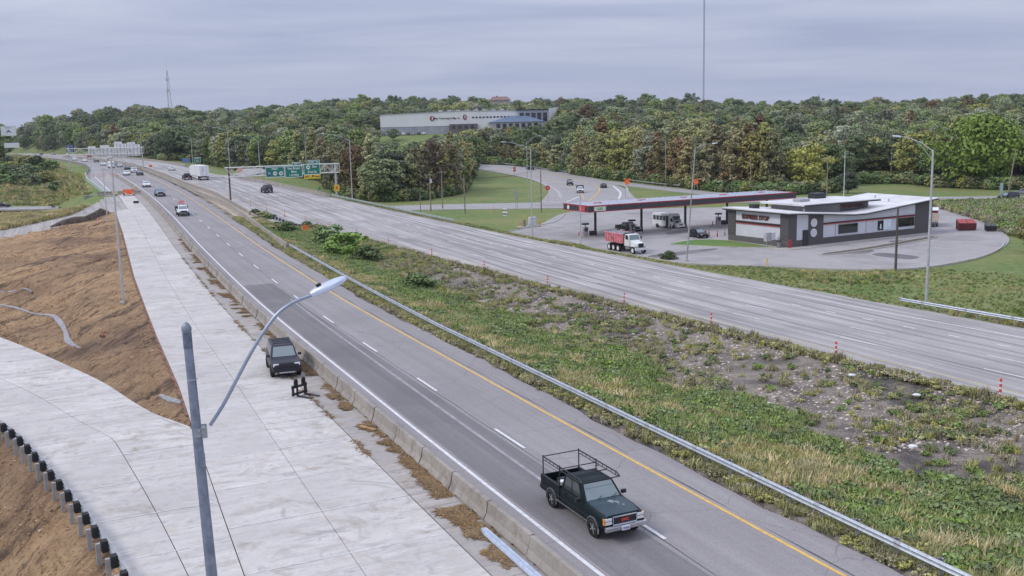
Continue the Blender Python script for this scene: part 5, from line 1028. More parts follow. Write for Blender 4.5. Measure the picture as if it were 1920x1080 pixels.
# mulch washed against the barriers
M_MUL = leafmat('mulch_straw', (.11, .07, .035), (.27, .175, .085), .9, .3); mulch = [blades('straw', 91, 14, .035, .16, M_MUL, .02, 9.0), blades('straw', 92, 16, .03, .18, M_MUL, .025, 10.0)]; ml = lib('mulch_source', mulch); P = []
for px_, py_, a_, b_, n_ in ((800, 885, .8, 2.2, 300), (825, 915, .5, 1.4, 260), (775, 866, .4, .9, 150), (865, 970, .6, 1.6, 340), (905, 998, .5, .8, 130), (935, 1040, .35, .9, 130), (650, 762, .35, .7, 120), (690, 800, .4, .8, 110), (735, 828, .5, .9, 110), (742, 842, .3, .5, 70), (578, 692, .3, 1.4, 160), (585, 700, .25, .6, 80), (625, 742, .3, .6, 60), (505, 610, .5, .5, 90), (505, 625, .3, .5, 70), (458, 585, .5, .5, 90), (462, 592, .3, .3, 60), (425, 553, .7, 1.6, 150), (440, 571, .3, .3, 30), (443, 578, .3, .3, 30), (405, 528, .9, 1.8, 170), (380, 505, .8, 1.2, 90), (372, 494, .6, 1.0, 70), (366, 472, .4, .6, 30), (345, 455, .7, 1.2, 60), (335, 440, .6, 1.2, 50), (322, 424, .5, 1.2, 40)):
    x, y = on(px_, py_, .03); s0, t0 = st(x, y)
    for i in range(int(n_*1.7)):
        r_ = math.sqrt(random.random()); an = random.random()*6.283; rr = 1+.45*math.sin(3*an+px_)+.3*math.sin(7*an+py_); ss, tt = s0+b_*r_*math.cos(an)*rr*.74, t0+a_*r_*math.sin(an)*rr*.74
        if tt > float(TLB(ss))-.32: continue
        xx, yy = xy(ss, tt); P.append((xx, yy, float(zE(xx, yy))+.02))
s_ = rng.uniform(25, 150, 1500); off_ = rng.exponential(.13, 1500); k_ = gnoise(s_*.35, s_*0+3, 77) > .45; s_, off_ = s_[k_], off_[k_]; t_ = TLB(s_)-.36-off_; x_, y_ = xy(s_, t_); P += list(zip(x_.tolist(), y_.tolist(), (zE(x_, y_)+.02).tolist()))
s_ = rng.uniform(25, 130, 350); t_ = SEAM(s_)+rng.normal(0, .05, 350); k_ = gnoise(s_*.5, s_*0+9, 78) > .5; x_, y_ = xy(s_[k_], t_[k_]); P += list(zip(x_.tolist(), y_.tolist(), (zE(x_, y_)+.02).tolist()))
scatter('mulch', P, ml, 2, rng.uniform(.7, 1.3, len(P)), 'brown straw mulch washed against the foot of the barriers', 'mulch', 6)
# ragged litter and stones in the median
st_m = []
for i in range(4):
    bm = bmesh.new(); bmesh.ops.create_icosphere(bm, subdivisions=1, radius=.16); rs = random.Random(i)
    for v_ in bm.verts: v_.co *= rs.uniform(.6, 1.3); v_.co.z *= .6
    me = bpy.data.meshes.new('stone'); bm.to_mesh(me); bm.free(); me.materials.append(leafmat('stone_%d' % i, (.23, .19, .155), (.44, .375, .315), .9, .1) if i < 3 else mat('pale_stone', (.55, .51, .46), .8, var=.1)); st_m.append(me)
sl2 = lib('stone_source', st_m); P = []; ix = []
s_ = rng.uniform(22, 125, 11000); q_ = rng.uniform(.42, .98, 11000); a_ = EBY(s_)+2; b_ = WBY(s_)-2.2; x_, y_ = xy(s_, a_+(b_-a_)*q_); k_ = vnoise(x_+200, y_, .3, 5)+.25*(q_-.7) > .42; x_, y_ = x_[k_], y_[k_]
P = np.stack([x_, y_, terrain(x_, y_)+.02], 1); ix = np.where(rng.random(len(P)) < .015, 3, rng.integers(0, 3, len(P)))
scatter('rubble', P, sl2, 4, rng.uniform(.15, .75, len(P))*(1+.7*(rng.random(len(P)) < .05)), 'stones and broken rubble on the bare side of the median', 'rubble', 7, idx=ix)
for i, (px_, py_, lab) in enumerate(((1438, 766, 'white round lid lying in the median weeds'), (1710, 848, 'crumpled white bag in the median, nearer the guardrail'), (1826, 1012, 'white scrap of litter near the guardrail'), (1718, 750, 'flat pale scrap on the bare soil'), (1396, 870, 'white cup caught behind the guardrail'), (1597, 712, 'pale stone slab on the bare soil'))):
    x, y, z = hit(px_, py_); bm = bmesh.new(); bmesh.ops.create_icosphere(bm, subdivisions=2, radius=.26); rs = random.Random(i)
    for v_ in bm.verts: v_.co *= rs.uniform(.8, 1.15); v_.co.z *= .35
    me = bpy.data.meshes.new('litter'); bm.to_mesh(me); bm.free(); me.materials.append(WHITEP); o = link('litter', me); o.location = (x, y, z+.32); o.scale = (.9, .7, 1.0); tag(o, lab, 'litter')
# dark soil heaped between the dirt and the track
bm = MB(); secs = []
pts = [(95, 426), (118, 421), (140, 418), (160, 415), (176, 411), (190, 404), (205, 400)]
for i, (a, b) in enumerate(pts):
    x, y, z = hit(a, b); x2, y2, z2 = hit(a, b-7); v = Vector((x2-x, y2-y)).normalized(); hh = [.2, .8, 1.1, .9, 1.2, 1.4, .3][i]
    secs.append([(x-v.x*1.2, y-v.y*1.2, z-.3), (x-v.x*.6, y-v.y*.6, z+hh*.7), (x+v.x*.3, y+v.y*.3, z+hh), (x+v.x*1.6, y+v.y*1.6, z+hh*.5), (x+v.x*2.6, y+v.y*2.6, z-.3)])
o = MB().loft(secs).build('soil_heap', mat('dark_soil', (.085, .062, .045), .95, var=.6, scale=1.2, bump=.8), None, smooth=80); tag(o, 'dark heap of soil between the brown dirt and the grey track', 'soil heap')
# clods and small stones strewn over the bare dirt
cl_m = []
for i in range(3):
    bm = bmesh.new(); bmesh.ops.create_icosphere(bm, subdivisions=1, radius=.16); rs = random.Random(i+20)
    for v_ in bm.verts: v_.co *= rs.uniform(.6, 1.35); v_.co.z *= .7
    me = bpy.data.meshes.new('clod'); bm.to_mesh(me); bm.free(); me.materials.append(leafmat('clod_%d' % i, ((.13, .08, .045), (.26, .155, .08), (.32, .20, .105))[i], ((.24, .145, .08), (.40, .25, .13), (.46, .30, .165))[i], .95, .1)); cl_m.append(me)
s_ = rng.uniform(30, 190, 26000); t_ = rng.uniform(-40, 10, 26000); x_, y_ = xy(s_, t_)
k_ = (t_ < CL(s_)-.3) & ~((s_ < 112) & (t_ > rail_t(s_)-.4) & (t_ < ramp_t(s_)+.1)) & (vnoise(x_+300, y_+20, .22, 15) > .42); x_, y_ = x_[k_], y_[k_]
P = np.stack([x_, y_, terrain(x_, y_)+.03], 1)
P = np.array(P); scatter('clods', P, lib('clod_source', cl_m), 3, rng.uniform(.12, .5, len(P))*(1+1.2*(rng.random(len(P)) < .02)), 'clods and small stones strewn over the bare brown dirt', 'clods', 8)
# weeds hiding the short guardrail, orange panel beside it
for i, (a, b, h) in enumerate(((482, 408, 1.6), (494, 411, 1.5), (508, 413, 1.3), (575, 428, 1.2), (592, 434, 1.3), (520, 425, 1.0))):
    x, y, z = hit(a, b); plant(P_SHRUB[(i+1) % 3], (x, y, z-.1), h, i*1.1, 'shrub', 'scrubby bush by the short median guardrail, %s from the left' % nth[i], 'bushes by the short median guardrail', 'shrub', wid=1.5)
x, y, z = hit(573, 437); o = thing('orange_panel', 'small orange warning panel at the end of the short median guardrail', 'sign', (x, y, z), view_rz(x, y)); MB().bb(-.4, .4, -.03, .0, .5, 1.3).build('panel', ORANGE, o); MB().bb(-.05, .05, .0, .08, 0, 1.2).build('post', GALV2, o)
for k, (a, b, h) in enumerate(((-8, 10, 0), )): pass
# ------------------------------------------------------------------ fuel station: store and canopy share one grid
SE = math.atan2(.493, .87)
BRICK = NT('dark_brick', .85, .3); _br = BRICK.t.nodes.new('ShaderNodeTexBrick'); _br.inputs['Scale'].default_value = 5; _br.inputs['Color1'].default_value = (.070, .064, .064, 1); _br.inputs['Color2'].default_value = (.105, .095, .093, 1); _br.inputs['Mortar'].default_value = (.16, .15, .145, 1)
_tcb = BRICK.t.nodes.new('ShaderNodeTexCoord'); _mpb = BRICK.t.nodes.new('ShaderNodeMapping'); _mpb.inputs['Rotation'].default_value = (math.pi/2, 0, 0); BRICK.t.links.new(_tcb.outputs['Object'], _mpb.inputs[0]); BRICK.t.links.new(_mpb.outputs[0], _br.inputs['Vector']); BRICK.color(_br.outputs[0]); BRICK = BRICK.m
STUC = mat('grey_stucco', (.60, .60, .635), .85, var=.06, scale=.5); ROOFW = mat('white_roof', (.64, .625, .61), .75, var=.16, scale=.3); TRIMB = mat('black_trim', (.025, .025, .028), .5); GREYW = mat('grey_wall', (.22, .215, .22), .8, var=.12, scale=.5); SIGNR = mat('dark_red_sign', (.11, .02, .018), .5, var=.2)
bx, by = on(1478, 466, LOT); store = thing('store', 'low grey and dark brick convenience store with white folded roof', 'building', (bx, by, LOT+.14), SE); SL, SD = 33.5, 13.5     # x along the drive-through side, y back along the left facade
def zr(u): return float(np.interp(u, [0, .10, .46, 1.0], [5.15, 5.0, 4.05, 5.65]))
core = MB(); n = 12; secs = []
for i in range(n+1):
    u = i/n; x = SL*u; secs.append([(x, 0, 0), (x, SD, 0), (x, SD, zr(u)-.05), (x, 0, zr(u)-.05)])
core.loft(secs).build('wall', STUC, store)
def long_band(name, x0, x1, z0, z1, m, proud=.06, top=None, y=0):
    mb = MB(); k = 8; secs = []
    for i in range(k+1):
        x = x0+(x1-x0)*i/k; zt_ = (zr(x/SL)-top) if top is not None else z1; secs.append([(x, y-proud, z0), (x, y+.02, z0), (x, y+.02, zt_), (x, y-proud, zt_)])
    return mb.loft(secs).build(name, m, store)
long_band('brick_plinth', 0, SL, -.1, 1.0, BRICK, .10)
long_band('brick_pier', -.05, 1.6, .99, 0, BRICK, .13, top=.06); long_band('brick_pier', 4.2, 7.4, .99, 0, BRICK, .13, top=.06); long_band('brick_pier', SL-4.2, SL+.05, .99, 0, BRICK, .13, top=.06)
long_band('red_stripe', 7.5, SL-4.3, 3.05, 3.17, REDP, .16); long_band('dark_stripe', 7.5, SL-4.3, 3.19, 3.36, TRIMB, .20)
for x0 in (10.2, 17.3, 24.6): long_band('panel_joint', x0, x0+.05, 1.0, 3.0, mat('joint_grey', (.36, .36, .40), .8), .065)
def window(par, x0, x1, z0, z1, y=-.06):
    f = MB().bb(x0-.08, x1+.08, y-.05, y+.02, z0-.08, z1+.08).build('window', TRIMB, par); MB().bb(x0, x1, y-.062, y-.045, z0, z1).build('pane', DGLASS, f); return f
window(store, 11.0, 15.2, 1.45, 2.75); window(store, 25.2, 29.0, 1.55, 2.85)
w = window(store, 20.2, 21.3, 1.35, 2.75); MB().bb(21.4, 23.2, -.12, -.07, 1.25, 3.0).build('poster', mat('pale_poster', (.66, .74, .80), .6, var=.2, scale=3), store); MB().bb(20.55, 20.85, -.14, -.115, 1.5, 2.3).build('notice', WHITEP, w)
for zz in (1.95, 3.55): d_ = MB().tube([(0, 0, 0), (0, -.10, 0)], .66, 20).build('round_sign', WHITEP, store); d_.location = (5.2, -.16, zz); e_ = MB().tube([(0, -.11, 0), (0, -.115, 0)], .52, 20).build('emblem', mat('pale_emblem', (.62, .60, .60), .6), d_)
# entrance recess and left facade (runs along y at x = 0)
def left_band(name, y0, y1, z0, z1, m, proud=.06): return MB().bb(-proud, .02, y0, y1, z0, z1).build(name, m, store)
left_band('brick_plinth', 0, SD, -.1, 1.0, BRICK, .10); left_band('brick_pier', -.1, 1.7, .99, 5.05, BRICK, .13); left_band('brick_pier', SD-1.7, SD+.05, .99, 5.0, BRICK, .13)
left_band('red_stripe', 1.8, SD-1.8, 3.05, 3.17, REDP, .16); left_band('dark_stripe', 1.8, SD-1.8, 3.19, 3.5, TRIMB, .20)
text('EXPRESS STOP', .95, SIGNR, store, (-.12, 7.2, 4.2), (math.pi/2, 0, -math.pi/2), bold=.03, ext=.05)
long_band('entrance', 3.0, 4.15, 0.0, 2.5, TRIMB, .17); MB().bb(.35, 1.1, -.20, -.12, .0, 4.6).build('downpipe', mat('dull_red', (.30, .10, .08), .6), store) if False else None
for q in (.3, .55, .8): MB().tube([(q-1.0, -.75, 0), (q-1.0, -.75, 1.35)], .05, 8).build('red_rail', REDP, store)
MB().bb(-1.1, -.1, -.80, -.70, .62, .72).build('red_rail', REDP, store)
# roof: folded white sheet with wide eaves
roof = MB(); secs = []; oh = .75
for i in range(n+1):
    u = i/n; x = -oh+(SL+2*oh)*u; z = zr(u); secs.append([(x, -oh, z), (x, SD+oh, z+.15), (x, SD+oh, z+.42), (x, -oh, z+.27)])
rf = roof.loft(secs).build('roof', ROOFW, store); fa_ = MB(); secs = []
for i in range(n+1):
    u = i/n; x = -oh+(SL+2*oh)*u; z = zr(u); secs.append([(x, -oh-.04, z-.02), (x, -oh+.02, z-.02), (x, -oh+.02, z+.14), (x, -oh-.04, z+.14)])
fa_.loft(secs).build('fascia', TRIMB, rf); MB().bb(-oh-.04, -oh+.02, -oh, SD+oh, zr(0)-.03, zr(0)+.17).build('fascia', TRIMB, rf)
ux0, ux1, uy0, uy1 = 6.5, 21.5, 3.2, 10.5; MB().bb(ux0, ux1, uy0, uy1, 3.8, 5.95).build('clerestory', GREYW, store); MB().bb(ux0+8.2, ux1-.4, uy0-.06, uy0+.02, 4.6, 5.9).build('clerestory_glazing', mat('dim_glazing', (.05, .05, .055), .2), store)
text('EXPRESS STOP', .8, SIGNR, store, (17.8, uy0-.10, 5.3), bold=.03, ext=.04)
ur = MB().bb(ux0-1.3, ux1+1.3, uy0-1.4, uy1+1.2, 5.96, 6.25).build('upper_roof', ROOFW, store); MB().bb(ux0-1.34, ux1+1.34, uy0-1.44, uy0-1.38, 5.92, 6.12).build('fascia', TRIMB, ur)
MB().bb(15.5, 18, 9.2, 11, 6.25, 7.15).build('roof_unit', TRIMB, ur, bevel=.05); MB().bb(8.5, 10.8, 6, 7.6, 6.25, 6.7).build('roof_unit', GALV2, ur, bevel=.05)
MB().bb(1.8, 3.1, 9.6, 10.7, zr(0.05)+.2, zr(.05)+1.0).build('roof_unit', TRIMB, rf, bevel=.05)
for x, y in ((4.8, 1.5), (27.5, 4), (30, 9)): MB().tube([(x, y, zr(x/SL)+.2), (x, y, zr(x/SL)+.75)], .09, 8).build('vent_pipe', GALV2, rf)
# small things round the store
def spot(px, py, z=LOT): return on(px, py, z)
x, y = spot(1442, 464); o = thing('ice_merchandiser', 'white and grey meter cabinet on a post at the left facade corner', 'cabinet', (x-.5, y-.9, LOT+.1), SE); MB().bb(-.55, .55, -.3, .3, 1.0, 2.35).build('cabinet', mat('cabinet_grey', (.42, .42, .42), .5, var=.2), o, bevel=.04); MB().bb(.60, 1.4, -.25, .25, 1.15, 2.3).build('panel', WHITEP, o); MB().tube([(-.2, 0, 0), (-.2, 0, 1.0)], .07, 8).build('post', GALV2, o); MB().tube([(.9, 0, 0), (.9, 0, 1.2)], .06, 8).build('post', GALV2, o)
x, y = spot(1462, 465); o = thing('litter_bin', 'small grey litter bin at the store corner', 'bin', (x-.3, y-.6, LOT+.14), SE); MB().tube([(0, 0, 0), (0, 0, .85)], .28, 12, r1=.32).build('body', GREYW, o); MB().tube([(0, 0, .85), (0, 0, 1.05)], .34, 12, r1=.2).build('lid', TRIMB, o)
for i, (px_, py_, m_, lab) in enumerate(((1329.5, 444, REDP, 'red bollard beside the parked black sedan'), (1345, 445, REDP, 'second red bollard left of the store'), (1359, 443, GREYW, 'grey bollard left of the store'))):
    x, y = spot(px_, py_); o = thing('bollard', lab, 'bollard', (x, y, LOT+.05)); MB().tube([(0, 0, 0), (0, 0, 1.05), (0, 0, 1.14)], [.11, .11, .05], 12).build('post', m_, o); MB().tube([(0, 0, .8), (0, 0, .9)], .115, 12).build('band', SIGNW, o)
x, y = spot(1438, 500); tag(MB().tube([(x, y, LOT), (x, y, LOT+1.15)], .10, 10, r1=.09).build('marker_post', SIGNY), 'short yellow marker post on the verge before the store', 'post')
# dumpsters
def dumpster(px_, py_, L, Wd, H, m, lid, label, rz):
    x, y = spot(px_, py_); o = thing('dumpster', label, 'dumpster', (x, y, LOT+.06), rz); mb = MB(); mb.loft([[(-L/2, -Wd/2+.1, .12), (L/2, -Wd/2+.1, .12), (L/2, Wd/2-.1, .12), (-L/2, Wd/2-.1, .12)], [(-L/2, -Wd/2, H*.7), (L/2, -Wd/2, H*.7), (L/2, Wd/2, H), (-L/2, Wd/2, H)]]); mb.build('body', m, o)
    for q in (-.48, .02): MB().add([(L*q, -Wd/2-.05, H*.7+.03), (L*(q+.46), -Wd/2-.05, H*.7+.03), (L*(q+.46), Wd/2, H+.05), (L*q, Wd/2, H+.05), (L*q, -Wd/2-.05, H*.7+.08), (L*(q+.46), -Wd/2-.05, H*.7+.08), (L*(q+.46), Wd/2, H+.10), (L*q, Wd/2, H+.10)], [(3, 2, 1, 0), (4, 5, 6, 7), (0, 1, 5, 4), (1, 2, 6, 5), (2, 3, 7, 6), (3, 0, 4, 7)]).build('lid', lid, o)
    for q in (-1, 1): MB().bb(q*L*.36-.05, q*L*.36+.05, -Wd/2-.06, -Wd/2+.1, .1, H*.65).build('rib', m, o); MB().bb(q*L/2-.08, q*L/2+.08, -Wd*.3, Wd*.3, H*.45, H*.55).build('fork_pocket', m, o)
dumpster(1811, 432, 2.9, 1.9, 1.75, mat('red_dumpster', (.11, .018, .016), .6, var=.3), mat('red_lid', (.34, .06, .05), .6, var=.2), 'red dumpster with two lids behind the store', -.15)
dumpster(1857, 434, 1.7, 1.3, 1.25, BLACKP, mat('dark_lid', (.06, .065, .06), .6), 'small black dumpster right of the red one', -.2)
# canopy
x, y = 13.6, 168.3; can = thing('fuel_canopy', 'long fuel canopy with dark fascia and red edges on black columns', 'canopy', (x, y, LOT+.05), SE-.035); CLn, CW, CH = 47.5, 8.6, 4.75
FAS = mat('charcoal_fascia', (.055, .05, .058), .5, var=.15); MB().bb(0, CLn, 0, CW, CH, CH+1.0).build('fascia', FAS, can); MB().bb(.3, CLn-.3, .3, CW-.3, CH+1.0, CH+1.06).build('roof_deck', mat('canopy_deck', (.47, .44, .445), .7, var=.1, scale=.5), can)
mb = MB()
for z0, z1 in ((CH+.92, CH+1.12), (CH-.06, CH+.08)): mb.bb(-.05, CLn+.05, -.05, .0, z0, z1); mb.bb(-.05, .0, -.05, CW+.05, z0, z1); mb.bb(CLn, CLn+.05, -.05, CW+.05, z0, z1)
mb.build('red_edge', mat('red_edge', (.36, .04, .05), .5), can); ju = MB()
for i in range(38): ju.bb(.6+i*1.24, .72+i*1.24, .5, CW-.35, CH+1.05, CH+1.13)
ju.build('deck_rib', mat('blue_rib', (.36, .42, .55), .6, var=.2), can); mb = MB()
for i in range(5): mb.bb(4+i*9.5, 5.4+i*9.5, CW*.5, CW*.5+.6, CH+1.06, CH+1.22)
mb.build('deck_light', mat('deck_red', (.52, .10, .10), .5), can); MB().bb(.3, CLn-.3, .3, CW-.3, CH-.03, CH).build('soffit', WHITEP, can); MB().bb(-.1, -.02, 1.2, 3.2, CH+.10, CH+.90).build('end_logo', mat('logo_red', (.6, .08, .08), .5), can)
d_ = MB().tube([(-.12, 0, 0), (-.03, 0, 0)], .36, 16).build('end_emblem', SIGNW, can); d_.location = (0, 6.8, CH+.5); MB().bb(1.0, 3.4, -.09, -.02, CH+.12, CH+.88).build('price_panel', mat('price_green', (.62, .68, .50), .5), can); text('GAS', .6, SIGNG, can, (2.2, -.12, CH+.5)) if True else None
cols = [4.0+10.0*i for i in range(5)]
pm = MB()
for i, cx in enumerate(cols):
    MB().bb(cx-.16, cx+.16, CW/2-.16, CW/2+.16, 0, CH).build('column', BLACKP, can); MB().bb(cx-.2, cx+.2, CW/2-.2, CW/2+.2, 0, .9).build('column_guard', BLACKP, can)
for i, cx in enumerate(cols[:4]):
    P_ = can.matrix_basis @ Vector((cx-2.2, CW/2, 0)) if False else Matrix.Translation(can.location) @ Matrix.Rotation(SE-.035, 4, 'Z') @ Vector((cx-2.1, CW/2, 0))
    o = thing('fuel_pump', 'fuel pump island under the canopy, %s from the left end' % nth[i], 'fuel pump', P_, SE-.035, 'fuel pumps under the canopy'); MB().bb(-1.5, 1.9, -.6, .6, 0, .16).build('island', M_KERB, o); MB().bb(-.45, .45, -.28, .28, .16, 1.75).build('cabinet', mat('pump_grey', (.34, .33, .34), .5, var=.2), o, bevel=.04); MB().bb(-.55, .55, -.4, .4, 2.15, 2.45).build('valance', BLACKP, o); MB().bb(-.05, .05, -.05, .05, 1.7, 2.2).build('mast', BLACKP, o); MB().bb(-.35, .35, -.30, -.27, 1.0, 1.6).build('screen', DGLASS, o); MB().bb(.95, 1.6, -.35, .35, .16, 1.0).build('bin', BLACKP, o, bevel=.05)
    MB().tube([(-.48, -.1, 1.4), (-.75, -.2, .9), (-.6, -.2, .5), (-.48, -.1, .9)], .03, 6).build('hose', REDP, o)
    for q in (-1.35, 1.75): MB().tube([(q, 0, .1), (q, 0, 1.0)], .08, 10).build('bollard', REDP if i in (0, 3) else BLACKP, o)
# air and vacuum station on the left grass
x, y = spot(1000, 425); o = thing('air_station', 'air and vacuum machine with orange posts at the car park corner', 'air machine', (x-1, y-1, LOT+.1), .5); MB().bb(-2.2, 2.4, -1, 1, 0, .14).build('pad', M_KERB, o); MB().bb(.2, 1.6, -.4, .4, .14, 1.9).build('cabinet', mat('pale_cabinet', (.55, .56, .58), .5, var=.2), o, bevel=.05); MB().tube([(-.9, 0, .14), (-.9, 0, 1.5)], .3, 12).build('vacuum', GREYW, o); MB().tube([(-.9, 0, 1.5), (-.9, 0, 2.6)], .06, 8).build('post', SIGNY, o)
for q in (-1.9, 2.2): MB().tube([(q, -.7, .1), (q, -.7, 1.2)], .09, 8).build('bollard', ORANGE, o)
# ------------------------------------------------------------------ factory on the hill
fx, fy, fz = at_dist(714, 250.5, 545); fz = 13.9; FR = view_rz(*at_dist(880, 240, 545)[:2])+.02; fac = thing('factory', 'long white factory with blue roofed entrance on the wooded hill', 'building', (fx, fy, fz), FR); kf = 545/FPX; FL = 254*kf
FW = mat('factory_panel', (.78, .77, .74), .7, var=.05, scale=.1); FG = mat('factory_base', (.40, .41, .43), .7, var=.15, scale=.3)
sec = []
for u, h in ((0, 10.6), (.6, 11.9), (1.0, 11.4)): sec.append([(FL*u, 0, -1), (FL*u, 40, -1), (FL*u, 40, h), (FL*u, 0, h)])
MB().loft(sec).build('wall', FW, fac); MB().bb(0, FL, -.12, 40.1, 10.5, 10.9) if False else None
sec = []
for u, h in ((0, 10.6), (.6, 11.9), (1.0, 11.4)): sec.append([(FL*u, -.15, h-.1), (FL*u, .2, h-.1), (FL*u, .2, h+.35), (FL*u, -.15, h+.35)])
MB().loft(sec).build('parapet', mat('parapet_grey', (.42, .40, .40), .7), fac); lb = MB().bb(.2, FL*.50, -.18, .05, -.8, 3.9).build('lower_cladding', FG, fac); rb_ = MB()
for i in range(26): rb_.bb(.8+i*1.45, .95+i*1.45, -.26, -.17, -.8, 3.9)
rb_.build('rib', mat('factory_rib', (.28, .28, .30), .7), lb); MB().bb(0, FL*.50, -.24, 0, 3.9, 4.05).build('cornice', TRIMB, fac)
for i in range(7):
    for q in (0, 1.9): xx = (882-714)*kf+i*3.9+q; f = MB().bb(xx, xx+1.25, -.14, .02, 8.0, 8.75).build('window', TRIMB, fac); MB().bb(xx+.08, xx+1.17, -.16, -.13, 8.08, 8.67).build('pane', DGLASS, f)
MB().bb((840-714)*kf, (892-714)*kf, -3.0, -.1, -1, 5.0).build('annex', mat('annex_brick', (.15, .13, .125), .8, var=.15), fac)
for i in range(4): f = MB().bb((845-714)*kf+i*3.4, (845-714)*kf+1.6+i*3.4, -3.12, -2.98, 2.6, 4.2).build('window', DGLASS, fac)
MB().bb((916-714)*kf, (1012-714)*kf, -9, -.1, -1, 5.4).build('entrance_hall', mat('hall_grey', (.40, .38, .38), .7, var=.1), fac); x0, x1 = (912-714)*kf, (1014-714)*kf
MB().add([(x0, -9.6, 5.4), (x1, -9.6, 5.4), (x1, -.1, 5.4), (x0, -.1, 5.4), (x0+12, -3, 8.6), (x1-9, -3, 8.6), (x1-9, -.1, 8.6), (x0+12, -.1, 8.6)], [(0, 1, 5, 4), (1, 2, 6, 5), (3, 0, 4, 7), (4, 5, 6, 7), (0, 3, 2, 1), (2, 3, 7, 6)]).build('entrance_roof', mat('blue_roof', (.10, .14, .21), .5, var=.08, scale=.3), fac)
for i in range(7): f = MB().bb(x0+4+i*3.4, x0+6+i*3.4, -9.15, -8.98, 2.4, 4.6).build('window', DGLASS, fac)
MB().bb((966-714)*kf, (1024-714)*kf, -1.2, 30, -1, 11.6).build('office_block', mat('office_grey', (.40, .40, .44), .7, var=.08), fac); MB().bb((964-714)*kf, (1026-714)*kf, -1.6, 30.4, 11.6, 12.1).build('office_roof', TRIMB, fac)
for i in range(5): f = MB().bb((970-714)*kf+i*3.2, (970-714)*kf+2.3+i*3.2, -1.36, -1.18, 5.5, 10.2).build('window', TRIMB, fac); MB().bb((970-714)*kf+.12+i*3.2, (970-714)*kf+2.18+i*3.2, -1.39, -1.35, 5.6, 10.1).build('pane', DGLASS, f)
MB().add([((1024-714)*kf, -2, -1), ((1041-714)*kf, 1, -1), ((1041-714)*kf, 14, -1), ((1024-714)*kf, 14, -1), ((1024-714)*kf, -2, 12.3), ((1041-714)*kf, 1, 12.9), ((1041-714)*kf, 14, 12.9), ((1024-714)*kf, 14, 12.3)], [(3, 2, 1, 0), (4, 5, 6, 7), (0, 1, 5, 4), (1, 2, 6, 5), (2, 3, 7, 6), (3, 0, 4, 7)]).build('tower', WHITEP, fac)
for i in range(8): MB().bb(FL*(.42+.065*i), FL*(.42+.065*i)+2.2, 8, 10.5, 11.3, 12.9).build('roof_unit', GALV2, fac)
text('May Technology & Mfg., Inc.', 1.25, DN, fac, ((837-714)*kf, -.2, 8.2), bold=.03); lg = MB().tube([(0, 0, 0), (0, -.1, 0)], 1.35, 20).build('emblem', DN, fac); lg.location = ((809-714)*kf, -.1, 8.3); l2 = MB().tube([(0, -.11, 0), (0, -.14, 0)], 1.12, 20).build('emblem_ring', mat('emblem_red', (.42, .05, .04), .5), lg); text('f', 2.5, SIGNW, lg, (0.1, -.2, 0), bold=.08)
lg = MB().tube([(0, 0, 0), (0, -.1, 0)], 1.35, 20).build('emblem', DN, fac); lg.location = ((869-714)*kf, -.1, 8.6); lg.scale = (.8, 1, 1.1); MB().tube([(0, -.11, 0), (0, -.14, 0)], 1.1, 20).build('emblem_ring', mat('emblem_red', (.42, .05, .04), .5), lg); text('f', 2.3, SIGNW, lg, (0.1, -.2, 0), bold=.08)
# house roof showing on the ridge
hx, hy, hz_ = at_dist(938, 196, 820); o = thing('house', 'house with brown roof peeking out of the ridge trees', 'house', (hx, hy, hz_-4), FR); MB().bb(-8, 8, 0, 9, 0, 7.6).build('wall', mat('house_wall', (.5, .45, .4), .8), o); MB().add([(-9, -1, 7.6), (9, -1, 7.6), (9, 10, 7.6), (-9, 10, 7.6), (-6, 4.5, 10.6), (6, 4.5, 10.6)], [(0, 1, 5, 4), (1, 2, 5), (2, 3, 4, 5), (3, 0, 4), (3, 2, 1, 0)]).build('roof', mat('brown_roof', (.22, .14, .12), .8, var=.2), o)
# ------------------------------------------------------------------ vehicles: x forward, y left, origin on the ground
TYRE = mat('tyre', (.022, .022, .023), .8, var=.2); RIM = mat('alloy_rim', (.45, .46, .48), .35, .7, var=.1); CHROME = mat('chrome', (.62, .63, .66), .15, .95); LAMPW = mat('head_lamp', (.72, .73, .74), .12, spec=.8); LAMPR = mat('tail_lamp', (.38, .02, .02), .2); AMBER = mat('amber_lamp', (.75, .28, .03), .25); CGLASS = mat('car_glass', (.030, .038, .042), .06, spec=.9); WSHIELD = mat('windscreen_glass', (.19, .235, .235), .06, spec=.9); TRIMG = mat('grey_trim', (.12, .12, .125), .6); PLATE = mat('plate_white', (.72, .74, .78), .5)
def paint(name, col): return mat('paint_'+name, col, .40, .0, var=.08, scale=1.5, coat=.12, spec=.28)
PT = {'black': paint('black', (.016, .016, .018)), 'white': paint('white', (.72, .72, .71)), 'silver': paint('silver', (.42, .45, .49)), 'red': paint('red', (.36, .03, .025)), 'blue': paint('slate_blue', (.20, .25, .31)), 'grey': paint('grey', (.16, .165, .175)), 'dark': paint('dark_blue', (.025, .03, .04)), 'teal': mat('paint_dark_green', (.0035, .010, .0115), .45, .0, var=.1, scale=1.5, coat=.05, spec=.2), 'graphite': paint('graphite', (.022, .022, .028))}
_wh = {}
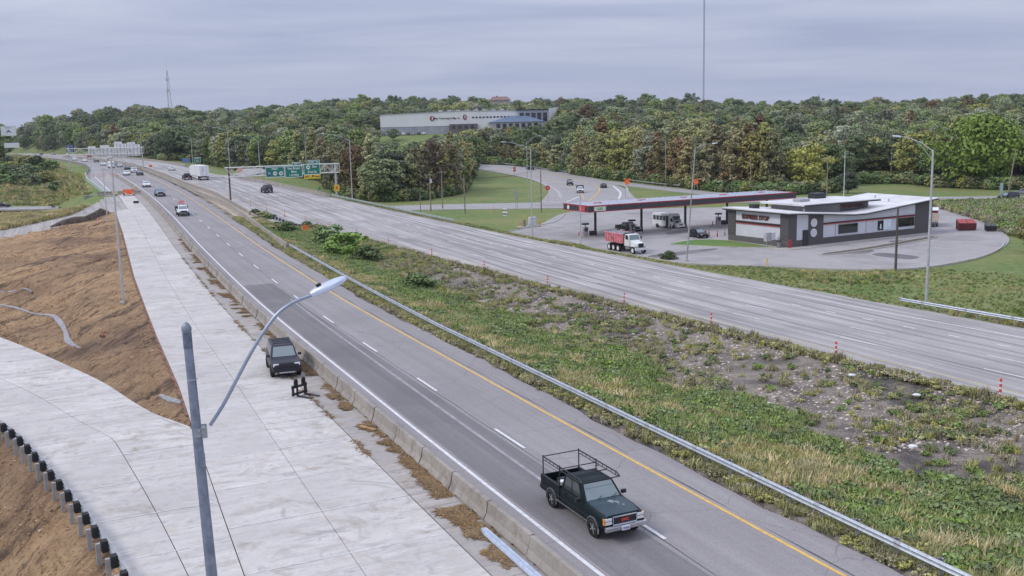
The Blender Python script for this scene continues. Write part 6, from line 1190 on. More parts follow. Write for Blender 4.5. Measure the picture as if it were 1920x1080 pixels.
def wheel(par, x, y, r, w_=.24, rim=RIM, dual=False):
    key = (r, w_, rim.name)
    if key not in _wh:
        prof_ = [(-w_/2, r*.70), (-w_/2, r*.92), (-w_/2+.03, r), (w_/2-.03, r), (w_/2, r*.92), (w_/2, r*.70)]; n = 20; vs = []; fs = []
        for k in range(n):
            a = 2*math.pi*k/n; vs += [(math.cos(a)*q, p, math.sin(a)*q) for p, q in prof_]
        for k in range(n):
            for j in range(5): a = k*6+j; b = ((k+1) % n)*6+j; fs.append((a, b, b+1, a+1))
        ty = MB().add(vs, fs).mesh('tyre', TYRE, smooth=50); rm = MB(); rm.tube([(0, -w_/2+.06, 0), (0, w_/2-.05, 0)], r*.70, 18); rm.tube([(0, w_/2-.05, 0), (0, w_/2-.02, 0)], r*.22, 10); rm.tube([(0, -w_/2+.03, 0), (0, -w_/2+.06, 0)], r*.22, 10)
        for k in range(5):
            for sg in (-1, 1): a = 2*math.pi*k/5; rm.box((math.cos(a)*r*.44, sg*(w_/2-.045), math.sin(a)*r*.44), (r*.5, .025, r*.16), rot=Matrix.Rotation(-a, 3, 'Y'))
        _wh[key] = (ty, rm.mesh('rim', rim))
    ty, rm = _wh[key]; w0 = link('wheel', ty, par); w0.location = (x, y, r); link('rim', rm, w0); return w0
def ring(x, lo, hi, hw, flare=.0):
    m = lo+(hi-lo)*.55
    return [(x, -hw*.90, lo), (x, hw*.90, lo), (x, hw, lo+.12), (x, hw+flare, m), (x, hw*.98, hi-.10), (x, hw*.90, hi-.01), (x, hw*.4, hi+.025), (x, -hw*.4, hi+.025), (x, -hw*.90, hi-.01), (x, -hw*.98, hi-.10), (x, -hw-flare, m), (x, -hw, lo+.12)]
def face_panel(a, b, c_, d_, u0, u1, v0, v1, off=.012):
    a, b, c_, d_ = map(Vector, (a, b, c_, d_))
    P = lambda u, v: (a.lerp(b, u)).lerp(d_.lerp(c_, u), v)
    return MB().slabq(P(u0, v0), P(u1, v0), P(u1, v1), P(u0, v1), off, .02)
def arches(par, xs, hw, r):
    for x in xs:
        for sg in (-1, 1): MB().tube([(x, sg*(hw-.12), r), (x, sg*(hw+.006), r)], r*1.15, 18).build('wheel_arch', BLACK, par)
def cabin(par, m, xf, xr, xtf, xtr, zb, H, wb_, wt, sides, glass=CGLASS, ws=WSHIELD, zbr=None, rear=True):
    "tapering cab with glass panels; sides = list of (u0,u1) from front to rear"
    zbr = zb if zbr is None else zbr; k = .10
    secs = [[(xf, wb_, zb-.06), (xr, wb_, zbr-.06), (xr, -wb_, zbr-.06), (xf, -wb_, zb-.06)], [(xtf+.03, wt+.02, H-.05), (xtr-.03, wt+.02, H-.05), (xtr-.03, -wt-.02, H-.05), (xtf+.03, -wt-.02, H-.05)], [(xtf-k, wt-.06, H), (xtr+k, wt-.06, H), (xtr+k, -wt+.06, H), (xtf-k, -wt+.06, H)], [((xtf+xtr)/2+.3, .2, H+.025), ((xtf+xtr)/2-.3, .2, H+.025), ((xtf+xtr)/2-.3, -.2, H+.025), ((xtf+xtr)/2+.3, -.2, H+.025)]]
    MB().loft([s_[::-1] for s_ in secs]).build('cab', m, par, smooth=35)
    A, B = (xf, -wb_, zb-.06), (xf, wb_, zb-.06); Ct, Dt = (xtf+.03, wt+.02, H-.05), (xtf+.03, -wt-.02, H-.05)
    face_panel(A, B, Ct, Dt, .06, .94, .10, .94).build('windscreen', ws, par)
    if rear: face_panel((xr, wb_, zbr-.06), (xr, -wb_, zbr-.06), (xtr-.03, -wt-.02, H-.05), (xtr-.03, wt+.02, H-.05), .08, .92, .18, .90).build('rear_window', glass, par)
    for sg in (-1, 1):
        a, b, c_, d_ = (xf, sg*wb_, zb-.06), (xr, sg*wb_, zbr-.06), (xtr-.03, sg*(wt+.02), H-.05), (xtf+.03, sg*(wt+.02), H-.05)
        for u0, u1 in sides:
            if sg > 0: face_panel(a, b, c_, d_, u0, u1, .16, .90).build('side_window', glass, par)
            else: face_panel(b, a, d_, c_, 1-u1, 1-u0, .16, .90).build('side_window', glass, par)
def lights(par, xf, xr, hw, zf, zr_, w_=.32, h=.16, plate=True, hl=LAMPW):
    for sg in (-1, 1): MB().box((xf, sg*(hw-w_/2-.03), zf), (.10, w_, h)).build('headlight', hl, par, bevel=.02); MB().box((xr, sg*(hw-.14), zr_), (.08, .22, h*1.3)).build('tail_light', LAMPR, par)
    if plate: MB().box((xf+.05, 0, zf-.28), (.03, .32, .15)).build('number_plate', PLATE, par); MB().box((xr-.05, 0, zr_-.12), (.03, .32, .15)).build('number_plate', PLATE, par)
def mirrors(par, x, y, z, m):
    for sg in (-1, 1): MB().box((x, sg*(y+.12), z), (.12, .22, .16)).build('mirror', m, par, bevel=.02)
def veh(name, label, cat, loc, rz, group=None): o = thing(name, label, cat, loc, rz, group); return o
def sedan(label, m, loc, rz, group=None, name='sedan', L=4.75):
    o = veh(name, label, 'car', loc, rz, group); h = L/2
    MB().loft([ring(-h, .45, .78, .66), ring(-h+.10, .30, .97, .82), ring(-h+.7, .24, 1.02, .90, .015), ring(-.6, .22, .98, .90, .02), ring(.9, .22, .95, .90, .015), ring(h-.5, .24, .84, .86), ring(h-.1, .28, .72, .78), ring(h, .42, .62, .62)]).build('body', m, o, smooth=45)
    cabin(o, m, .98, -1.80, .15, -1.05, .95, 1.45, .80, .60, [(.20, .50), (.53, .84)], zbr=1.0); arches(o, (1.40, -1.38), .90, .32); lights(o, h-.12, -h+.04, .80, .66, .80, .34, .14); MB().box((h-.03, 0, .48), (.08, 1.1, .16)).build('grille', BLACKP, o); mirrors(o, .75, .84, 1.0, m)
    for x in (1.40, -1.38):
        for sg in (-1, 1): wheel(o, x, sg*.82, .32)
    return o
def suv(label, m, loc, rz, group=None, name='suv', L=4.8, H=1.80, rack=True, cat='suv'):
    o = veh(name, label, cat, loc, rz, group); h = L/2
    MB().loft([ring(-h, .52, .95, .80), ring(-h+.12, .42, 1.16, .90), ring(-h+.6, .36, 1.19, .94, .02), ring(-.5, .34, 1.16, .94, .02), ring(.9, .34, 1.13, .94, .02), ring(h-.5, .36, 1.06, .92), ring(h-.10, .40, .98, .88), ring(h, .50, .84, .80)]).build('body', m, o, smooth=40)
    cabin(o, m, 1.02, -h+.14, .42, -h+.34, 1.13, H, .86, .68, [(.14, .38), (.41, .66), (.70, .92)], zbr=1.17); arches(o, (1.42, -1.38), .94, .38); lights(o, h-.09, -h+.04, .88, .88, 1.0, .36, .20); MB().box((h-.01, 0, .86), (.06, .95, .20)).build('grille', BLACKP, o); b = MB().box((h+.02, 0, .55), (.18, 1.72, .24)).build('bumper', m, o, bevel=.04); MB().box((h+.10, 0, .42), (.05, 1.0, .09)).build('skid_plate', RIM, o); MB().box((-h-.02, 0, .58), (.16, 1.72, .24)).build('bumper', TRIMG, o, bevel=.04); mirrors(o, .82, .90, 1.22, BLACKP)
    if rack:
        for sg in (-1, 1): MB().tube([(.25, sg*.60, H), (.15, sg*.60, H+.07), (-h+.65, sg*.60, H+.07), (-h+.5, sg*.60, H)], .022, 6).build('roof_rail', BLACKP, o)
        for x in (-.1, -.6, -1.1, -1.55): MB().box((x, 0, H+.04), (.06, 1.15, .025)).build('roof_bar', BLACKP, o)
    for x in (1.42, -1.38):
        for sg in (-1, 1): wheel(o, x, sg*.85, .38, .26)
    return o
def pickup(label, m, loc, rz, group=None, name='pickup_truck', detail=False, topper=None):
    o = veh(name, label, 'pickup truck', loc, rz, group)
    if detail: DH = mat('worn_hood', (.012, .036, .046), .38, .0, var=.3, scale=2.5, coat=.15)
    MB().loft([ring(-1.02, .44, 1.15, .96), ring(.0, .42, 1.15, .97, .01), ring(1.08, .42, 1.15, .97, .01), ring(1.9, .44, 1.12, .965, .01), ring(2.45, .46, 1.07, .95), ring(2.62, .55, 1.02, .92)]).build('body', m, o, smooth=35)
    if detail: MB().loft([[(1.02, -.80, 1.155), (1.02, .80, 1.155), (1.02, .70, 1.195), (1.02, -.70, 1.195)], [(1.8, -.82, 1.125), (1.8, .82, 1.125), (1.8, .72, 1.175), (1.8, -.72, 1.175)], [(2.55, -.80, 1.03), (2.55, .80, 1.03), (2.55, .70, 1.085), (2.55, -.70, 1.085)]]).build('hood', DH, o, smooth=40)
    cabin(o, m, 1.05, -1.0, .42, -.90, 1.15, 1.78, .90, .71, [(.16, .52), (.57, .90)] if detail else [(.14, .9)])
    bed = MB()
    for sg in (-1, 1): bed.bb(-2.82, -1.06, sg*.97, sg*.83, .50, 1.16)
    bed.bb(-2.85, -2.76, -.83, .83, .50, 1.14); bed.bb(-1.16, -1.06, -.83, .83, .50, 1.16); bed.bb(-2.78, -1.1, -.84, .84, .66, .74); bed.build('bed', m, o, bevel=.02); MB().bb(-2.74, -1.17, -.82, .82, .741, .755).build('bed_liner', BLACK, o)
    for sg in (-1, 1): MB().bb(-2.3, -1.5, sg*.82, sg*.62, .755, .98).build('wheel_hump', BLACK, o)
    xs = (1.78, -1.81); arches(o, xs, .97, .37); mirrors(o, .80, .97, 1.22, m if not detail else BLACKP)
    for x in xs:
        for sg in (-1, 1): wheel(o, x, sg*.885, .37, .26)
    MB().box((2.74, 0, .60), (.16, 1.90, .20)).build('front_bumper', CHROME if detail else TRIMG, o, bevel=.04); MB().box((-2.95, 0, .58), (.16, 1.86, .18)).build('rear_bumper', TRIMG if not detail else BLACKP, o, bevel=.03)
    for sg in (-1, 1): MB().box((-2.86, sg*.86, .92), (.05, .16, .34)).build('tail_light', LAMPR, o)
    if not detail:
        lights(o, 2.62, -2.84, .92, .86, .9, .32, .18); MB().box((2.64, 0, .84), (.06, 1.1, .24)).build('grille', BLACKP, o)
        return o
    gr = MB().box((2.63, 0, .87), (.07, 1.06, .30)).build('grille', BLACKP, o); fr = MB()
    for a in ((0, .155, 1.10, .035), (0, -.155, 1.10, .035)): fr.box((2.66, a[0], .87+a[1]), (.05, a[2], a[3]))
    for q in (-.54, .54): fr.box((2.66, q, .87), (.05, .035, .31))
    fr.build('grille_frame', CHROME, gr); text('GMC', .17, mat('letter_red', (.60, .09, .06), .4), gr, (2.69, 0, .87), (math.pi/2, 0, math.pi/2), bold=.006)
    for sg in (-1, 1):
        for zz in (.80, .94): MB().box((2.62, sg*.735, zz), (.07, .31, .115)).build('headlight', LAMPW, o, bevel=.015)
        for zz in (.80, .94): MB().box((2.585, sg*.915, zz), (.12, .045, .115)).build('corner_lamp', AMBER, o)
        MB().bb(-1.35, 1.32, sg*.978, sg*.99, .47, .52).build('rocker_trim', CHROME, o); MB().bb(-.75, -.6, sg*.975, sg*1.0, .98, 1.02).build('door_handle', BLACKP, o); MB().bb(-.42, -.405, sg*.97, sg*.982, .5, 1.12).build('door_seam', BLACK, o); MB().bb(.92, .935, sg*.97, sg*.982, .5, 1.12).build('door_seam', BLACK, o)
        for x in xs:
            n = 14; secs = []
            for k in range(n+1):
                a = math.pi*(-.08+1.16*k/n); secs.append([(x+math.cos(a)*.44, sg*.96, .37+math.sin(a)*.44), (x+math.cos(a)*.44, sg*1.0, .37+math.sin(a)*.44), (x+math.cos(a)*.475, sg*1.0, .37+math.sin(a)*.475), (x+math.cos(a)*.475, sg*.96, .37+math.sin(a)*.475)])
            MB().loft(secs).build('arch_moulding', CHROME, o)
    MB().box((2.83, -.05, .58), (.03, .36, .18)).build('number_plate', PLATE, o); text('73 KJ4', .10, mat('plate_blue', (.05, .08, .25), .5), o, (2.85, -.05, .58), (math.pi/2, 0, math.pi/2))
    for sg in (-1, 1): MB().bb(-2.8, -1.06, sg*.885, sg*.985, 1.162, 1.185).build('bed_rail', BLACK, o); MB().bb(-2.8, 2.3, sg*.972, sg*.985, .70, .74).build('side_moulding', BLACKP, o); MB().bb(-.98, -.965, sg*.97, sg*.983, .5, 1.14).build('bed_seam', BLACK, o)
    MB().bb(.5, .75, -.62, -.25, 1.2, 1.25) if False else None
    for sg in (-.35, .35): MB().tube([(1.12, sg, 1.20), (.95, sg+.32, 1.27)], .012, 5).build('wiper', BLACK, o)
    ch_ = MB()
    for k in range(9): ch_.box((1.42+.055*k, .12+.05*k-.1*(k % 3), 1.195-.0047*k), (.20+.05*(k % 3), .035, .008), rz=.5+.2*(k % 2), rot=None)
    ch_.build('peeling_patch', mat('peeled_paint', (.42, .44, .46), .7), o)
    # ladder rack
    rk = MB(); zt_ = 2.0
    for sg in (-1, 1):
        y = sg*.90; rk.tube([(-2.72, y, zt_), (.55, y, zt_), (.82, y, zt_-.10)], .032, 7); rk.tube([(-2.72, y, zt_-.14), (.55, y, zt_-.14), (.82, y, zt_-.10)], .020, 6)
        for x in (-2.70, -1.15): rk.tube([(x, y, 1.14), (x, y, zt_+.06)], .028, 7); 
        rk.tube([(-1.15, y, 1.75), (-.85, y, zt_-.14)], .018, 6)
        for k in range(9): rk.tube([(-2.4+.36*k, y, zt_-.14), (-2.4+.36*k, y, zt_)], .014, 5)
    rk.build('rack_rail', BLACKP, o)
    for x, z in ((-2.70, zt_), (-1.15, zt_-.10), (-.25, zt_-.14), (.82, zt_-.10)): MB().tube([(x, -.90, z), (x, .90, z)], .024, 7).build('rack_crossbar', BLACKP, o)
    return o
def van(label, m, loc, rz, group=None):
    o = veh('van', label, 'van', loc, rz, group)
    MB().loft([ring(-2.7, .45, 2.0, .92), ring(-2.6, .40, 2.45, .98), ring(1.2, .38, 2.45, .98), ring(1.5, .38, 2.3, .97), ring(2.0, .38, 1.35, .96), ring(2.6, .42, 1.05, .92), ring(2.72, .5, .9, .85)]).build('body', m, o, smooth=35); MB().slabq((2.0, -.80, 1.38), (2.0, .80, 1.38), (1.5, .74, 2.18), (1.5, -.74, 2.18), .03).build('windscreen', WSHIELD, o)
    for sg in (-1, 1): MB().bb(.7, 1.5, sg*.985, sg*1.0, 1.35, 1.95).build('side_window', CGLASS, o)
    arches(o, (1.85, -1.75), .98, .36); lights(o, 2.62, -2.66, .9, .82, 1.1, .3, .22); mirrors(o, 1.6, .98, 1.5, BLACKP)
    for x in (1.85, -1.75):
        for sg in (-1, 1): wheel(o, x, sg*.84, .36, .25)
    return o
def on_road(px, py, zf):
    D = 100.0
    for _ in range(40): x, y = on(px, py, float(zf(D))); D = .5*D+.5*math.hypot(x, y)
    return x, y
def lane_pose(px, py, eastbound, lane=None):
    x, y = on_road(px, py, _zE if eastbound else _zW); s, t = st(x, y); f = EBY if eastbound else WBY
    if lane is not None: t = float(EBW(s))+[1.85, 5.5, -1.9][lane] if eastbound else float(WBY(s))+[1.8, 5.4, 9.0, 12.4][lane]
    sl = float(f(s+2)-f(s-2))/4; dx, dy = DX+NX*sl, DY+NY*sl; sg = -1 if eastbound else 1; x, y = xy(s, t); zz = float((zE if eastbound else zW)(x, y))
    return (x, y, zz+.012), math.atan2(sg*dy, sg*dx)
# --- the near pickup
P_, Q_, R_ = (Vector((*on(*p, 0), 0)) for p in ((1037, 946), (1119, 1009), (1187, 994)))
cen = (P_+Q_)/2+(R_-Q_)/2; hd = lane_pose(1110, 950, True)[1]
nearp = pickup('dark green pickup with black ladder rack in the near lane', PT['teal'], (cen.x, cen.y, .016), hd, detail=True); nearp.scale = (.95, .95, .95)
bk = Matrix.Translation((cen.x, cen.y, 0)) @ Matrix.Rotation(hd, 4, 'Z') @ Vector((-1.5, -.50, .735)); o = thing('bucket', 'pale bucket in the bed of the dark green pickup', 'bucket', bk); MB().tube([(0, 0, 0), (0, 0, .36)], .13, 14, r1=.16).build('pail', mat('pale_plastic', (.62, .58, .50), .5), o); MB().tube([(0, 0, .36), (0, 0, .39)], .165, 14).build('lid', WHITEP, o)
for q, lab in ((-1.35, 'folded black tarp roll in the pickup bed'), (-2.3, 'second dark roll at the back of the pickup bed')):
    v = Matrix.Translation((cen.x, cen.y, 0)) @ Matrix.Rotation(hd, 4, 'Z') @ Vector((q, .15, .845)); o = thing('tarp_roll', lab, 'tarp', v, hd); MB().tube([(0, -.45, 0), (0, .45, 0)], .12, 10).build('roll', mat('tarp', (.05, .05, .055), .7, var=.4, scale=6), o); MB().tube([(0, -.1, 0), (0, -.05, 0)], .125, 10).build('strap', TRIMG, o)
# --- SUV parked on the new concrete
A_, B_, C_ = (Vector((*on(*p, .02), 0)) for p in ((515, 706), (557, 700), (498, 689))); hd = math.atan2(A_.y-C_.y, A_.x-C_.x); hd = lane_pose(530, 690, True)[1]-.10; c0 = (A_+B_)/2-Vector((math.cos(hd), math.sin(hd), 0))*1.42
suv('dark grey suv with roof rack parked on the new concrete', PT['graphite'], (c0.x, c0.y, .03), hd)
# --- eastbound traffic
l, r = lane_pose(350, 403, True, 0); o = pickup('white service truck carrying an orange ladder rack', PT['white'], l, r, name='service_truck')
sb = MB()
for sg in (-1, 1): sb.bb(-2.85, -1.05, sg*1.12, sg*.75, .75, 1.6)
sb.build('service_box', BLACKP, o); MB().bb(-1.32, -1.2, -.42, .42, 2.0, 2.65).build('arrow_board', PINK, o)
for sg in (-1, 1): MB().tube([(-1.25, sg*.4, 1.1), (-1.25, sg*.4, 2.0)], .04, 6).build('board_mast', REDP, o)
l, r = lane_pose(307, 367, True, 0); pickup('slate blue pickup following the service truck', PT['blue'], l, r); l, r = lane_pose(281, 350, True, 0); sedan('white sedan ahead of the slate blue pickup', PT['white'], l, r)
for px_, py_, ln, k_, c_, lab in ((239, 328.5, 0, 's', 'white', 'white sedan left of the trio near the median'), (255, 323.5, 1, 'v', 'white', 'white suv between two sedans near the median'), (264, 328.5, 1, 's', 'graphite', 'small dark sedan hugging the median barrier'), (244, 318, 1, 's', 'dark', 'dark sedan behind the white suv'), (211.5, 315, 0, 'n', 'white', 'white van with dark bumper on the far bend'), (224, 310.5, 1, 's', 'black', 'black sedan beside the white van'), (248, 312.5, 1, 's', 'silver', 'silver sedan beyond the dark sedan'), (190, 310.5, 0, 's', 'white', 'white sedan left of the white van'), (178, 304, 1, 's', 'dark', 'dark sedan under the far gantry signs'), (156, 303.5, 0, 's', 'white', 'white sedan by the far gantry left column'), (136, 301, 0, 's', 'white', 'white sedan farther along the bend'), (142, 298.5, 1, 's', 'silver', 'silver sedan behind the far white sedan')):
    l, r = lane_pose(px_, py_, True, ln); {'s': sedan, 'v': suv, 'n': van}[k_](lab, PT[c_], l, r, 'eastbound cars on the far bend')
# --- westbound traffic, seen from behind
l, r = lane_pose(483, 362, False, 2); suv('black suv driving away past the gantry column', PT['black'], l, r); l, r = lane_pose(343, 337, False, 0); pickup('black pickup left of the white semi trailer', PT['black'], l, r); l, r = lane_pose(323, 319.5, False, 1); sedan('white sedan ahead of the white semi trailer', PT['white'], l, r)
l, r = lane_pose(374, 338.5, False, 1); o = veh('semi_truck', 'white semi trailer truck driving away left of the gantry', 'truck', l, r)
TB = mat('trailer_white', (.74, .74, .73), .5, var=.05, scale=.4); MB().bb(0, 13.5, -1.28, 1.28, 1.15, 4.05).build('trailer_box', TB, o, bevel=.03); MB().bb(-.03, 0, -1.2, 1.2, 1.2, 3.95).build('rear_doors', WHITEP, o); MB().bb(-.07, -.03, -.62, -.56, 1.2, 3.9).build('lock_rod', GALV2, o); MB().bb(-.07, -.03, .56, .62, 1.2, 3.9).build('lock_rod', GALV2, o); MB().bb(-.08, -.03, .05, .5, 2.4, 3.6).build('decal', SIGNBACK, o); MB().bb(-.1, .1, -1.2, 1.2, .5, .65).build('rear_guard', WHITEP, o); MB().bb(0, 13, -.5, .5, .85, 1.15).build('chassis', BLACKP, o); MB().bb(3.5, 8.5, 1.2, 1.26, .4, 1.1).build('side_skirt', TB, o)
for x in (.9, 2.2, 15.8):
    for sg in (-1, 1): wheel(o, x, sg*1.02, .5, .5)
cab_ = MB(); cab_.bb(14.1, 16.6, -1.2, 1.2, .9, 3.6); cab_.build('cab', PT['white'], o, bevel=.1); MB().box((17.4, 0, 1.4), (1.8, 1.7, 1.1), taper=(.9, .85)).build('hood', PT['white'], o, bevel=.08); MB().bb(16.58, 16.66, -1.05, 1.05, 2.2, 3.2).build('windscreen', CGLASS, o)
for sg in (-1, 1): wheel(o, 17.8, sg*1.0, .5, .3); MB().box((-.05, sg*1.1, .95), (.06, .25, .12)).build('tail_light', LAMPR, o)
for px_, py_, ln, k_, c_, lab in ((201, 298.5, 1, 'n', 'white', 'white van going away near the far gantry'), (166, 295, 1, 's', 'red', 'red sedan beyond the far gantry'), (172, 293.8, 2, 's', 'white', 'white sedan beside the red sedan'), (136, 291.8, 1, 's', 'white', 'white sedan beneath the blue sign'), (114, 290.3, 1, 'v', 'silver', 'silver suv near the far end of the motorway'), (100, 289.8, 0, 's', 'dark', 'dark sedan at the far end of the motorway')):
    l, r = lane_pose(px_, py_, False, ln); {'s': sedan, 'v': suv, 'n': van}[k_](lab, PT[c_], l, r, 'westbound cars on the far bend')
# --- ramp traffic
def between(a, b, z=None):
    A = Vector(hit(*a)); B = Vector(hit(*b)); v = B-A; c_ = (A+B)/2; return (c_.x, c_.y, c_.z+.17), math.atan2(v.y, v.x)
l, r = between((1062, 343), (1076, 353)); suv('dark suv coming down the loop ramp', PT['graphite'], l, r); l, r = between((1138, 357), (1126, 349)); sedan('dark hatchback driving up the loop ramp', PT['dark'], l, r); l, r = between((1004, 320), (984, 317.5)); sedan('dark sedan at the top of the loop ramp', PT['black'], l, r)
l, r = between((1086, 357), (1090, 368)); o = pickup('white dump body pickup at the foot of the loop ramp', PT['white'], l, r, name='work_truck'); MB().bb(-2.9, -1.0, -1.1, 1.1, .9, 2.1).build('dump_body', BLACKP, o, bevel=.04)
# --- fuel station
def span(a, b, z=LOT+.06):
    A = Vector((*on(*a, z), 0)); B = Vector((*on(*b, z), 0)); v = B-A; c_ = (A+B)/2; return (c_.x, c_.y, z), math.atan2(v.y, v.x)
l, r = span((1293, 443.5), (1311, 447)); nrm = Vector((-math.sin(r), math.cos(r))); sedan('black sedan parked beside the red bollards', PT['black'], (l[0]+nrm.x*.8, l[1]+nrm.y*.8, l[2]), r)
l, r = span((1160, 433), (1187, 436.5)); nrm = Vector((-math.sin(r), math.cos(r))); pickup('black pickup parked at the second fuel pump', PT['black'], (l[0]+nrm.x*.6, l[1]+nrm.y*.6, l[2]), r)
# shuttle bus
l, r = span((1229.5, 426), (1264, 430)); nrm = Vector((-math.sin(r), math.cos(r))); o = veh('shuttle_bus', 'white shuttle bus standing under the fuel canopy', 'bus', (l[0]+nrm.x*1.0, l[1]+nrm.y*1.0, l[2]), r); PW = PT['white']
MB().bb(-3.6, 1.5, -1.15, 1.15, .45, 2.75).build('body', PW, o, bevel=.12); MB().loft([[(1.4, -1.12, 2.0), (1.4, 1.12, 2.0), (1.4, 1.0, 2.85), (1.4, -1.0, 2.85)], [(2.2, -.9, 2.05), (2.2, .9, 2.05), (2.0, .8, 2.72), (2.0, -.8, 2.72)]]).build('front_cap', PW, o); MB().loft([ring(1.4, .45, 1.35, 1.0), ring(2.6, .45, 1.25, .98), ring(3.45, .48, 1.05, .92), ring(3.55, .55, .95, .86)]).build('hood', PW, o, smooth=40); cabin(o, PW, 2.55, 1.4, 2.05, 1.4, 1.28, 2.1, .92, .86, [(.15, .85)], rear=False)
for sg in (-1, 1):
    for k in range(4): MB().bb(-3.3+k*.95, -2.5+k*.95, sg*1.155, sg*1.165, 1.5, 2.35).build('side_window', CGLASS, o)
MB().bb(.45, 1.25, -1.17, -1.155, .5, 2.45).build('door', BLACKP, o); lights(o, 3.48, -3.62, .95, .88, 1.0, .3, .2); MB().box((3.53, 0, .85), (.06, .9, .25)).build('grille', TRIMG, o); MB().box((3.58, 0, .55), (.15, 1.8, .2)).build('bumper', WHITEP, o)
arches(o, (2.55,), 1.0, .38); arches(o, (-2.1,), 1.15, .38); mirrors(o, 2.1, 1.0, 1.6, BLACKP)
for sg in (-1, 1): wheel(o, 2.55, sg*.86, .38, .26); wheel(o, -2.1, sg*1.0, .38, .3)
# dump truck
l, r = span((1140, 467.5), (1187.5, 476.5)); nrm = Vector((-math.sin(r), math.cos(r))); o = veh('dump_truck', 'white dump truck with faded red bed on the car park edge', 'dump truck', (l[0]+nrm.x*1.05, l[1]+nrm.y*1.05, l[2]), r)
MB().bb(-3.9, 3.6, -.5, .5, .75, 1.1).build('chassis', BLACKP, o)
bd = MB(); bd.loft([[(-4.0, -1.2, 1.35), (.75, -1.2, 1.35), (.75, 1.2, 1.35), (-4.0, 1.2, 1.35)], [(-4.25, -1.27, 2.75), (.95, -1.27, 2.75), (.95, 1.27, 2.75), (-4.25, 1.27, 2.75)]]); bd.build('dump_bed', PINK, o)
for sg in (-1, 1):
    for k in range(7): MB().bb(-3.9+k*.72, -3.8+k*.72, sg*1.26, sg*1.34, 1.4, 2.75).build('bed_rib', PINK, o)
    MB().bb(-4.3, 1.0, sg*1.25, sg*1.37, 2.70, 2.86).build('bed_rim', PINK, o); MB().tube([(-3.2, sg*1.36, 3.0), (-1.2, sg*1.38, 1.4)], .05, 6).build('tarp_arm', BLACKP, o)
MB().bb(-4.2, .9, -1.2, 1.2, 2.76, 2.84).build('tarp', mat('grey_tarp', (.22, .22, .24), .8, var=.3, scale=2), o); MB().tube([(.9, -.8, 2.9), (.9, .8, 2.9)], .13, 10).build('tarp_roll', BLACKP, o)
MB().bb(1.15, 2.5, -1.05, 1.05, 1.05, 2.0).build('cab_base', PT['white'], o, bevel=.05); cabin(o, PT['white'], 2.5, 1.15, 2.2, 1.2, 2.0, 2.85, 1.03, .92, [(.22, .85)]); MB().loft([ring(2.45, .95, 1.95, .85), ring(3.5, .95, 1.75, .78), ring(4.15, .98, 1.6, .70), ring(4.2, 1.0, 1.5, .62)]).build('hood', PT['white'], o, smooth=40); MB().box((4.2, 0, 1.32), (.06, .95, .62)).build('grille', BLACKP, o); MB().box((4.35, 0, .78), (.25, 2.3, .34)).build('bumper', PT['white'], o, bevel=.04)
for sg in (-1, 1):
    MB().box((3.45, sg*.98, 1.18), (1.15, .34, .12)).build('fender', PT['white'], o, bevel=.05); MB().box((4.05, sg*.95, 1.15), (.1, .3, .22)).build('headlight', LAMPW, o); MB().box((2.35, sg*1.25, 2.3), (.1, .2, .45)).build('mirror', BLACKP, o); MB().tube([(1.0, sg*.95, .9), (1.0, sg*.95, 3.1)], .07, 8).build('exhaust', CHROME, o)
    MB().bb(1.3, 2.4, sg*1.0, sg*.7, .6, 1.0).build('fuel_tank', RIM, o); wheel(o, 3.45, sg*.95, .52, .32, WHITEP)
    for x in (-.6, -1.95, -3.25): wheel(o, x, sg*.92, .52, .52, WHITEP)
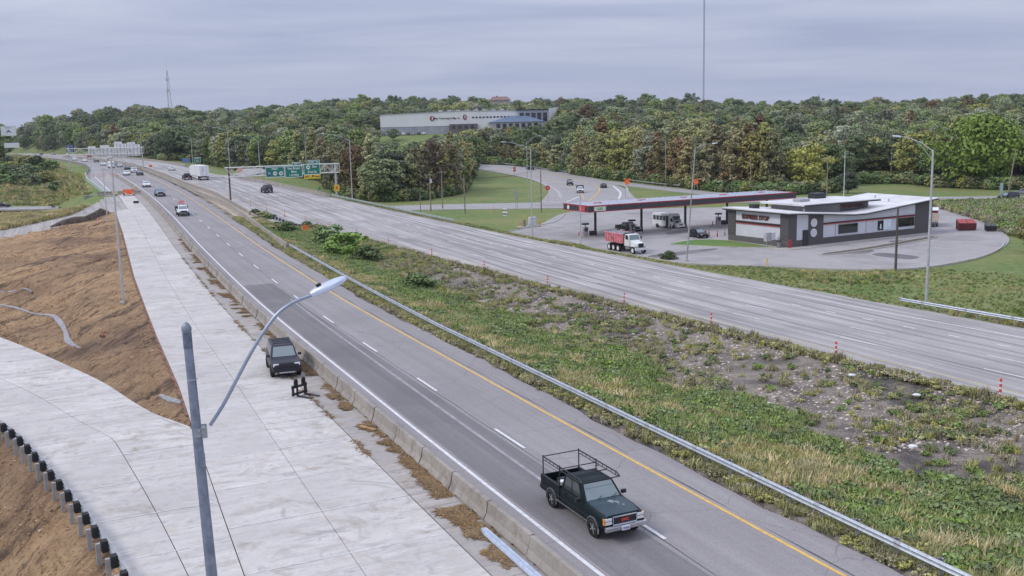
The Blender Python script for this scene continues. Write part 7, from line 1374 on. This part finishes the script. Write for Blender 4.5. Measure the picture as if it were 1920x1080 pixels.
# box truck behind the store
x, y = on(1757, 426, LOT); o = veh('moving_truck', 'white and orange moving trailer behind the store', 'trailer', (x-.6, y+1.2, LOT+.06), 1.15); MB().bb(-1.6, 4.6, -1.15, 1.15, .9, 3.1).build('box', WHITEP, o, bevel=.05); MB().bb(-1.64, -1.6, -1.05, 1.05, 1.0, 2.6).build('rear_door', mat('tan_door', (.55, .42, .33), .6, var=.12), o); MB().bb(-1.66, -1.6, -1.1, 1.1, 2.62, 3.0).build('rear_band', SIGNR, o)
for sg in (-1, 1): MB().bb(-1.2, 4.4, sg*1.152, sg*1.165, 1.1, 2.4).build('side_graphic', mat('trailer_graphic', (.45, .12, .10), .6, var=.5, scale=1.2), o); wheel(o, -.3, sg*1.0, .36, .28); wheel(o, 3.6, sg*1.0, .36, .28); MB().box((-1.66, sg*.95, .8), (.06, .25, .15)).build('tail_light', LAMPR, o)
MB().bb(-1.75, 4.6, -1.0, 1.0, .55, .9).build('chassis', TRIMG, o)
l, r = span((1905, 374.5), (1876, 375.5)); suv('dark suv passing on the far right street, nearer of two', PT['dark'], l, r); l, r = span((1926, 368), (1904, 367.5)); suv('grey suv on the far right street, farther of two', PT['grey'], (l[0]+1.5, l[1]+2.0, l[2]), r)
l, r = span((-8, 389), (17, 388), -3.9); sedan('dark sedan on the lower road at the left edge', PT['graphite'], (l[0], l[1], -3.92), r)
for i, c_ in enumerate(('grey', 'silver', 'graphite', 'white', 'white', 'dark', 'silver', 'black', 'white')):
    v = Matrix.Translation(fac.location) @ Matrix.Rotation(FR, 4, 'Z') @ Vector((1.6+i*2.75, -5.5, 0)); (suv if i % 3 == 0 else sedan)('%s car parked at the factory wall, %s from the left' % ({'dark': 'dark', 'graphite': 'charcoal'}.get(c_, c_), nth[i]), PT[c_], (v.x, v.y, T(v.x, v.y)+.05), FR+1.57, 'cars parked at the factory')
# ------------------------------------------------------------------ moist air
hz_ = MB().bb(-2600, 2600, -400, 4600, -75, 165).build('haze'); tag(hz_, kind='stuff')
hm = bpy.data.materials.new('haze_air'); hm.use_nodes = True; t_ = hm.node_tree; t_.nodes.clear(); pv = t_.nodes.new('ShaderNodeVolumePrincipled'); pv.inputs['Density'].default_value = .00008; pv.inputs['Color'].default_value = (.86, .90, 1.0, 1); pv.inputs['Anisotropy'].default_value = .2
mo = t_.nodes.new('ShaderNodeOutputMaterial'); t_.links.new(pv.outputs[0], mo.inputs['Volume']); hz_.data.materials.append(hm)
